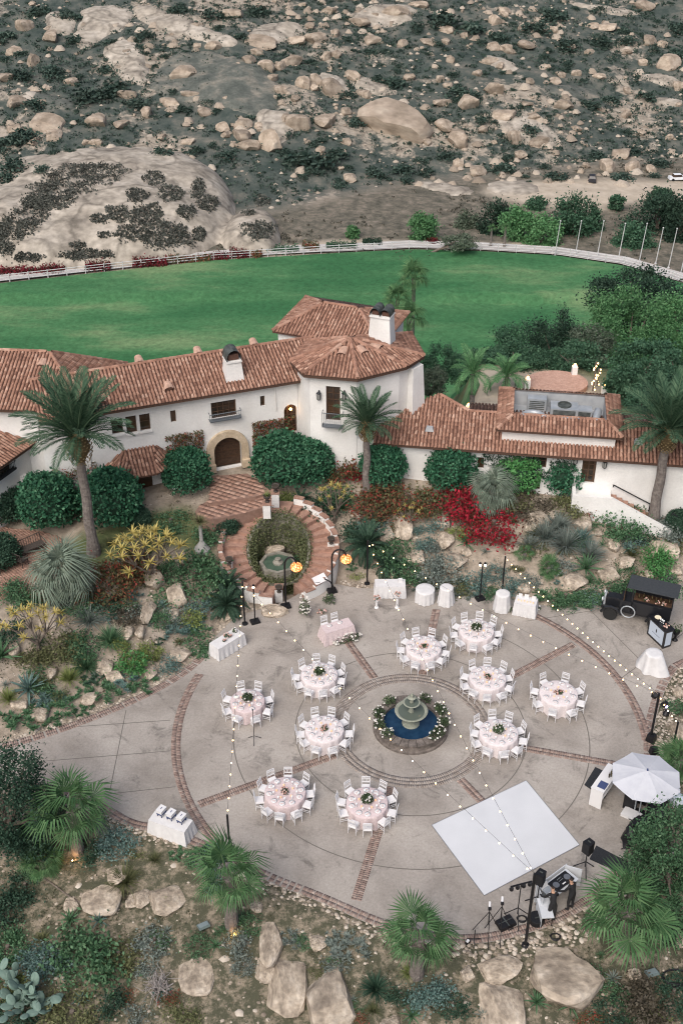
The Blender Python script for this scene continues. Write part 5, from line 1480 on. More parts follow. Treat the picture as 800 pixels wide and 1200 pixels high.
def speaker(px, py, pspk, label, slabel, yaw):
    b = U(px, py); zt_ = ztop(b.x, b.y, pspk)
    t = thing('speaker_stand', slabel, 'stand', b, 0, 'speaker stands'); tripod(t, zt_ - .05, .5, .6, .022)
    s = thing('loudspeaker', label, 'loudspeaker', (b.x, b.y, zt_ - .04), yaw, 'loudspeakers')
    m = MB(); m.prism([(-.19, -.16), (.19, -.16), (.15, .2), (-.15, .2)], 0, .62); m.obj('cabinet', M_black, s)
    m = MB(); m.box(0, -.168, .31, .33, .014, .55); m.obj('grille', mat('speaker_grille', (.03, .03, .033), rough=.6, metal=.4) if 'speaker_grille' not in bpy.data.materials else bpy.data.materials['speaker_grille'], s)
    m = MB(); m.box(0, .02, .635, .14, .05, .03); m.obj('handle', M_capmetal, s)
speaker(628, 1062, 1034, 'black loudspeaker at near corner of dance floor', 'black tripod under the loudspeaker at near corner of dance floor', R(-35))
speaker(684, 1021, 998, 'black loudspeaker at right corner of dance floor', 'black tripod under the loudspeaker at right corner of dance floor', R(-50))
ydj = yaw_px(640, 1046, 672, 1022, .9)
dj = U(655, 1034, .95)
M_dj = mat('booth_white', (.55, .57, .60), rough=.6)
t = thing('dj_booth', 'white folding booth carrying the mixing desk', 'booth', (dj.x, dj.y, .004), ydj)
for k, (x, y, w, rz) in enumerate(((-.45, .42, .9, 0), (.45, .42, .9, 0), (-.98, .12, .7, R(60)), (.98, .12, .7, R(-60)))):
    m = MB(); m.box(0, 0, .5, w, .03, 1.0); m.obj('panel', M_dj, t, (x, y, 0), (0, 0, rz))
m = MB(); m.box(0, 0, .86, 1.55, .7, .04); m.obj('shelf', M_dj, t)
for x in (-.7, .7):
    m = MB(); m.box(x, -.28, .43, .04, .04, .84); m.obj('leg', M_black, t)
t = thing('mixing_desk', 'black mixing desk with two round decks on the booth', 'mixer', on(Vector((dj.x, dj.y, .885)), .1, .0, ydj), ydj)
m = MB(); m.box(0, 0, .05, 1.0, .5, .09); m.obj('case', M_black, t)
for x in (-.32, .32):
    m = MB(); m.lathe([(.14, .096), (.14, .115), (.12, .12), (.001, .12)], 18); m.obj('deck', mat('deck_grey%d' % (x > 0), (.12, .13, .15), rough=.4), t, (x, -.02, 0))
for k in range(8):
    m = MB(); m.lathe([(.014, .096), (.012, .125), (.001, .126)], 8); m.obj('knob', M_duct, t, (-.1 + .066 * (k % 4), .12 - .1 * (k // 4), 0))
m = MB(); m.box(0, -.16, .1, .18, .05, .012); m.obj('fader', M_plate, t)
t = thing('laptop', 'open laptop at left end of the booth', 'laptop', on(Vector((dj.x, dj.y, .885)), -.62, .08, ydj), ydj + math.pi)
m = MB(); m.box(0, 0, .012, .36, .25, .02); m.obj('keyboard', M_duct, t); m = MB(); m.box(0, 0, .12, .36, .015, .25); m.obj('screen', M_plate, t, (0, -.13, .01), (R(20), 0, 0))
q = on(Vector((dj.x, dj.y, 0)), -1.15, -.35, ydj)
t = thing('equipment_cart', 'pale grey flat topped cart beside the booth', 'cart', (q[0], q[1], .004), ydj + R(55))
m = MB(); m.box(0, 0, .62, .95, .5, .05); m.obj('top', M_dj, t)
m = MB(); m.box(0, .24, .33, .9, .02, .55); m.obj('panel', M_dj, t)
for x in (-.42, .42):
    for y in (-.2, .2): m = MB(); m.tube([(x, y, 0), (x, y, .6)], .02, 6); m.obj('leg', M_black, t)
for k, (px, py, lab) in enumerate(((633, 1062, 'coil of black cable beside cart'), (611, 1078, 'small coil of black cable by the lamp tripod'), (650, 1099, 'coil of cable on pebbles below the booth'))):
    m = MB()
    for j in range(3): m.tube([((.17 + .02 * j) * math.cos(a * .5236), (.17 - .015 * j) * math.sin(a * .5236), .03 + .03 * j) for a in range(13)], .02, 5, None, False)
    b = G(px, py) if k == 2 else U(px, py); o = m.obj('cable_coil', M_black, None, b + Vector((0, 0, .012))); tag(o, lab, 'cable', 'cable coils')
t = thing('drum_case', 'round black drum case behind the thick pole', 'case', U(628, 1080, .004), .3)
m = MB(); m.lathe([(.3, 0), (.32, .05), (.32, .26), (.3, .3), (.001, .31)], 20); m.obj('shell', M_black, t); m = MB(); m.box(0, -.05, .32, .2, .04, .03); m.obj('handle', M_capmetal, t); m = MB(); m.lathe([(.03, .31), (.001, .32)], 8, .08, -.15); m.obj('badge', M_plate, t)
t = thing('equipment_case', 'flat black soft case lying near the tripods', 'case', U(592, 1083, .004), yaw_px(581, 1088, 602, 1078, 0))
m = MB(); m.box(0, 0, .09, .72, .5, .17, taper=.93); m.obj('shell', M_black, t); m = MB(); m.tube([(-.12, -.25, .1), (-.1, -.36, .1), (.1, -.36, .1), (.12, -.25, .1)], .018, 5); m.obj('handle', M_black, t); m = MB(); m.box(0, 0, .178, .05, .47, .006); m.box(0, .02, .18, .68, .03, .006); m.obj('strap', M_capmetal, t)
# lighting bar and camera tripods
b = U(605, 1078); zt_ = ztop(b.x, b.y, 1036); t = thing('light_stand', 'black tripod with a bar of four stage lights', 'stand', b); tripod(t, zt_, .55, .75, .02)
m = MB(); m.box(0, 0, 0, .9, .05, .05); br = m.obj('crossbar', M_black, t, (0, 0, zt_), (0, 0, .3))
for k in range(4):
    m = MB(); m.lathe([(.05, .1), (.09, -.08), (.07, -.1), (.02, -.09)], 10); m.obj('stage_light', M_black, br, (-.4 + .26 * k, -.03, -.1), (R(25), 0, 0))
for px, py, pt, lab, s in ((570, 1098, 1066, 'tripod with small white camera, nearer the palm', 1), (584, 1096, 1060, 'tripod with white camera leaning over the flat black case', 1.1)):
    b = U(px, py); zt_ = ztop(b.x, b.y, pt); t = thing('camera_tripod', lab, 'tripod', b); tripod(t, zt_, .62, zt_ - .12, .017)
    m = MB(); m.box(0, 0, .06, .12, .1, .1); h_ = m.obj('camera_body', M_black, t, (0, 0, zt_)); m = MB(); m.tube([(0, .03, .06), (.03, .28, .1)], .05, 8); m.obj('lens', M_plate, h_)
t = thing('camera_monopod', 'short black stand with white camera lying at the patio edge', 'tripod', U(555, 1104)); tripod(t, .75, .3, .2, .018); m = MB(); m.box(-.25, -.05, .06, .22, .12, .12, .8); m.obj('camera_body', M_black, t); m = MB(); m.tube([(-.3, -.1, .1), (-.22, 0, .14)], .06, 8); m.obj('lens', M_plate, t)
# stage lights on the right pole
for k, (dz, dx, dy, lab) in enumerate(((.0, -.15, .1, 'stage light at head of the right edge pole'), (-.35, .3, -.1, 'violet lit stage light on right edge pole'), (-.9, .45, -.1, 'lowest stage light hung on right edge pole'))):
    t = thing('stage_light', lab, 'light', pe + Vector((dx, dy, dz - .2)), k * 1.2, 'stage lights on the right edge pole')
    m = MB(); m.lathe([(.1, .16), (.14, -.1), (.11, -.14), (.02, -.12)], 12); m.obj('housing', M_black, t, None, (R(35), 0, 0)); m = MB(); m.box(0, 0, .17, .3, .03, .03); m.box(-.15, 0, .05, .03, .03, .25); m.box(.15, 0, .05, .03, .03, .25); m.obj('yoke', M_black, t)
    if k == 1: m = MB(); m.ball(0, -.1, -.1, .07, 8, 5); m.obj('lens', mat('violet_lens', (.5, .4, 1), emit=(.55, .42, 1), estr=8), t)
for px, py, lab, s in ((762, 868, 'black box at foot of the stage light pole', 1.0), (765, 883, 'black bag beside the box at foot of pole', .9)):
    t = thing('equipment_bag', lab, 'bag', U(px, py, .004), px * .3); m = MB(); m.box(0, 0, .2 * s, .42 * s, .36 * s, .4 * s, taper=.8); m.obj('body', M_black, t); m = MB(); m.tube([(-.1, 0, .39 * s), (-.06, 0, .5 * s), (.06, 0, .5 * s), (.1, 0, .39 * s)], .02, 5); m.obj('strap', M_black, t)
# umbrella bar
ubar = U(708, 912, 1.05); yub = yaw_px(703, 917, 722, 890, 1.05)
t = thing('bar_counter', 'white bar counter beside the large white umbrella', 'bar', (ubar.x + .05, ubar.y, .004), yub)
m = MB(); m.box(0, .28, .52, 1.7, .03, 1.04); m.obj('front_panel', M_plate, t); m = MB(); m.box(0, 0, 1.06, 1.78, .6, .04); m.obj('counter_top', M_plate, t)
for x in (-.86, .86): m = MB(); m.box(x, 0, .52, .03, .55, 1.04); m.obj('side_panel', M_plate, t)
m = MB(); m.box(0, 0, .5, 1.68, .5, .03); m.obj('shelf', M_plate, t)
o = MB(); o.box(0, 0, .015, .42, .36, .025); o = o.obj('bar_mat', M_navy, None, on(Vector((ubar.x + .05, ubar.y, 1.084)), -.5, -.08, yub), (0, 0, yub)); tag(o, 'dark navy mat on the near end of the bar counter', 'mat')
M_bot = mat('bottle_glass', (.03, .05, .03), (.12, .07, .03), rough=.15, orand=.4)
m = MB(); m.lathe([(.035, 0), (.038, .17), (.014, .23), (.014, .3), (.001, .3)], 8); ME_bot = m.mesh('bottle', M_bot, True)
for k in range(7):
    o = ob('bottle', ME_bot, None, on(Vector((ubar.x + .05, ubar.y, 1.084)), .1 + .1 * k, -.1 - .05 * (k % 2), yub)); tag(o, f'dark bottle on the white bar counter, {ORD[k]} from its near end', 'bottle', 'bottles on the bar counter')
ub = U(757, 908, 2.45); 
M_umb = mat('umbrella_canvas', (.56, .57, .62), (.62, .63, .67), use='noise', scale=3, rough=.9, leaf=.15)
t = thing('parasol', 'large white octagonal parasol shading the bar', 'umbrella', (ub.x, ub.y, 0.0), .2)
m = MB(); m.tube([(0, 0, 0), (0, 0, 2.75)], .03, 8); m.obj('pole_shaft', M_duct, t); m = MB(); m.lathe([(.3, 0), (.3, .08), (.05, .1)], 16); m.obj('base', M_black, t)
RU = 1.52
for k in range(8):
    a0, a1 = k * math.pi / 4, (k + 1) * math.pi / 4; m = MB(); vs = [(0, 0, 2.72)]; N_ = 5
    for j in range(1, N_ + 1):
        f = j / N_
        for e in (0, .25, .5, .75, 1):
            x0, y0, x1, y1 = RU * math.cos(a0), RU * math.sin(a0), RU * math.cos(a1), RU * math.sin(a1)
            sagv = .035 * math.sin(e * math.pi) * f
            vs.append(((x0 + (x1 - x0) * e) * f, (y0 + (y1 - y0) * e) * f, 2.72 - .42 * f ** 1.15 - sagv))
    fs = [(0, i, i + 1) for i in range(1, 5)] + [(1 + (j - 1) * 5 + i, 1 + j * 5 + i, 1 + j * 5 + i + 1, 1 + (j - 1) * 5 + i + 1) for j in range(1, N_) for i in range(4)]
    m.add(vs, fs); m.obj('canopy_panel', M_umb, t)
    m = MB(); m.tube([(0, 0, 2.66), (RU * math.cos(a0), RU * math.sin(a0), 2.28)], .012, 4); m.obj('rib', M_duct, t)
m = MB(); m.lathe([(.04, 2.72), (.035, 2.8), (.001, 2.81)], 8); m.obj('finial', M_navy, t)
# things under and beside the umbrella
def case(px, py, sx, sy, sz, rz, lab, mt=None, name='flight_case', cat='case'):
    t = thing(name, lab, cat, U(px, py, .004), rz)
    m = MB(); m.box(0, 0, sz / 2, sx, sy, sz * .96, taper=.97); m.obj('body', mt or M_black, t); m = MB(); m.box(0, 0, sz * .99, sx * 1.01, sy * 1.01, .04); m.obj('lid', mt or M_black, t)
    m = MB(); m.box(0, -sy / 2 - .015, sz * .6, .18, .02, .04); m.obj('handle', M_capmetal, t)
case(738, 940, .9, .6, .8, yub + .3, 'tall black case under the parasol'); case(752, 935, .8, .6, .6, yub, 'black case under right half of the parasol'); case(770, 948, .7, .5, .9, yub - .2, 'black case at right edge below the parasol')
case(741, 957, .95, .55, .12, yaw_px(731, 953, 750, 962, 0), 'low white cart deck below the parasol', M_plate, 'hand_cart', 'cart')
m = MB(); m.tube([(0, 0, 0), (0, .02, .8)], .03, 6); o = m.obj('canister', M_duct, None, U(743, 949, .13)); tag(o, 'upright steel tube on the low white cart', 'tube')
def lump(px, py, sx, sy, sz, rz, lab, mt, name, cat, seed):
    r = np.random.default_rng(seed); m = MB(); n1, n2 = 14, 7; vs = []; fs = []
    for j in range(n2):
        f = j / (n2 - 1); 
        for i in range(n1):
            a = 2 * math.pi * i / n1; w = math.cos(f * math.pi / 2) ** .5 * (1 + .22 * r.uniform(-1, 1)) + .02
            vs.append((sx * w * math.cos(a), sy * w * math.sin(a), sz * math.sin(f * math.pi / 2) * (1 + .08 * r.uniform(-1, 1))))
    for j in range(n2 - 1):
        for i in range(n1): fs.append((j * n1 + i, j * n1 + (i + 1) % n1, (j + 1) * n1 + (i + 1) % n1, (j + 1) * n1 + i))
    m.add(vs, fs); o = m.obj(name, mt, None, U(px, py, .0), (0, 0, rz), True); return tag(o, lab, cat)
lump(745, 978, .85, .42, .8, yaw_px(735, 985, 765, 955, 0), 'heap of black cloth over equipment below the parasol', M_black, 'covered_equipment', 'equipment', 4)
lump(769, 958, .45, .5, .75, .4, 'dark covered heap beside the right tree', M_black, 'covered_equipment', 'equipment', 5)
lump(792, 941, .3, .45, .5, 1.0, 'clear pale plastic bag at right edge', mat('plastic_bag', (.5, .58, .64), (.7, .74, .78), use='noise', scale=6, rough=.3), 'plastic_bag', 'bag', 6)
t = thing('light_stand', 'thin black tripod stand beside the right tree', 'stand', U(738, 1000)); tripod(t, 1.7, .42, .5, .02); m = MB(); m.box(0, 0, 1.75, .3, .12, .2); m.obj('lamp_head', M_black, t)
# vintage truck bar
ytk = yaw_px(708, 716, 790, 735, 0)
tk = U(742, 724, 0)
t = thing('vintage_truck', 'black vintage truck converted to a bar with long flat canopy', 'truck', (tk.x, tk.y, .004), ytk)
M_tk = mat('truck_black', (.012, .013, .016), rough=.3, spec=.5, coat=.3); M_tyre = mat('tyre', (.02, .02, .02), rough=.9); M_roofc = mat('truck_canopy', (.035, .04, .046), (.05, .055, .06), use='noise', scale=10, rough=.8)
m = MB(); m.box(0, 0, .55, 3.5, .72, .16); m.obj('chassis', M_tk, t)
m = MB(); m.box(-1.15, 0, .9, .85, .55, .55, taper=.85); m.obj('bonnet', M_tk, t)
m = MB(); m.box(-1.62, 0, .9, .1, .5, .6, taper=.9); m.obj('radiator', M_duct, t)
m = MB(); m.box(-.5, 0, .95, .6, .9, .7); m.obj('cab', M_tk, t); m = MB(); m.box(-.62, 0, 1.55, .04, .9, .5); m.obj('windscreen', M_glass, t)
for x in (-1.2, 1.15):
    for y in (-.62, .62):
        m = MB(); m.lathe([(.24, -.06), (.36, -.07), (.38, 0), (.36, .07), (.24, .06)], 20); w_ = m.obj('wheel', M_tyre, t, (x, y, .38), (R(90), 0, 0)); m = MB(); m.lathe([(.23, -.03), (.23, .03), (.05, .05), (.001, .05)], 14); m.obj('hub', M_duct if x > 0 else M_navy, w_)  # front hubs navy: blue light on the wheel put into the colour
        m = MB(); m.tube([(x - .48, y, .4), (x - .3, y, .74), (x, y, .86), (x + .3, y, .76), (x + .55, y, .5)], .075, 6); m.obj('mudguard', M_tk, t)
for y in (-.33, .33):
    m = MB(); m.lathe([(.02, -.1), (.12, 0), (.12, .05), (.001, .04)], 12); m.obj('headlight', M_duct, t, (-1.7, y, 1.05), (0, R(-90), 0))
m = MB(); m.tube([(-.3 + .36 * math.cos(a * .393), -.66, .8 + .36 * math.sin(a * .393)) for a in range(17)], .035, 6, None, False); m.obj('spare_wheel_ring', M_duct, t)
m = MB(); m.box(.85, .0, 1.0, 2.0, .95, .75); m.obj('bar_body', M_tk, t)
m = MB(); m.box(.85, .38, 1.75, 2.0, .06, .75); m.obj('back_wall', M_tk, t); m = MB(); m.box(.85, .1, 1.4, 2.0, .75, .04); m.obj('counter', M_wood, t)
for x in (-.2, 1.85):
    m = MB(); m.box(x, -.44, 1.75, .06, .06, .8); m.obj('post', M_tk, t)
m = MB(); m.box(.75, .0, 2.2, 2.6, 1.35, .05); m.obj('canopy', M_roofc, t, None, (R(-4), 0, 0))
tkz = lambda dx, dy, z: (tk.x + dx * math.cos(ytk) - dy * math.sin(ytk), tk.y + dx * math.sin(ytk) + dy * math.cos(ytk), z)
for k in range(8): o = ob('bottle', ME_bot, None, tkz(.1 + .22 * k, -.1 + .12 * (k % 2), 1.426)); tag(o, f'bottle on the truck bar counter, {ORD[k]} from the cab', 'bottle', 'bottles on the truck bar')
for k, x in enumerate((.5, 1.05, 1.4)): arrangement('bouquet', f'coral flowers on the truck bar counter, {ORD[k]} from the cab', 'flowers', tkz(x, -.22, 1.425), .13, .1, .25, 20, 7, .08, 'p', 'flowers on the truck bar', 0, 50 + k)
# sign fronted portable bar
ysb = yaw_px(755, 738, 774, 756, 0); sb = U(771, 750, 0)
t = thing('portable_bar', 'black framed portable bar with white front panel and emblem', 'bar', (sb.x, sb.y, .004), ysb)
m = MB(); m.box(0, 0, .55, 1.35, .5, 1.1); m.obj('body', M_tk, t); m = MB(); m.box(0, 0, 1.12, 1.45, .6, .04); m.obj('counter_top', M_tk, t)
M_panel = mat('sign_panel', (.48, .54, .62), rough=.5)
m = MB(); m.box(0, -.256, .57, 1.12, .012, .85); pn = m.obj('front_panel', M_panel, t)
m = MB(); m.add([(-.035, -.2645, .62), (0, -.2645, .55), (.035, -.2645, .62), (.045, -.2645, .72), (0, -.2645, .84), (-.045, -.2645, .72)], [(0, 1, 2, 3, 4, 5)]); m.obj('emblem', M_black, pn)
m = MB()
for k in range(9): m.box(-.28 + .07 * k, -.2635, .46, .035, .003, .05)
o = m.obj('lettering', mat('sign_ink', (.12, .14, .18), rough=.7), pn); o['kind'] = 'stuff'
m = MB(); m.box(.682, 0, .57, .012, .36, .85); m.obj('end_panel', M_panel, t)
sbz = lambda dx, dy, z: (sb.x + dx * math.cos(ysb) - dy * math.sin(ysb), sb.y + dx * math.sin(ysb) + dy * math.cos(ysb), z)
m = MB(); m.lathe([(.04, 0), (.15, .03), (.17, .06), (.001, .05)], 16); o = m.obj('platter', mat('platter', (.75, .68, .5), rough=.6), None, sbz(-.4, .05, 1.148)); tag(o, 'round cream platter on the portable bar', 'platter')
for k in range(3): o = ob('goblet', ME_goblet, None, sbz(-.12 + .1 * k, .02 * k, 1.148)); tag(o, f'clear goblet on the portable bar, {ORD[k]} from the platter', 'glass', 'goblets on the portable bar')
arrangement('bouquet', 'coral flowers at right end of the portable bar', 'flowers', sbz(.38, 0, 1.148), .14, .12, .2, 16, 9, .085, 'p', 'bouquets', 0, 57)
t = thing('planter', 'black pedestal planter with leafy sprig right of the portable bar', 'planter', U(790, 750)); m = MB(); m.lathe([(.16, 0), (.14, .05), (.06, .12), (.06, .3), (.18, .48), (.2, .6), (.15, .58)], 12); m.obj('pot', M_black, t)
Pq = rand_dirs(90) * rng.random((90, 1)) ** .4 * np.array([.3, .3, .3]) + np.array([0, 0, .8]); o = ob('greenery', leaf_cloud('greenery', Pq, .11, M_flg), t); o['kind'] = 'stuff'

# ================================================================== PEOPLE
def person_mat(skin, hair):
    m_, nt, b = _mat('dark_outfit'); L = nt.links.new; N = nt.nodes.new
    tc = N('ShaderNodeTexCoord'); sx = N('ShaderNodeSeparateXYZ'); L(tc.outputs['Object'], sx.inputs[0])
    r = N('ShaderNodeValToRGB'); r.color_ramp.interpolation = 'CONSTANT'; e = r.color_ramp.elements
    e[0].position, e[0].color = 0, (.02, .02, .022, 1); e[1].position, e[1].color = .755, rgb(skin)
    k = e.new(.045); k.color = (.012, .012, .014, 1); k = e.new(.845); k.color = rgb(hair)
    mr = N('ShaderNodeMath'); mr.operation = 'DIVIDE'; mr.inputs[1].default_value = 2.0; L(sx.outputs[2], mr.inputs[0]); L(mr.outputs[0], r.inputs['Fac'])
    L(r.outputs[0], b.inputs['Base Color']); b.inputs['Roughness'].default_value = .85
    return m_
def person(px, py, rz, label, lean=.15, arms=((.5, .35, .95), (.5, -.3, .95))):
    b = U(px, py, .012)
    V = [(0, 0, .95), (0, .04, 1.12), (lean * .5, 0, 1.3), (lean * .75, 0, 1.44), (lean * .95, 0, 1.54), (lean * 1.2, 0, 1.64), (lean * 1.25, 0, 1.74)]
    V = [(x, y * 0, z) for x, y, z in V]; Rr = [(.15, .13), (.14, .11), (.17, .12), (.10, .08), (.055, .055), (.085, .095), (.075, .085)]
    E = [(0, 1), (1, 2), (2, 3), (3, 4), (4, 5), (5, 6)]
    def add(p, r, par): V.append(p); Rr.append((r, r)); E.append((par, len(V) - 1)); return len(V) - 1
    for s, (ax, ay, az) in zip((1, -1), arms):
        sh = add((lean * .75, s * .18, 1.42), .062, 3); el = add((lean * .75 + .12, s * .25, 1.14), .05, sh); wr = add((ax * .85 + .02, ay, az + .06), .032, el); ha = add((ax * .85 + .09, ay, az + .05), .034, wr)
        for f in range(4): q = add((ax * .85 + .13, ay + (f - 1.5) * .021, az + .045), .010, ha); add((ax * .85 + .17 - .006 * abs(f - 1.5), ay + (f - 1.5) * .023, az + .025), .009, q)
        add((ax * .85 + .10, ay - s * .05, az + .03), .010, ha)
        hp = add((0, s * .095, .88), .10, 0); kn = add((.03 * s + .02, s * .105, .48), .066, hp); an = add((.02 * s - .02, s * .11, .09), .042, kn); add((.02 * s + .14, s * .125, .035), .038, an)
    me = bpy.data.meshes.new('person'); me.from_pydata(V, E, []); o = ob('person', me, None, b, (0, 0, rz)); tag(o, label, 'person')
    md = o.modifiers.new('skin', 'SKIN'); sv = me.skin_vertices[0].data
    for i, r_ in enumerate(Rr): sv[i].radius = r_; sv[i].use_root = (i == 0)
    md.use_smooth_shade = True; sb_ = o.modifiers.new('sub', 'SUBSURF'); sb_.levels = 2; sb_.render_levels = 2
    me.materials.append(person_mat((.42, .25, .17), (.03, .02, .015)))
person(645, 1079, ydj + R(60), 'person in black clothes standing behind the cart and bending over', .22)
person(667, 1066, ydj + R(92), 'person in black clothes standing behind the mixing desk', .12)
# ================================================================== PLANTS AND ROCKS OF THE GARDEN
LANDMARKS = [(60, 587, 'the leftmost clipped shrub'), (110, 640, 'the left date palm'), (20, 660, 'the brick terrace'), (75, 690, 'the pale blue palm'), (176, 650, 'the yellow tree aloe'), (30, 740, 'the front yellow tree aloe'), (265, 560, 'the arched entrance'), (327, 640, 'the pond stair'), (298, 720, 'the lit flood lamp'), (265, 755, 'the left edge table'), (430, 660, 'the dark palm'), (430, 580, 'the middle date palm'), (457, 690, 'the plain back edge table'), (523, 697, 'the tall cocktail table'), (562, 690, 'the twin flood lamp'), (616, 710, 'the gift table'), (575, 575, 'the silver palm'), (690, 575, 'the side door stair'), (770, 600, 'the right date palm'), (745, 710, 'the truck bar'), (655, 630, 'the silver grass bank'), (535, 590, 'the crimson bougainvillea'), (198, 965, 'the three box table'), (95, 955, 'the left fan palm'), (280, 1030, 'the front fan palm'), (487, 1110, 'the lower middle fan palm'), (730, 1070, 'the right fan palm'), (657, 1134, 'the broad flat boulder'), (383, 1150, 'the big pale boulder'), (45, 1160, 'the prickly pear'), (775, 1010, 'the right tree'), (770, 850, 'the stage light pole'), (147, 1030, 'the dry grass tuft'), (230, 1130, 'the pale flat rock'), (570, 1100, 'the camera tripods'), (100, 850, 'the left patio edge'), (150, 775, 'the bright green bush')]
USED = {}
def lab(desc, px, py, me=''):
    """a label that says which one: its look and the nearest thing one can find"""
    ls = sorted(((px - a) ** 2 + (py - b_) ** 2 * 1.6, a, b_, n_) for a, b_, n_ in LANDMARKS if n_ != me)
    def rel(a, b_):
        dx, dy = px - a, py - b_
        if abs(dx) > abs(dy): return 'left of' if dx < 0 else 'right of'
        return 'behind' if dy < 0 else 'in front of'
    for k in range(4):
        t = f'{desc} {rel(ls[k][1], ls[k][2])} {ls[k][3]}'
        if t not in USED and len(t.split()) <= 16: USED[t] = 1; return t
    t = f'{desc} between {ls[0][3]} and {ls[1][3]}'
    if t not in USED and len(t.split()) <= 16: USED[t] = 1; return t
    for w in ('smaller', 'another', 'a further', 'a lower', 'an outer', 'an upper', 'a nearer', 'a plainer'):
        t = f'{w} {desc} {rel(ls[0][1], ls[0][2])} {ls[0][3]}'
        if t not in USED: USED[t] = 1; return ' '.join(t.split()[:16])
    return t
LF = lambda n, a, b_, c=None, tr=.25, rough=.7: mat(n, a, b_, c, rough=rough, leaf=tr, orand=.14, spec=.25)
M_ball = LF('clipped_leaf', (.018, .078, .042), (.042, .150, .080), (.12, .27, .155))
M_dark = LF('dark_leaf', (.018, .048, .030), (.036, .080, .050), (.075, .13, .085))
M_green = LF('green_leaf', (.040, .10, .048), (.078, .165, .082), (.14, .24, .13))
M_bright = LF('bright_leaf', (.045, .17, .05), (.085, .25, .08), (.16, .34, .13))
M_limel = LF('lime_foliage', (.13, .17, .05), (.20, .25, .08), (.28, .32, .12))
M_olive = LF('olive_leaf', (0.080, 0.094, 0.043), (0.131, 0.145, 0.065), (0.203, 0.203, 0.102))
M_silver = LF('silver_leaf', (.11, .14, .125), (.17, .205, .18), (.25, .285, .255))
M_bluel = LF('blue_leaf', (.07, .135, .12), (.12, .20, .18), (.19, .275, .25))
M_red = mat('crimson_bract', (.055, .05, .025), (.26, .012, .026), (.48, .022, .05), rough=.7, leaf=.25, orand=.1)
M_mixr = mat('red_tinged_leaf', (0.072, 0.087, 0.041), (0.123, 0.116, 0.051), (0.319, 0.051, 0.043), rough=.7, leaf=.25, orand=.1)
M_brown = LF('brown_twig_leaf', (.06, .05, .035), (.10, .085, .06), (.15, .13, .10))
M_fan = LF('fan_leaf', (.045, .115, .045), (.082, .175, .070), (.15, .25, .115), .3)
M_palm = LF('date_leaf', (.022, .055, .030), (.046, .098, .056), (.10, .165, .095), .15)
M_yel = LF('yellow_aloe', (.30, .24, .06), (.42, .34, .10), (.50, .42, .16))
M_bark = mat('bark', (.10, .08, .065), (.18, .15, .125), use='noise', scale=5, rough=.95, bump=.5, bscale=9)
M_pbark = mat('palm_bark', (.13, .11, .10), (.24, .21, .19), use='noise', scale=6, rough=.95, bump=.8, bscale=12)
M_boss = mat('palm_boss', (.10, .07, .035), (.30, .22, .11), (.42, .33, .18), rough=.9)
M_rock = mat('sandstone', (.23, .19, .15), (.40, .335, .265), (.50, .435, .36), use='noise', scale=1.4, detail=10, rough=.95, grain=.26, gscale=5, bump=.7, bscale=4, orand=.12, spec=.1)
def RNG(s): return np.random.default_rng(s)
# ---- prototypes (unit size)
def clump_points(n, k, r, seed, lo=-.25, flat=1.0, spread=.28, shell=.72):
    g = RNG(seed); c = rand_dirs(k, g); c[:, 2] = np.abs(c[:, 2]) * 1.0 + np.where(g.random(k) < .3, lo, 0)
    c *= (shell + (1 - shell) * g.random((k, 1)))
    P = c[g.integers(0, k, n)] + g.normal(0, spread, (n, 3)) * np.array([1, 1, .8])
    P[:, 2] *= flat
    return P * r
def ball_mesh(seed, material):
    g = RNG(seed); n = 3600
    d = rand_dirs(n, g); d[:, 2] = np.where(d[:, 2] < -.55, -d[:, 2], d[:, 2])
    bump = .84 + .26 * noise3(d * 3.2 + 7, seed) + .075 * g.normal(size=n) + .06 * noise3(d * 11.0 + 3, seed + 1)
    P = d * bump[:, None]
    va = np.clip(g.normal(.45, .25, n) + .5 * (noise3(d * 9 + 2, seed + 5) - .5), 0, 1)
    return leaf_cloud('foliage', P, .13, material, g, up=.4, aspect=.7, var=va)
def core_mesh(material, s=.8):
    m = MB(); m.ball(0, 0, 0, s, 14, 8); return m.mesh('shade_core', material, True)  # dark solid ball standing in for the shade inside the shrub
def bush_mesh(seed, material, n=900, leaf=.15, flat=.75, k=16):
    P = clump_points(n, k, .8, seed, 0, flat); P[:, 2] = np.abs(P[:, 2])
    return leaf_cloud('foliage', P, leaf, material, RNG(seed + 50), up=.6)
def blades(name, n, L_, w, e0, e1, material, seed, droop=.5, seg=2, base=.12, curlv=.25):
    """grass or strap leaves springing from one point"""
    g = RNG(seed); az = g.uniform(0, 6.283, n); el = np.radians(g.uniform(e0, e1, n)); ln = L_ * g.uniform(.65, 1.15, n)
    r0 = base * g.random(n) ** .5
    V = []; F = []
    d0 = np.stack([np.cos(az) * np.cos(el), np.sin(az) * np.cos(el), np.sin(el)], 1)
    side = np.stack([-np.sin(az), np.cos(az), np.zeros(n)], 1)
    p = np.stack([np.cos(az) * r0, np.sin(az) * r0, np.zeros(n)], 1); rows = []
    for s in range(seg + 1):
        k = s / seg; ww = w * (1 - k ** 1.6) * (1.0 if s else .8)
        rows.append((p - side * (ww / 2), p + side * (ww / 2)))
        dd = d0.copy(); dd[:, 2] -= droop * k; dd /= np.linalg.norm(dd, axis=1)[:, None]
        p = p + dd * (ln / seg)[:, None]
    Vv = np.stack([q for r_ in rows for q in r_], 1).reshape(-1, 3); m_ = 2 * (seg + 1)
    b = (np.arange(n) * m_)[:, None]
    Ff = np.concatenate([b + np.array([2 * s, 2 * s + 1, 2 * s + 3, 2 * s + 2]) for s in range(seg)])
    return np_mesh(name, Vv, Ff, material, np.tile(g.random(n), seg))
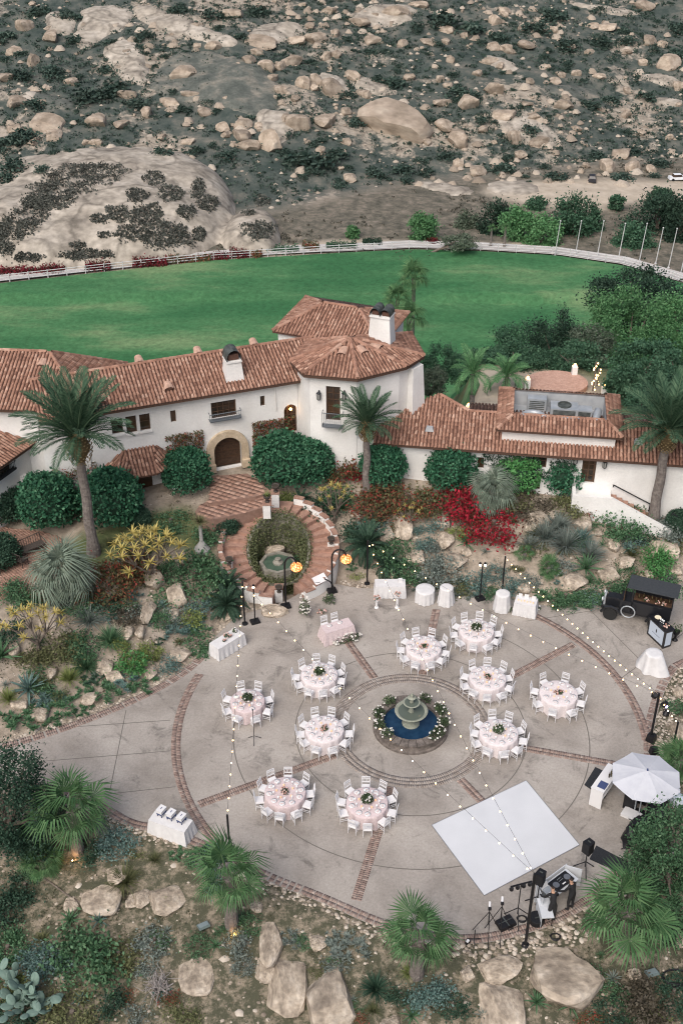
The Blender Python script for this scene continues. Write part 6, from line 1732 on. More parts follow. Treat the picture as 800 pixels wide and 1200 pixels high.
def agave_leaf(material, w=.13, curl=.25, name='leaf'):
    """thick pointed trough shaped leaf along +X"""
    m = MB(); N_ = 5; vs = []
    for i in range(N_ + 1):
        k = i / N_; ww = w * (.75 + .8 * k - 1.55 * k ** 2.2) if i < N_ else 0.0; z = curl * k * k * -.6 + .02
        x = k
        vs += [(x, -ww / 2, z + ww * .18), (x, 0, z - ww * .12), (x, ww / 2, z + ww * .18)]
    fs = []
    for i in range(N_):
        a = i * 3; fs += [(a, a + 1, a + 4, a + 3), (a + 1, a + 2, a + 5, a + 4)]
    m.add(vs, fs, .6); return m.mesh(name, material)
_cache = {}
def memo(key, fn):
    if key not in _cache: _cache[key] = fn()
    return _cache[key]
# ---- placers
def stuffpart(name, me, t, **k):
    o = ob(name, me, t, **k); o['kind'] = 'stuff'; return o
def ball_shrub(px, py, w, desc, material=M_ball, hk=1.0, seed=0):
    p = G(px, py + w * .42); s = w * mpp(p) / 2 * 1.1
    t = thing('clipped_shrub', desc, 'shrub', p, seed * 1.7, 'clipped round shrubs along the house', (s, s, s * hk))
    stuffpart('foliage', memo(('ball', seed % 5, material.name), lambda: ball_mesh(seed % 5, material)), t, loc=(0, 0, .85))
    ob('shade_core', memo(('core', material.name), lambda: core_mesh(M_dark)), t, (0, 0, .85))
    m = memo('stem', lambda: MB().tube([(0, 0, -.3), (.02, 0, .4)], [.09, .07], 7).mesh('stem', M_bark)); ob('stem', m, t)
def bush(px, py, w, kind, desc, hk=1.0, seed=0, name='bush', n=900, leaf=.15, flat=.75):
    p = G(px, py); s = w * mpp(p) / 2 * 1.38
    t = thing(name, lab(desc, px, py), 'bush', p - Vector((0, 0, .05)), seed * 2.1 + px, 'shrubs of the garden beds', (s, s, s * hk))
    stuffpart('foliage', memo(('bush', kind.name, seed % 3, n, leaf), lambda: bush_mesh(seed % 3 + 10, kind, n, leaf, flat)), t)
    ob('stem', memo('stem', lambda: None), t) if 'stem' in _cache else None
def tuft(px, py, w, kind, desc, hk=1.0, n=150, wd=.05, e=(25, 88), droop=.7, seed=0, name='grass_tuft'):
    p = G(px, py); s = w * mpp(p) / 2 * 1.12
    t = thing(name, lab(desc, px, py), 'grass', p - Vector((0, 0, .03)), px * .37, 'grasses of the garden beds', (s, s, s * hk))
    stuffpart('blade', memo(('tuft', kind.name, n, wd, e, droop), lambda: blades('blade', n, 1.05, wd, e[0], e[1], kind, 3, droop, 3)), t)
def rosette(px, py, w, kind, desc, nl=22, seed=0, lw=.14, curl=.25, emin=5, name='agave'):
    p = G(px, py); s = w * mpp(p) / 2
    t = thing(name, lab(desc, px, py), 'agave', p + Vector((0, 0, .02)), px * .7, 'agaves of the garden beds', s)
    lf = memo(('aleaf', kind.name, lw, curl), lambda: agave_leaf(kind, lw, curl))
    for k in range(nl):
        f = k / nl; az = k * 2.39996; el = R(emin + (82 - emin) * f ** .9); sc = 1.0 - .25 * f
        ob('leaf', lf, t, (0, 0, .03 + .06 * f), (0, -el, az), (sc, sc, sc))
def succ_patch(px, py, w, kind, desc, seed=0, hk=.6, name='succulent_patch'):
    """low mat of many small leaf rosettes"""
    p = G(px, py); s = w * mpp(p) / 2 * 1.15
    def mk():
        g = RNG(seed % 3 + 5); VV = []; FF = []; CC = []; o = 0
        for k in range(26):
            r_ = math.sqrt(g.random()) * .9; a = g.uniform(0, 6.28); c = np.array([r_ * math.cos(a), r_ * math.sin(a), .22 * (1 - r_ * r_) + .05])
            n = 22; az = g.uniform(0, 6.28, n); el = np.radians(g.uniform(8, 80, n)); L_ = .30 * g.uniform(.7, 1.2, n)
            d = np.stack([np.cos(az) * np.cos(el), np.sin(az) * np.cos(el), np.sin(el)], 1); sd = np.stack([-np.sin(az), np.cos(az), 0 * az], 1) * .035
            P0 = np.repeat(c[None], n, 0); V = np.stack([P0 - sd * .6, P0 + d * (L_ * .5)[:, None] - sd, P0 + d * L_[:, None], P0 + d * (L_ * .5)[:, None] + sd], 1).reshape(-1, 3)
            VV.append(V); FF.append(o + (np.arange(n) * 4)[:, None] + np.array([0, 1, 2, 3])); o += n * 4; CC.append(np.clip(g.normal(.5, .25, n), 0, 1))
        return np_mesh('leaf_mat', np.concatenate(VV), np.concatenate(FF), kind, np.concatenate(CC))
    t = thing(name, lab(desc, px, py), 'succulent', p, px * .5, 'succulents of the garden beds', (s, s, s * hk))
    stuffpart('leaf_mat', memo(('succ', kind.name, seed % 3), mk), t)
# ---- palms
def pinnate(material, droop=.5, nl=34, ll=.24, seed=0, up=.0):
    """feather frond of unit length along +X"""
    g = RNG(seed); m = MB(); pts = []; x = z = 0.0; N_ = 14; a = up
    for i in range(N_ + 1):
        pts.append(Vector((x, 0, z))); a -= droop / N_ * (1 + 1.2 * i / N_); x += math.cos(a) / N_; z += math.sin(a) / N_
    m.tube(pts, [.013 * (1 - .75 * i / N_) for i in range(N_ + 1)], 4, .95)
    for i in range(nl):
        k = .10 + .90 * i / nl; f = k * N_; j = min(int(f), N_ - 1); p = pts[j].lerp(pts[j + 1], f - j); t = (pts[j + 1] - pts[j]).normalized(); nrm = Vector((-t.z, 0, t.x))
        l = ll * (math.sin(math.pi * min(1, k * .93 + .08)) ** .55) * g.uniform(.85, 1.1)
        for s in (-1, 1):
            d = (t * .62 + Vector((0, s, 0)) * .72 + nrm * (.28 + g.uniform(-.1, .1))).normalized(); q = p + d * l; q.z -= l * .22
            w = t * .019; mid = p + d * l * .5
            m.add([p - w * .6, mid - w, q, mid + w], [(0, 1, 2, 3)], float(g.uniform(.1, .9)))
    return m.mesh('frond', material)
def fanleaf(material, seed=0, n=28, stiff=.2):
    """fan frond: stalk and blade split in pointed segments, unit length along +X"""
    g = RNG(seed); m = MB(); m.tube([(0, 0, 0), (.50, 0, .03)], [.014, .010], 4, .9); c = Vector((.50, 0, .03))
    for i in range(n):
        a = R(-128 + 256 * (i + .5) / n) + g.uniform(-.03, .03); l = (.60 - .16 * abs(a) / 2.2) * g.uniform(.9, 1.08); d = Vector((math.cos(a), math.sin(a), 0)); sd = Vector((-d.y, d.x, 0))
        dr = -stiff * g.uniform(.6, 1.4); p1 = c + d * l * .55 + Vector((0, 0, .05 + .03 * (i % 2))); p2 = c + d * l + Vector((0, 0, dr * l))
        m.add([c, p1 - sd * .021, p2, p1 + sd * .021], [(0, 1, 2, 3)], float(g.uniform(.15, .85)))
    return m.mesh('frond', material)
def date_palm(px, py, pcrown, Lf, n, desc, r0=.34, seed=0, boss=.55, material=None):
    b = G(px, py); zc = ztop(b.x, b.y, pcrown); h = zc - b.z; M_ = material or M_palm
    t = thing('date_palm', desc, 'palm tree', b - Vector((0, 0, .1)), 0, 'tall date palms before the house')
    m = MB(); K = 16; m.tube([(.03 * math.sin(i), 0, h * i / K) for i in range(K + 1)], [r0 * (1.45 - 1.2 * min(1, i / 2.5) * .35) * (1 - .25 * i / K) * (1 + .03 * (i % 2)) for i in range(K + 1)], 12); m.obj('trunk', M_pbark, t)
    g = RNG(seed); m = MB(); H_ = 1.35 * boss / .55
    for i in range(13):
        for j in range(15):
            a = (j + .5 * (i % 2)) * 2 * math.pi / 15; k = i / 12; z = h - H_ + H_ * 1.05 * k; rr = r0 * .8 + (boss - r0 * .8) * math.sin(math.pi * min(1, .15 + k * .8)); d = Vector((math.cos(a), math.sin(a), 0)); sd = Vector((-d.y, d.x, 0)); c = d * rr + Vector((0, 0, z))
            m.add([c - sd * .07, c + Vector((0, 0, -.05)) + d * .02, c + sd * .07, c + d * .1 + Vector((0, 0, .09))], [(0, 1, 3), (1, 2, 3), (2, 0, 3)], float(g.random()))
    m.tube([(0, 0, h - H_ * 1.05), (0, 0, h - H_ * .5), (0, 0, h + .1)], [r0 * .7, boss * .93, r0 * .8], 14, .1); o = m.obj('leaf_base', M_boss, t); o['kind'] = 'stuff'
    fr = [memo(('pin', M_.name, d, u), lambda d=d, u=u: pinnate(M_, d, 26, .19, int(d * 10), u)) for d, u in ((.3, .05), (.6, .15), (.95, .3))]
    for k in range(n):
        f = (k + .5) / n; el = 86 - 84 * f ** .9; az = k * 2.39996 + g.uniform(-.2, .2); v = 0 if el > 50 else 1 if el > 8 else 2
        s = Lf * (.78 + .27 * math.sin(math.pi * min(1, f + .15))) * g.uniform(.92, 1.06)
        ob('frond', fr[v], t, (.18 * math.cos(az), .18 * math.sin(az), h + .05 - .22 * f), (g.uniform(-.25, .25), -R(el), az), s)
    return b
def fan_palm(px, py, pcrown, wpx, n, desc, material=None, trunk=True, seed=0, r0=.24, lo=-35, glow=False, stiff=.25, name='fan_palm'):
    b = G(px, py); zc = max(ztop(b.x, b.y, pcrown), b.z + .25); h = zc - b.z; M_ = material or M_fan; Lf = wpx / 2 * mpp(Vector((b.x, b.y, zc))) * 1.12
    t = thing(name, desc, 'palm tree', b - Vector((0, 0, .08)), 0, 'fan palms')
    if h > .3:
        m = MB(); K = 8; m.tube([(0, 0, h * i / K) for i in range(K + 1)], [r0 * (1.2 - .3 * i / K) * (1 + .06 * (i % 2)) for i in range(K + 1)], 10); m.obj('trunk', M_pbark, t)
    g = RNG(seed); fr = [memo(('fan', M_.name, v, stiff), lambda v=v: fanleaf(M_, v, 26, stiff + .12 * v)) for v in range(3)]
    for k in range(n):
        f = (k + .5) / n; el = 84 + (lo - 84) * f ** .85; az = k * 2.39996 + g.uniform(-.2, .2); s = Lf * g.uniform(.78, 1.22)
        ob('frond', fr[k % 3], t, (.08 * math.cos(az), .08 * math.sin(az), h + .1 - .18 * f), (g.uniform(-.3, .3), -R(el), az), s)
    return b
def cycad(px, py, wpx, n, desc, seed=0, hk=.3, material=None):
    b = G(px, py); s0 = wpx / 2 * mpp(b); g = RNG(seed); M_ = material or M_dark
    t = thing('cycad_palm', desc, 'palm', b, 0, 'dark feather palms')
    m = MB(); m.tube([(0, 0, -.2), (0, 0, s0 * hk)], [.2, .16], 9); m.obj('trunk', M_bark, t)
    fr = [memo(('cyc', M_.name, v), lambda v=v: pinnate(M_, .5 + .35 * v, 40, .2, 20 + v, .1)) for v in range(3)]
    for k in range(n):
        f = (k + .5) / n; el = 84 - 96 * f ** .8; az = k * 2.39996 + g.uniform(-.2, .2); ob('frond', fr[min(2, int(f * 3))], t, (0, 0, s0 * hk), (g.uniform(-.2, .2), -R(el), az), s0 * g.uniform(.95, 1.2))
# ---- boulders
import bmesh
def rock_mesh(seed, sub=3, material=None):
    bm = bmesh.new(); bmesh.ops.create_icosphere(bm, subdivisions=sub, radius=1.0); me = bpy.data.meshes.new('boulder'); bm.to_mesh(me); bm.free()
    V = np.zeros(len(me.vertices) * 3); me.vertices.foreach_get('co', V); V = V.reshape(-1, 3); g = RNG(seed); pn = g.uniform(2.6, 5.0); V = V / (np.abs(V) ** pn).sum(1)[:, None] ** (1 / pn); q_ = Matrix.Rotation(g.uniform(0, 6), 3, (0, 0, 1)); V = V @ np.array(q_)
    V[:, 2] *= .9
    for k in range(10):                                 # broken faces
        d = rand_dirs(1, g)[0]; d[2] *= .75; d /= np.linalg.norm(d); off = g.uniform(.58, .95); s = V @ d; V = V - np.clip(s - off, 0, None)[:, None] * d * .97
    V *= (1.02 + .20 * (noise3(V * 1.7 + seed, seed) - .5) + .10 * (noise3(V * 4.1 + seed, seed + 3) - .5) + .05 * (noise3(V * 9 + seed, seed + 6) - .5))[:, None]
    me.vertices.foreach_set('co', V.ravel()); me.polygons.foreach_set('use_smooth', np.ones(len(me.polygons), bool)); me.materials.append(material or M_rock)
    if hasattr(me, 'set_sharp_from_angle'): me.set_sharp_from_angle(angle=R(24))
    me.update(); return me
ROCKS = [rock_mesh(s) for s in range(8)]
def boulder(px, py, w, h, desc, k=0, hz=.55, cat='boulder', flat=False):
    p = G(px, py + h * .28); mp = mpp(p); sx = w * mp / 2; sy = h * mp / 2 * 1.25; sz = min(sx, sy) * hz * 1.5
    o = ob('boulder', ROCKS[k % 8], None, (p.x, p.y, p.z + sz * (.18 if not flat else .05)), (0.1 * math.sin(k * 3.1), .1 * math.cos(k * 2.3), 0), (sx * 1.08, sy * 1.08, sz * (.5 if flat else 1)))
    return tag(o, lab(desc, px, py), cat, 'sandstone boulders of the garden')
RB = [(206, 692, 26, 28), (173, 710, 20, 32), (202, 718, 17, 17), (209, 651, 17, 15), (221, 654, 12, 8), (205, 663, 15, 11), (180, 676, 25, 20), (249, 689, 17, 14), (243, 736, 14, 11), (209, 765, 30, 17), (150, 740, 14, 16), (164, 737, 11, 16), (58, 722, 22, 30), (70, 738, 26, 15), (17, 760, 14, 15), (122, 778, 20, 18), (133, 790, 25, 13), (105, 816, 23, 15), (61, 787, 14, 15), (46, 835, 20, 14), (22, 824, 20, 12), (176, 787, 15, 14), (417, 601, 20, 13), (471, 612, 22, 27), (450, 620, 22, 22), (398, 619, 18, 12), (521, 629, 23, 22), (516, 610, 20, 14), (485, 650, 22, 22), (530, 656, 32, 20), (459, 674, 14, 9), (386, 615, 10, 10), (628, 604, 29, 16), (620, 615, 19, 13), (647, 602, 13, 11), (680, 610, 22, 18), (699, 623, 10, 9), (672, 679, 31, 19), (717, 638, 16, 12), (774, 641, 36, 22), (709, 669, 29, 18), (732, 656, 24, 16), (571, 684, 9, 6), (611, 687, 18, 12), (789, 667, 15, 12),
      (198, 1046, 40, 32), (316, 1092, 30, 48), (336, 1138, 42, 58), (383, 1150, 62, 76), (314, 1128, 30, 28), (372, 1102, 24, 16), (230, 1130, 40, 40), (456, 1196, 22, 16), (585, 1130, 48, 26), (657, 1134, 88, 56), (587, 1170, 48, 54), (546, 1136, 18, 16), (675, 1168, 20, 16), (137, 1022, 30, 20), (118, 1044, 44, 34), (153, 1053, 13, 16), (168, 1048, 20, 20), (83, 1058, 20, 14), (795, 852, 16, 22), (792, 808, 14, 12), (796, 1095, 24, 20), (72, 975, 18, 14), (300, 1060, 14, 12), (742, 1140, 16, 12), (265, 722, 18, 10), (320, 715, 34, 14), (443, 600, 12, 9), (545, 645, 14, 10), (600, 640, 18, 12), (500, 668, 16, 10), (755, 672, 18, 10)]
for i, (a, b_, w, h) in enumerate(RB):
    sz = 'huge' if w > 55 else 'large' if w > 28 else 'mid sized' if w > 17 else 'small'
    sh = 'upright' if h > w * 1.15 else 'flat' if h < w * .62 else 'blocky'
    boulder(a, b_, w, h, f'{sz} {sh} tan boulder', i * 5 + 1, .34 if b_ > 1000 else .7 if h > w else .55, flat=(w > 36 and a < 250))
# ---- clipped shrubs
for i, (a, b_, w, d, mt, hk) in enumerate(((60, 587, 60, 'leftmost large clipped round shrub beside the brick terrace', M_ball, 1), (132, 582, 62, 'large clipped round shrub right of the left date palm', M_ball, 1), (220, 552, 49, 'clipped round shrub left of the arched entrance', M_ball, 1), (334, 537, 62, 'left half of the wide clipped shrub below the arched side door', M_ball, .92), (362, 540, 50, 'right half of the wide clipped shrub below tower', M_ball, .95), (449, 543, 46, 'clipped round shrub behind the middle date palm', M_ball, 1), (527, 547, 51, 'clipped round shrub on the service wing wall, left one', M_ball, 1), (606, 551, 48, 'bright clipped shrub behind the silver palm', M_bright, 1), (656, 556, 44, 'small clipped shrub left of the side door stair', M_ball, 1.1), (8, 588, 44, 'dark hedge shrub cut by the left frame edge', M_dark, .9), (0, 640, 46, 'low dark shrub on the terrace at left frame edge', M_dark, .7), (266, 611, 28, 'dark clipped shrub left of the pond stair', M_dark, .8), (160, 600, 30, 'low dark shrub below the porch roof', M_dark, .6), (795, 608, 30, 'dark shrub at right end of the service wing', M_dark, .8))):
    ball_shrub(a, b_, w, d, mt, hk, i)
# ---- palms
date_palm(110, 648, 506, 3.5, 50, 'tall date palm before the long wing on the left', .29, 1, .66)
date_palm(429, 579, 492, 2.15, 40, 'date palm standing before the tower', .23, 2, .46)
date_palm(764, 612, 500, 3.4, 48, 'tall date palm before the right end of the service wing', .30, 3, .55)
M_bfan = LF('pale_fan_leaf', (.12, .16, .12), (.18, .23, .175), (.27, .32, .25))
fan_palm(78, 698, 672, 72, 30, 'pale blue fan palm beside the brick terrace', M_bfan, seed=4, lo=-40, stiff=.45, name='blue_palm')
fan_palm(575, 592, 574, 50, 30, 'pale silver palm before the service wing', M_bfan, seed=5, lo=-40, stiff=.5, name='blue_palm')
fan_palm(272, 1086, 1026, 88, 17, 'green fan palm with amber lit trunk at front edge', seed=6, lo=-28)
fan_palm(488, 1142, 1098, 80, 15, 'green fan palm at lower middle of patio edge', seed=7, lo=-28)
fan_palm(727, 1108, 1068, 100, 19, 'broad green fan palm at lower right of patio edge', seed=8, lo=-28)
fan_palm(92, 998, 950, 84, 17, 'green fan palm at left patio edge beside dark tree', seed=9, lo=-28)
fan_palm(642, 672, 664, 26, 16, 'small fan palm behind the pole at gift table', seed=10, r0=.12); fan_palm(614, 655, 648, 20, 14, 'smallest fan palm left of the silver grass bank', seed=11, r0=.1)
fan_palm(52, 1016, 1008, 44, 22, 'low spiky fan palm below the left dark tree', seed=12, r0=.12, stiff=.1)
fan_palm(795, 905, 890, 50, 22, 'fan palm beyond the pebbles at right frame edge', seed=13, r0=.16)
for a, b_, w, n, d in ((430, 648, 62, 40, 'large dark feather palm behind the plain back edge table'), (452, 668, 40, 30, 'dark feather palm right of the large one'), (268, 694, 46, 34, 'dark feather palm left of the pond stair foot'), (266, 716, 54, 36, 'lower dark feather palm beside the flood lamp'), (352, 590, 30, 26, 'dark feather palm below the wide clipped shrub'), (316, 562, 22, 20, 'small dark feather palm right of the arched entrance')):
    cycad(a, b_, w, n, d, a)
# warm uplights at the palm feet (lit in the photograph)
for px, py, d in ((274, 1090, 'small amber uplight at foot of the front fan palm'), (86, 1003, 'small amber uplight at foot of the left fan palm')):
    p = G(px, py); t = thing('garden_uplight', d, 'lamp', p + Vector((.05, -.35, .03))); m = MB(); m.lathe([(.05, 0), (.06, .09), (.05, .09)], 10); m.obj('housing', M_black, t); m = MB(); m.ball(0, 0, .09, .025, 8, 5); m.obj('lamp_bulb', M_flood, t)
    l = bpy.data.lights.new('uplight', 'POINT'); l.energy = 5; l.color = (1, .5, .14); l.shadow_soft_size = .04; lo = bpy.data.objects.new('uplight', l); lo.location = (0, 0, .18); lo.parent = t; C.objects.link(lo)
# ---- shrubs, grasses, agaves
for i, (a, b_, w, hk, mt, d) in enumerate((
    (538, 596, 56, .9, M_red, 'crimson bougainvillea mound'), (577, 622, 54, .9, M_red, 'crimson bougainvillea mound'), (556, 606, 30, .8, M_mixr, 'red and green bougainvillea'), (440, 592, 56, .7, M_mixr, 'rusty red bougainvillea'), (478, 590, 54, .8, M_mixr, 'olive and red bougainvillea'), (505, 592, 40, .8, M_olive, 'olive green bush'), (405, 562, 36, 1.3, M_mixr, 'tall red flowering climber'), (420, 556, 26, 1.2, M_red, 'narrow crimson climber'), (306, 530, 34, 1.2, M_mixr, 'red flecked climber'), (238, 532, 34, .9, M_mixr, 'red flecked wall climber'), (110, 562, 44, .9, M_mixr, 'red flecked bush'), (128, 690, 54, 1.0, M_mixr, 'dark red brown bush'), (158, 668, 44, 1.0, M_mixr, 'red leaved bush'), (42, 700, 30, .6, M_mixr, 'low red green bush'), (684, 600, 26, 1.0, M_mixr, 'thin red flowering bush'), (690, 590, 14, 1.2, M_red, 'small crimson bush'), (120, 708, 40, .6, M_dark, 'low dark bush'), (228, 680, 60, .9, M_green, 'large soft green bush'), (200, 670, 30, .7, M_green, 'soft green bush'), (150, 724, 28, 1.0, M_brown, 'grey brown twiggy mound'), (70, 762, 46, .8, M_olive, 'olive bush'), (95, 760, 40, .8, M_green, 'green bush'), (153, 780, 36, 1.05, M_bright, 'bright green bush'), (174, 765, 24, 1.0, M_limel, 'lime green bush'), (140, 758, 20, 1.0, M_limel, 'small lime bush'), (222, 726, 28, .9, M_limel, 'lime green shrub'), (232, 712, 32, .7, M_bluel, 'blue green bush'), (188, 728, 24, .9, M_green, 'small green bush'), (232, 755, 38, .6, M_green, 'low green bush'), (196, 780, 26, .8, M_bluel, 'blue green bush'), (20, 700, 44, .6, M_green, 'green hedge bush'), (90, 712, 34, .6, M_green, 'low green bush'), (6, 745, 40, .8, M_dark, 'dark bush'), (40, 775, 36, .7, M_olive, 'low olive bush'), (200, 612, 40, .45, M_green, 'low green bush'), (180, 630, 34, .35, M_olive, 'flat olive bush'), (240, 630, 34, .7, M_green, 'green bush'), (300, 585, 26, .8, M_green, 'green bush'), (338, 586, 20, 1.1, M_limel, 'lime green shrub'), (376, 600, 36, .9, M_dark, 'dark bush'), (392, 585, 36, 1.0, M_green, 'green bush'), (378, 625, 20, .9, M_bluel, 'blue green bush'), (415, 625, 34, .7, M_dark, 'dark bush'), (437, 618, 34, .8, M_bluel, 'blue green bush'), (462, 655, 44, 1.0, M_green, 'leafy green bush'), (480, 680, 40, .6, M_green, 'low green bush'), (497, 640, 20, .9, M_bluel, 'grey blue bush'), (490, 622, 14, 1.2, M_bluel, 'small grey blue bush'), (515, 672, 48, .8, M_silver, 'grey green bush'), (556, 682, 32, .7, M_bluel, 'blue green bush'), (535, 690, 30, .6, M_olive, 'low olive bush'), (505, 645, 24, .7, M_silver, 'silver grey bush'), (620, 596, 44, .6, M_brown, 'brownish dry bush'), (600, 585, 40, .6, M_olive, 'olive bush'), (664, 598, 34, .9, M_olive, 'round olive bush'), (728, 618, 48, .9, M_green, 'dark green leafy bush'), (745, 604, 30, 1.0, M_green, 'broad leaved bush'), (780, 625, 34, .9, M_silver, 'grey green bush'), (700, 600, 26, .9, M_olive, 'olive bush'), (752, 632, 26, .7, M_dark, 'dark bush'), (770, 662, 44, .8, M_bright, 'bright green mound'), (662, 700, 42, .5, M_green, 'low green bush'), (712, 692, 44, .5, M_green, 'low green bush'), (748, 688, 38, .6, M_green, 'low green bush'), (690, 700, 30, .5, M_bluel, 'low blue green bush'), (782, 690, 34, .6, M_green, 'low green bush'), (600, 690, 28, .7, M_bluel, 'blue green bush'), (622, 680, 22, .7, M_silver, 'grey bush'), (580, 672, 24, .7, M_bluel, 'blue green bush'), (575, 695, 24, .5, M_green, 'low green bush'), (790, 640, 26, .7, M_olive, 'olive bush'),
    (140, 990, 36, .8, M_bluel, 'blue green bush'), (105, 1128, 74, .9, M_green, 'large soft green bush'), (140, 1120, 44, .7, M_olive, 'olive bush'), (55, 1128, 50, .7, M_bluel, 'blue green bush'), (135, 1178, 36, .8, M_dark, 'dark green bush'), (182, 1105, 38, .8, M_silver, 'feathery grey bush'), (175, 1135, 26, .6, M_silver, 'grey bush'), (280, 1108, 30, 1.0, M_silver, 'grey green bush'), (286, 1132, 26, .8, M_silver, 'silver grey bush'), (292, 1082, 28, .8, M_green, 'green bush'), (255, 1010, 34, .8, M_bluel, 'blue green bush'), (258, 1035, 30, .7, M_bluel, 'grey blue bush'), (355, 1104, 18, .9, M_green, 'small green bush'), (505, 1172, 44, .9, M_bluel, 'blue green bush'), (530, 1180, 34, .8, M_dark, 'dark bush'), (470, 1166, 30, .7, M_dark, 'dark bush'), (748, 1178, 62, .7, M_brown, 'dry dark scrub'), (715, 1185, 40, .6, M_dark, 'dark scrub'), (788, 1165, 44, .7, M_dark, 'dark bush'), (12, 1065, 46, .8, M_dark, 'dark bush'), (10, 1115, 50, .8, M_green, 'dark green bush'), (20, 1190, 50, .6, M_dark, 'dark bush'), (110, 1000, 34, .6, M_dark, 'dark bush'), (30, 1040, 40, .7, M_dark, 'dark bush'), (230, 1010, 24, .8, M_green, 'green bush'), (120, 970, 26, .6, M_silver, 'grey bush'), (780, 1085, 44, .9, M_green, 'green bush'), (790, 830, 22, .8, M_green, 'green bush'), (215, 1190, 40, .5, M_olive, 'flat olive bush'), (85, 1190, 60, .6, M_olive, 'olive bush'), (420, 1190, 24, .5, M_mixr, 'low red bush'), (690, 1195, 30, .4, M_mixr, 'low red bush'), (155, 1165, 20, .5, M_mixr, 'low red bush'), (200, 1165, 26, .5, M_mixr, 'low red bush'))):
    bush(a, b_, w, mt, d, hk * 1.15, i, 'bougainvillea' if 'bougainv' in d else 'bush', 2000 if w > 40 else 1100, .105 if w > 40 else .13)
for i, (a, b_, w, mt, d) in enumerate(((70, 828, 46, M_green, 'green succulent mat'), (28, 842, 50, M_green, 'green succulent mat'), (126, 808, 44, M_green, 'green succulent mat'), (142, 800, 36, M_bluel, 'blue green succulent mat'), (166, 803, 36, M_green, 'green succulent mat'), (50, 818, 28, M_bluel, 'blue green succulent mat'), (203, 738, 34, M_bluel, 'blue green aloe clump'), (230, 735, 34, M_green, 'green aloe clump'), (238, 765, 26, M_green, 'green succulent mat'), (110, 795, 26, M_dark, 'dark succulent mat'), (410, 1108, 46, M_silver, 'grey green aloe clump'), (395, 1100, 26, M_silver, 'small grey aloe clump'), (130, 985, 34, M_bluel, 'blue green aloe clump'), (252, 1025, 30, M_bluel, 'blue aloe clump'), (240, 1002, 28, M_green, 'green aloe clump'), (210, 1002, 22, M_green, 'green aloe clump'), (640, 702, 40, M_green, 'green succulent mat'), (675, 702, 40, M_green, 'green succulent mat'), (720, 700, 40, M_green, 'green succulent mat'), (735, 605, 34, M_green, 'green aloe clump'), (560, 692, 24, M_bluel, 'blue green succulent mat'), (496, 692, 26, M_silver, 'grey flowering mat'), (540, 697, 26, M_silver, 'grey flowering mat'), (60, 845, 26, M_green, 'green succulent mat'), (98, 832, 24, M_green, 'green succulent mat'), (186, 752, 14, M_dark, 'tiny dark succulent'), (345, 1100, 30, M_silver, 'white edged yucca clump'), (140, 1050, 20, M_brown, 'dry aloe clump'))):
    succ_patch(a, b_, w, mt, d, i)
for i, (a, b_, w, mt, d, hk, n) in enumerate(((105, 728, 48, M_silver, 'silvery strap leaved clump', .7, 190), (130, 752, 44, M_green, 'fine green grass clump', .8, 260), (82, 796, 34, M_limel, 'lime grass clump', .9, 200), (102, 782, 44, M_green, 'green grass clump', .7, 260), (10, 820, 30, M_limel, 'lime grass clump', 1, 200), (638, 630, 50, M_silver, 'silver grass clump', .8, 240), (662, 640, 54, M_silver, 'silver grass clump', .8, 240), (690, 652, 46, M_silver, 'silver grass clump', .8, 240), (652, 618, 44, M_silver, 'silver grass clump', .8, 240), (620, 640, 36, M_silver, 'silver grass clump', .8, 200), (680, 634, 40, M_bluel, 'blue grey grass clump', .8, 240), (768, 656, 42, M_bright, 'bright green grass mound', .9, 300), (147, 1034, 46, M_olive, 'dry olive grass tuft', 1, 220), (440, 1160, 44, M_dark, 'dark spiky tuft with pale outer blades', .9, 260), (478, 1140, 24, M_limel, 'pale grass tuft', .8, 140), (738, 650, 30, M_olive, 'dry grass clump', .8, 140))):
    tuft(a, b_, w, mt, d, hk, n, .045, (15, 88), .8, i)
for i, (a, b_, w, mt, d, nl) in enumerate(((34, 810, 54, M_bluel, 'large blue agave', 30), (2, 772, 60, M_green, 'large dark green agave', 26), (190, 712, 24, M_bluel, 'blue agave', 26), (546, 638, 36, M_green, 'green agave', 24), (686, 668, 50, M_green, 'large green agave', 28), (735, 645, 28, M_bluel, 'blue agave', 24), (83, 1080, 36, M_green, 'green agave', 24), (116, 1080, 30, M_bluel, 'blue green agave', 22), (196, 1092, 20, M_silver, 'grey agave', 18), (253, 1110, 26, M_green, 'green agave', 22), (380, 1188, 32, M_green, 'green agave', 24), (414, 1172, 14, M_silver, 'tiny pale agave', 14), (482, 1192, 34, M_green, 'green agave', 22), (628, 1176, 38, M_green, 'green agave', 24), (668, 1180, 40, M_green, 'yellow edged green agave', 26), (717, 1148, 28, M_silver, 'pale grey agave', 20), (565, 1192, 28, M_silver, 'pale grey agave', 20), (208, 742, 22, M_bluel, 'blue agave', 18), (52, 820, 26, M_bluel, 'small blue agave', 18), (95, 1172, 26, M_bluel, 'blue agave', 20), (160, 1028, 14, M_silver, 'small pale agave', 14), (130, 1170, 20, M_green, 'green agave', 18), (790, 1060, 30, M_green, 'green agave', 20), (705, 640, 18, M_green, 'small green agave', 16))):
    rosette(a, b_, w, mt, d, nl, i)
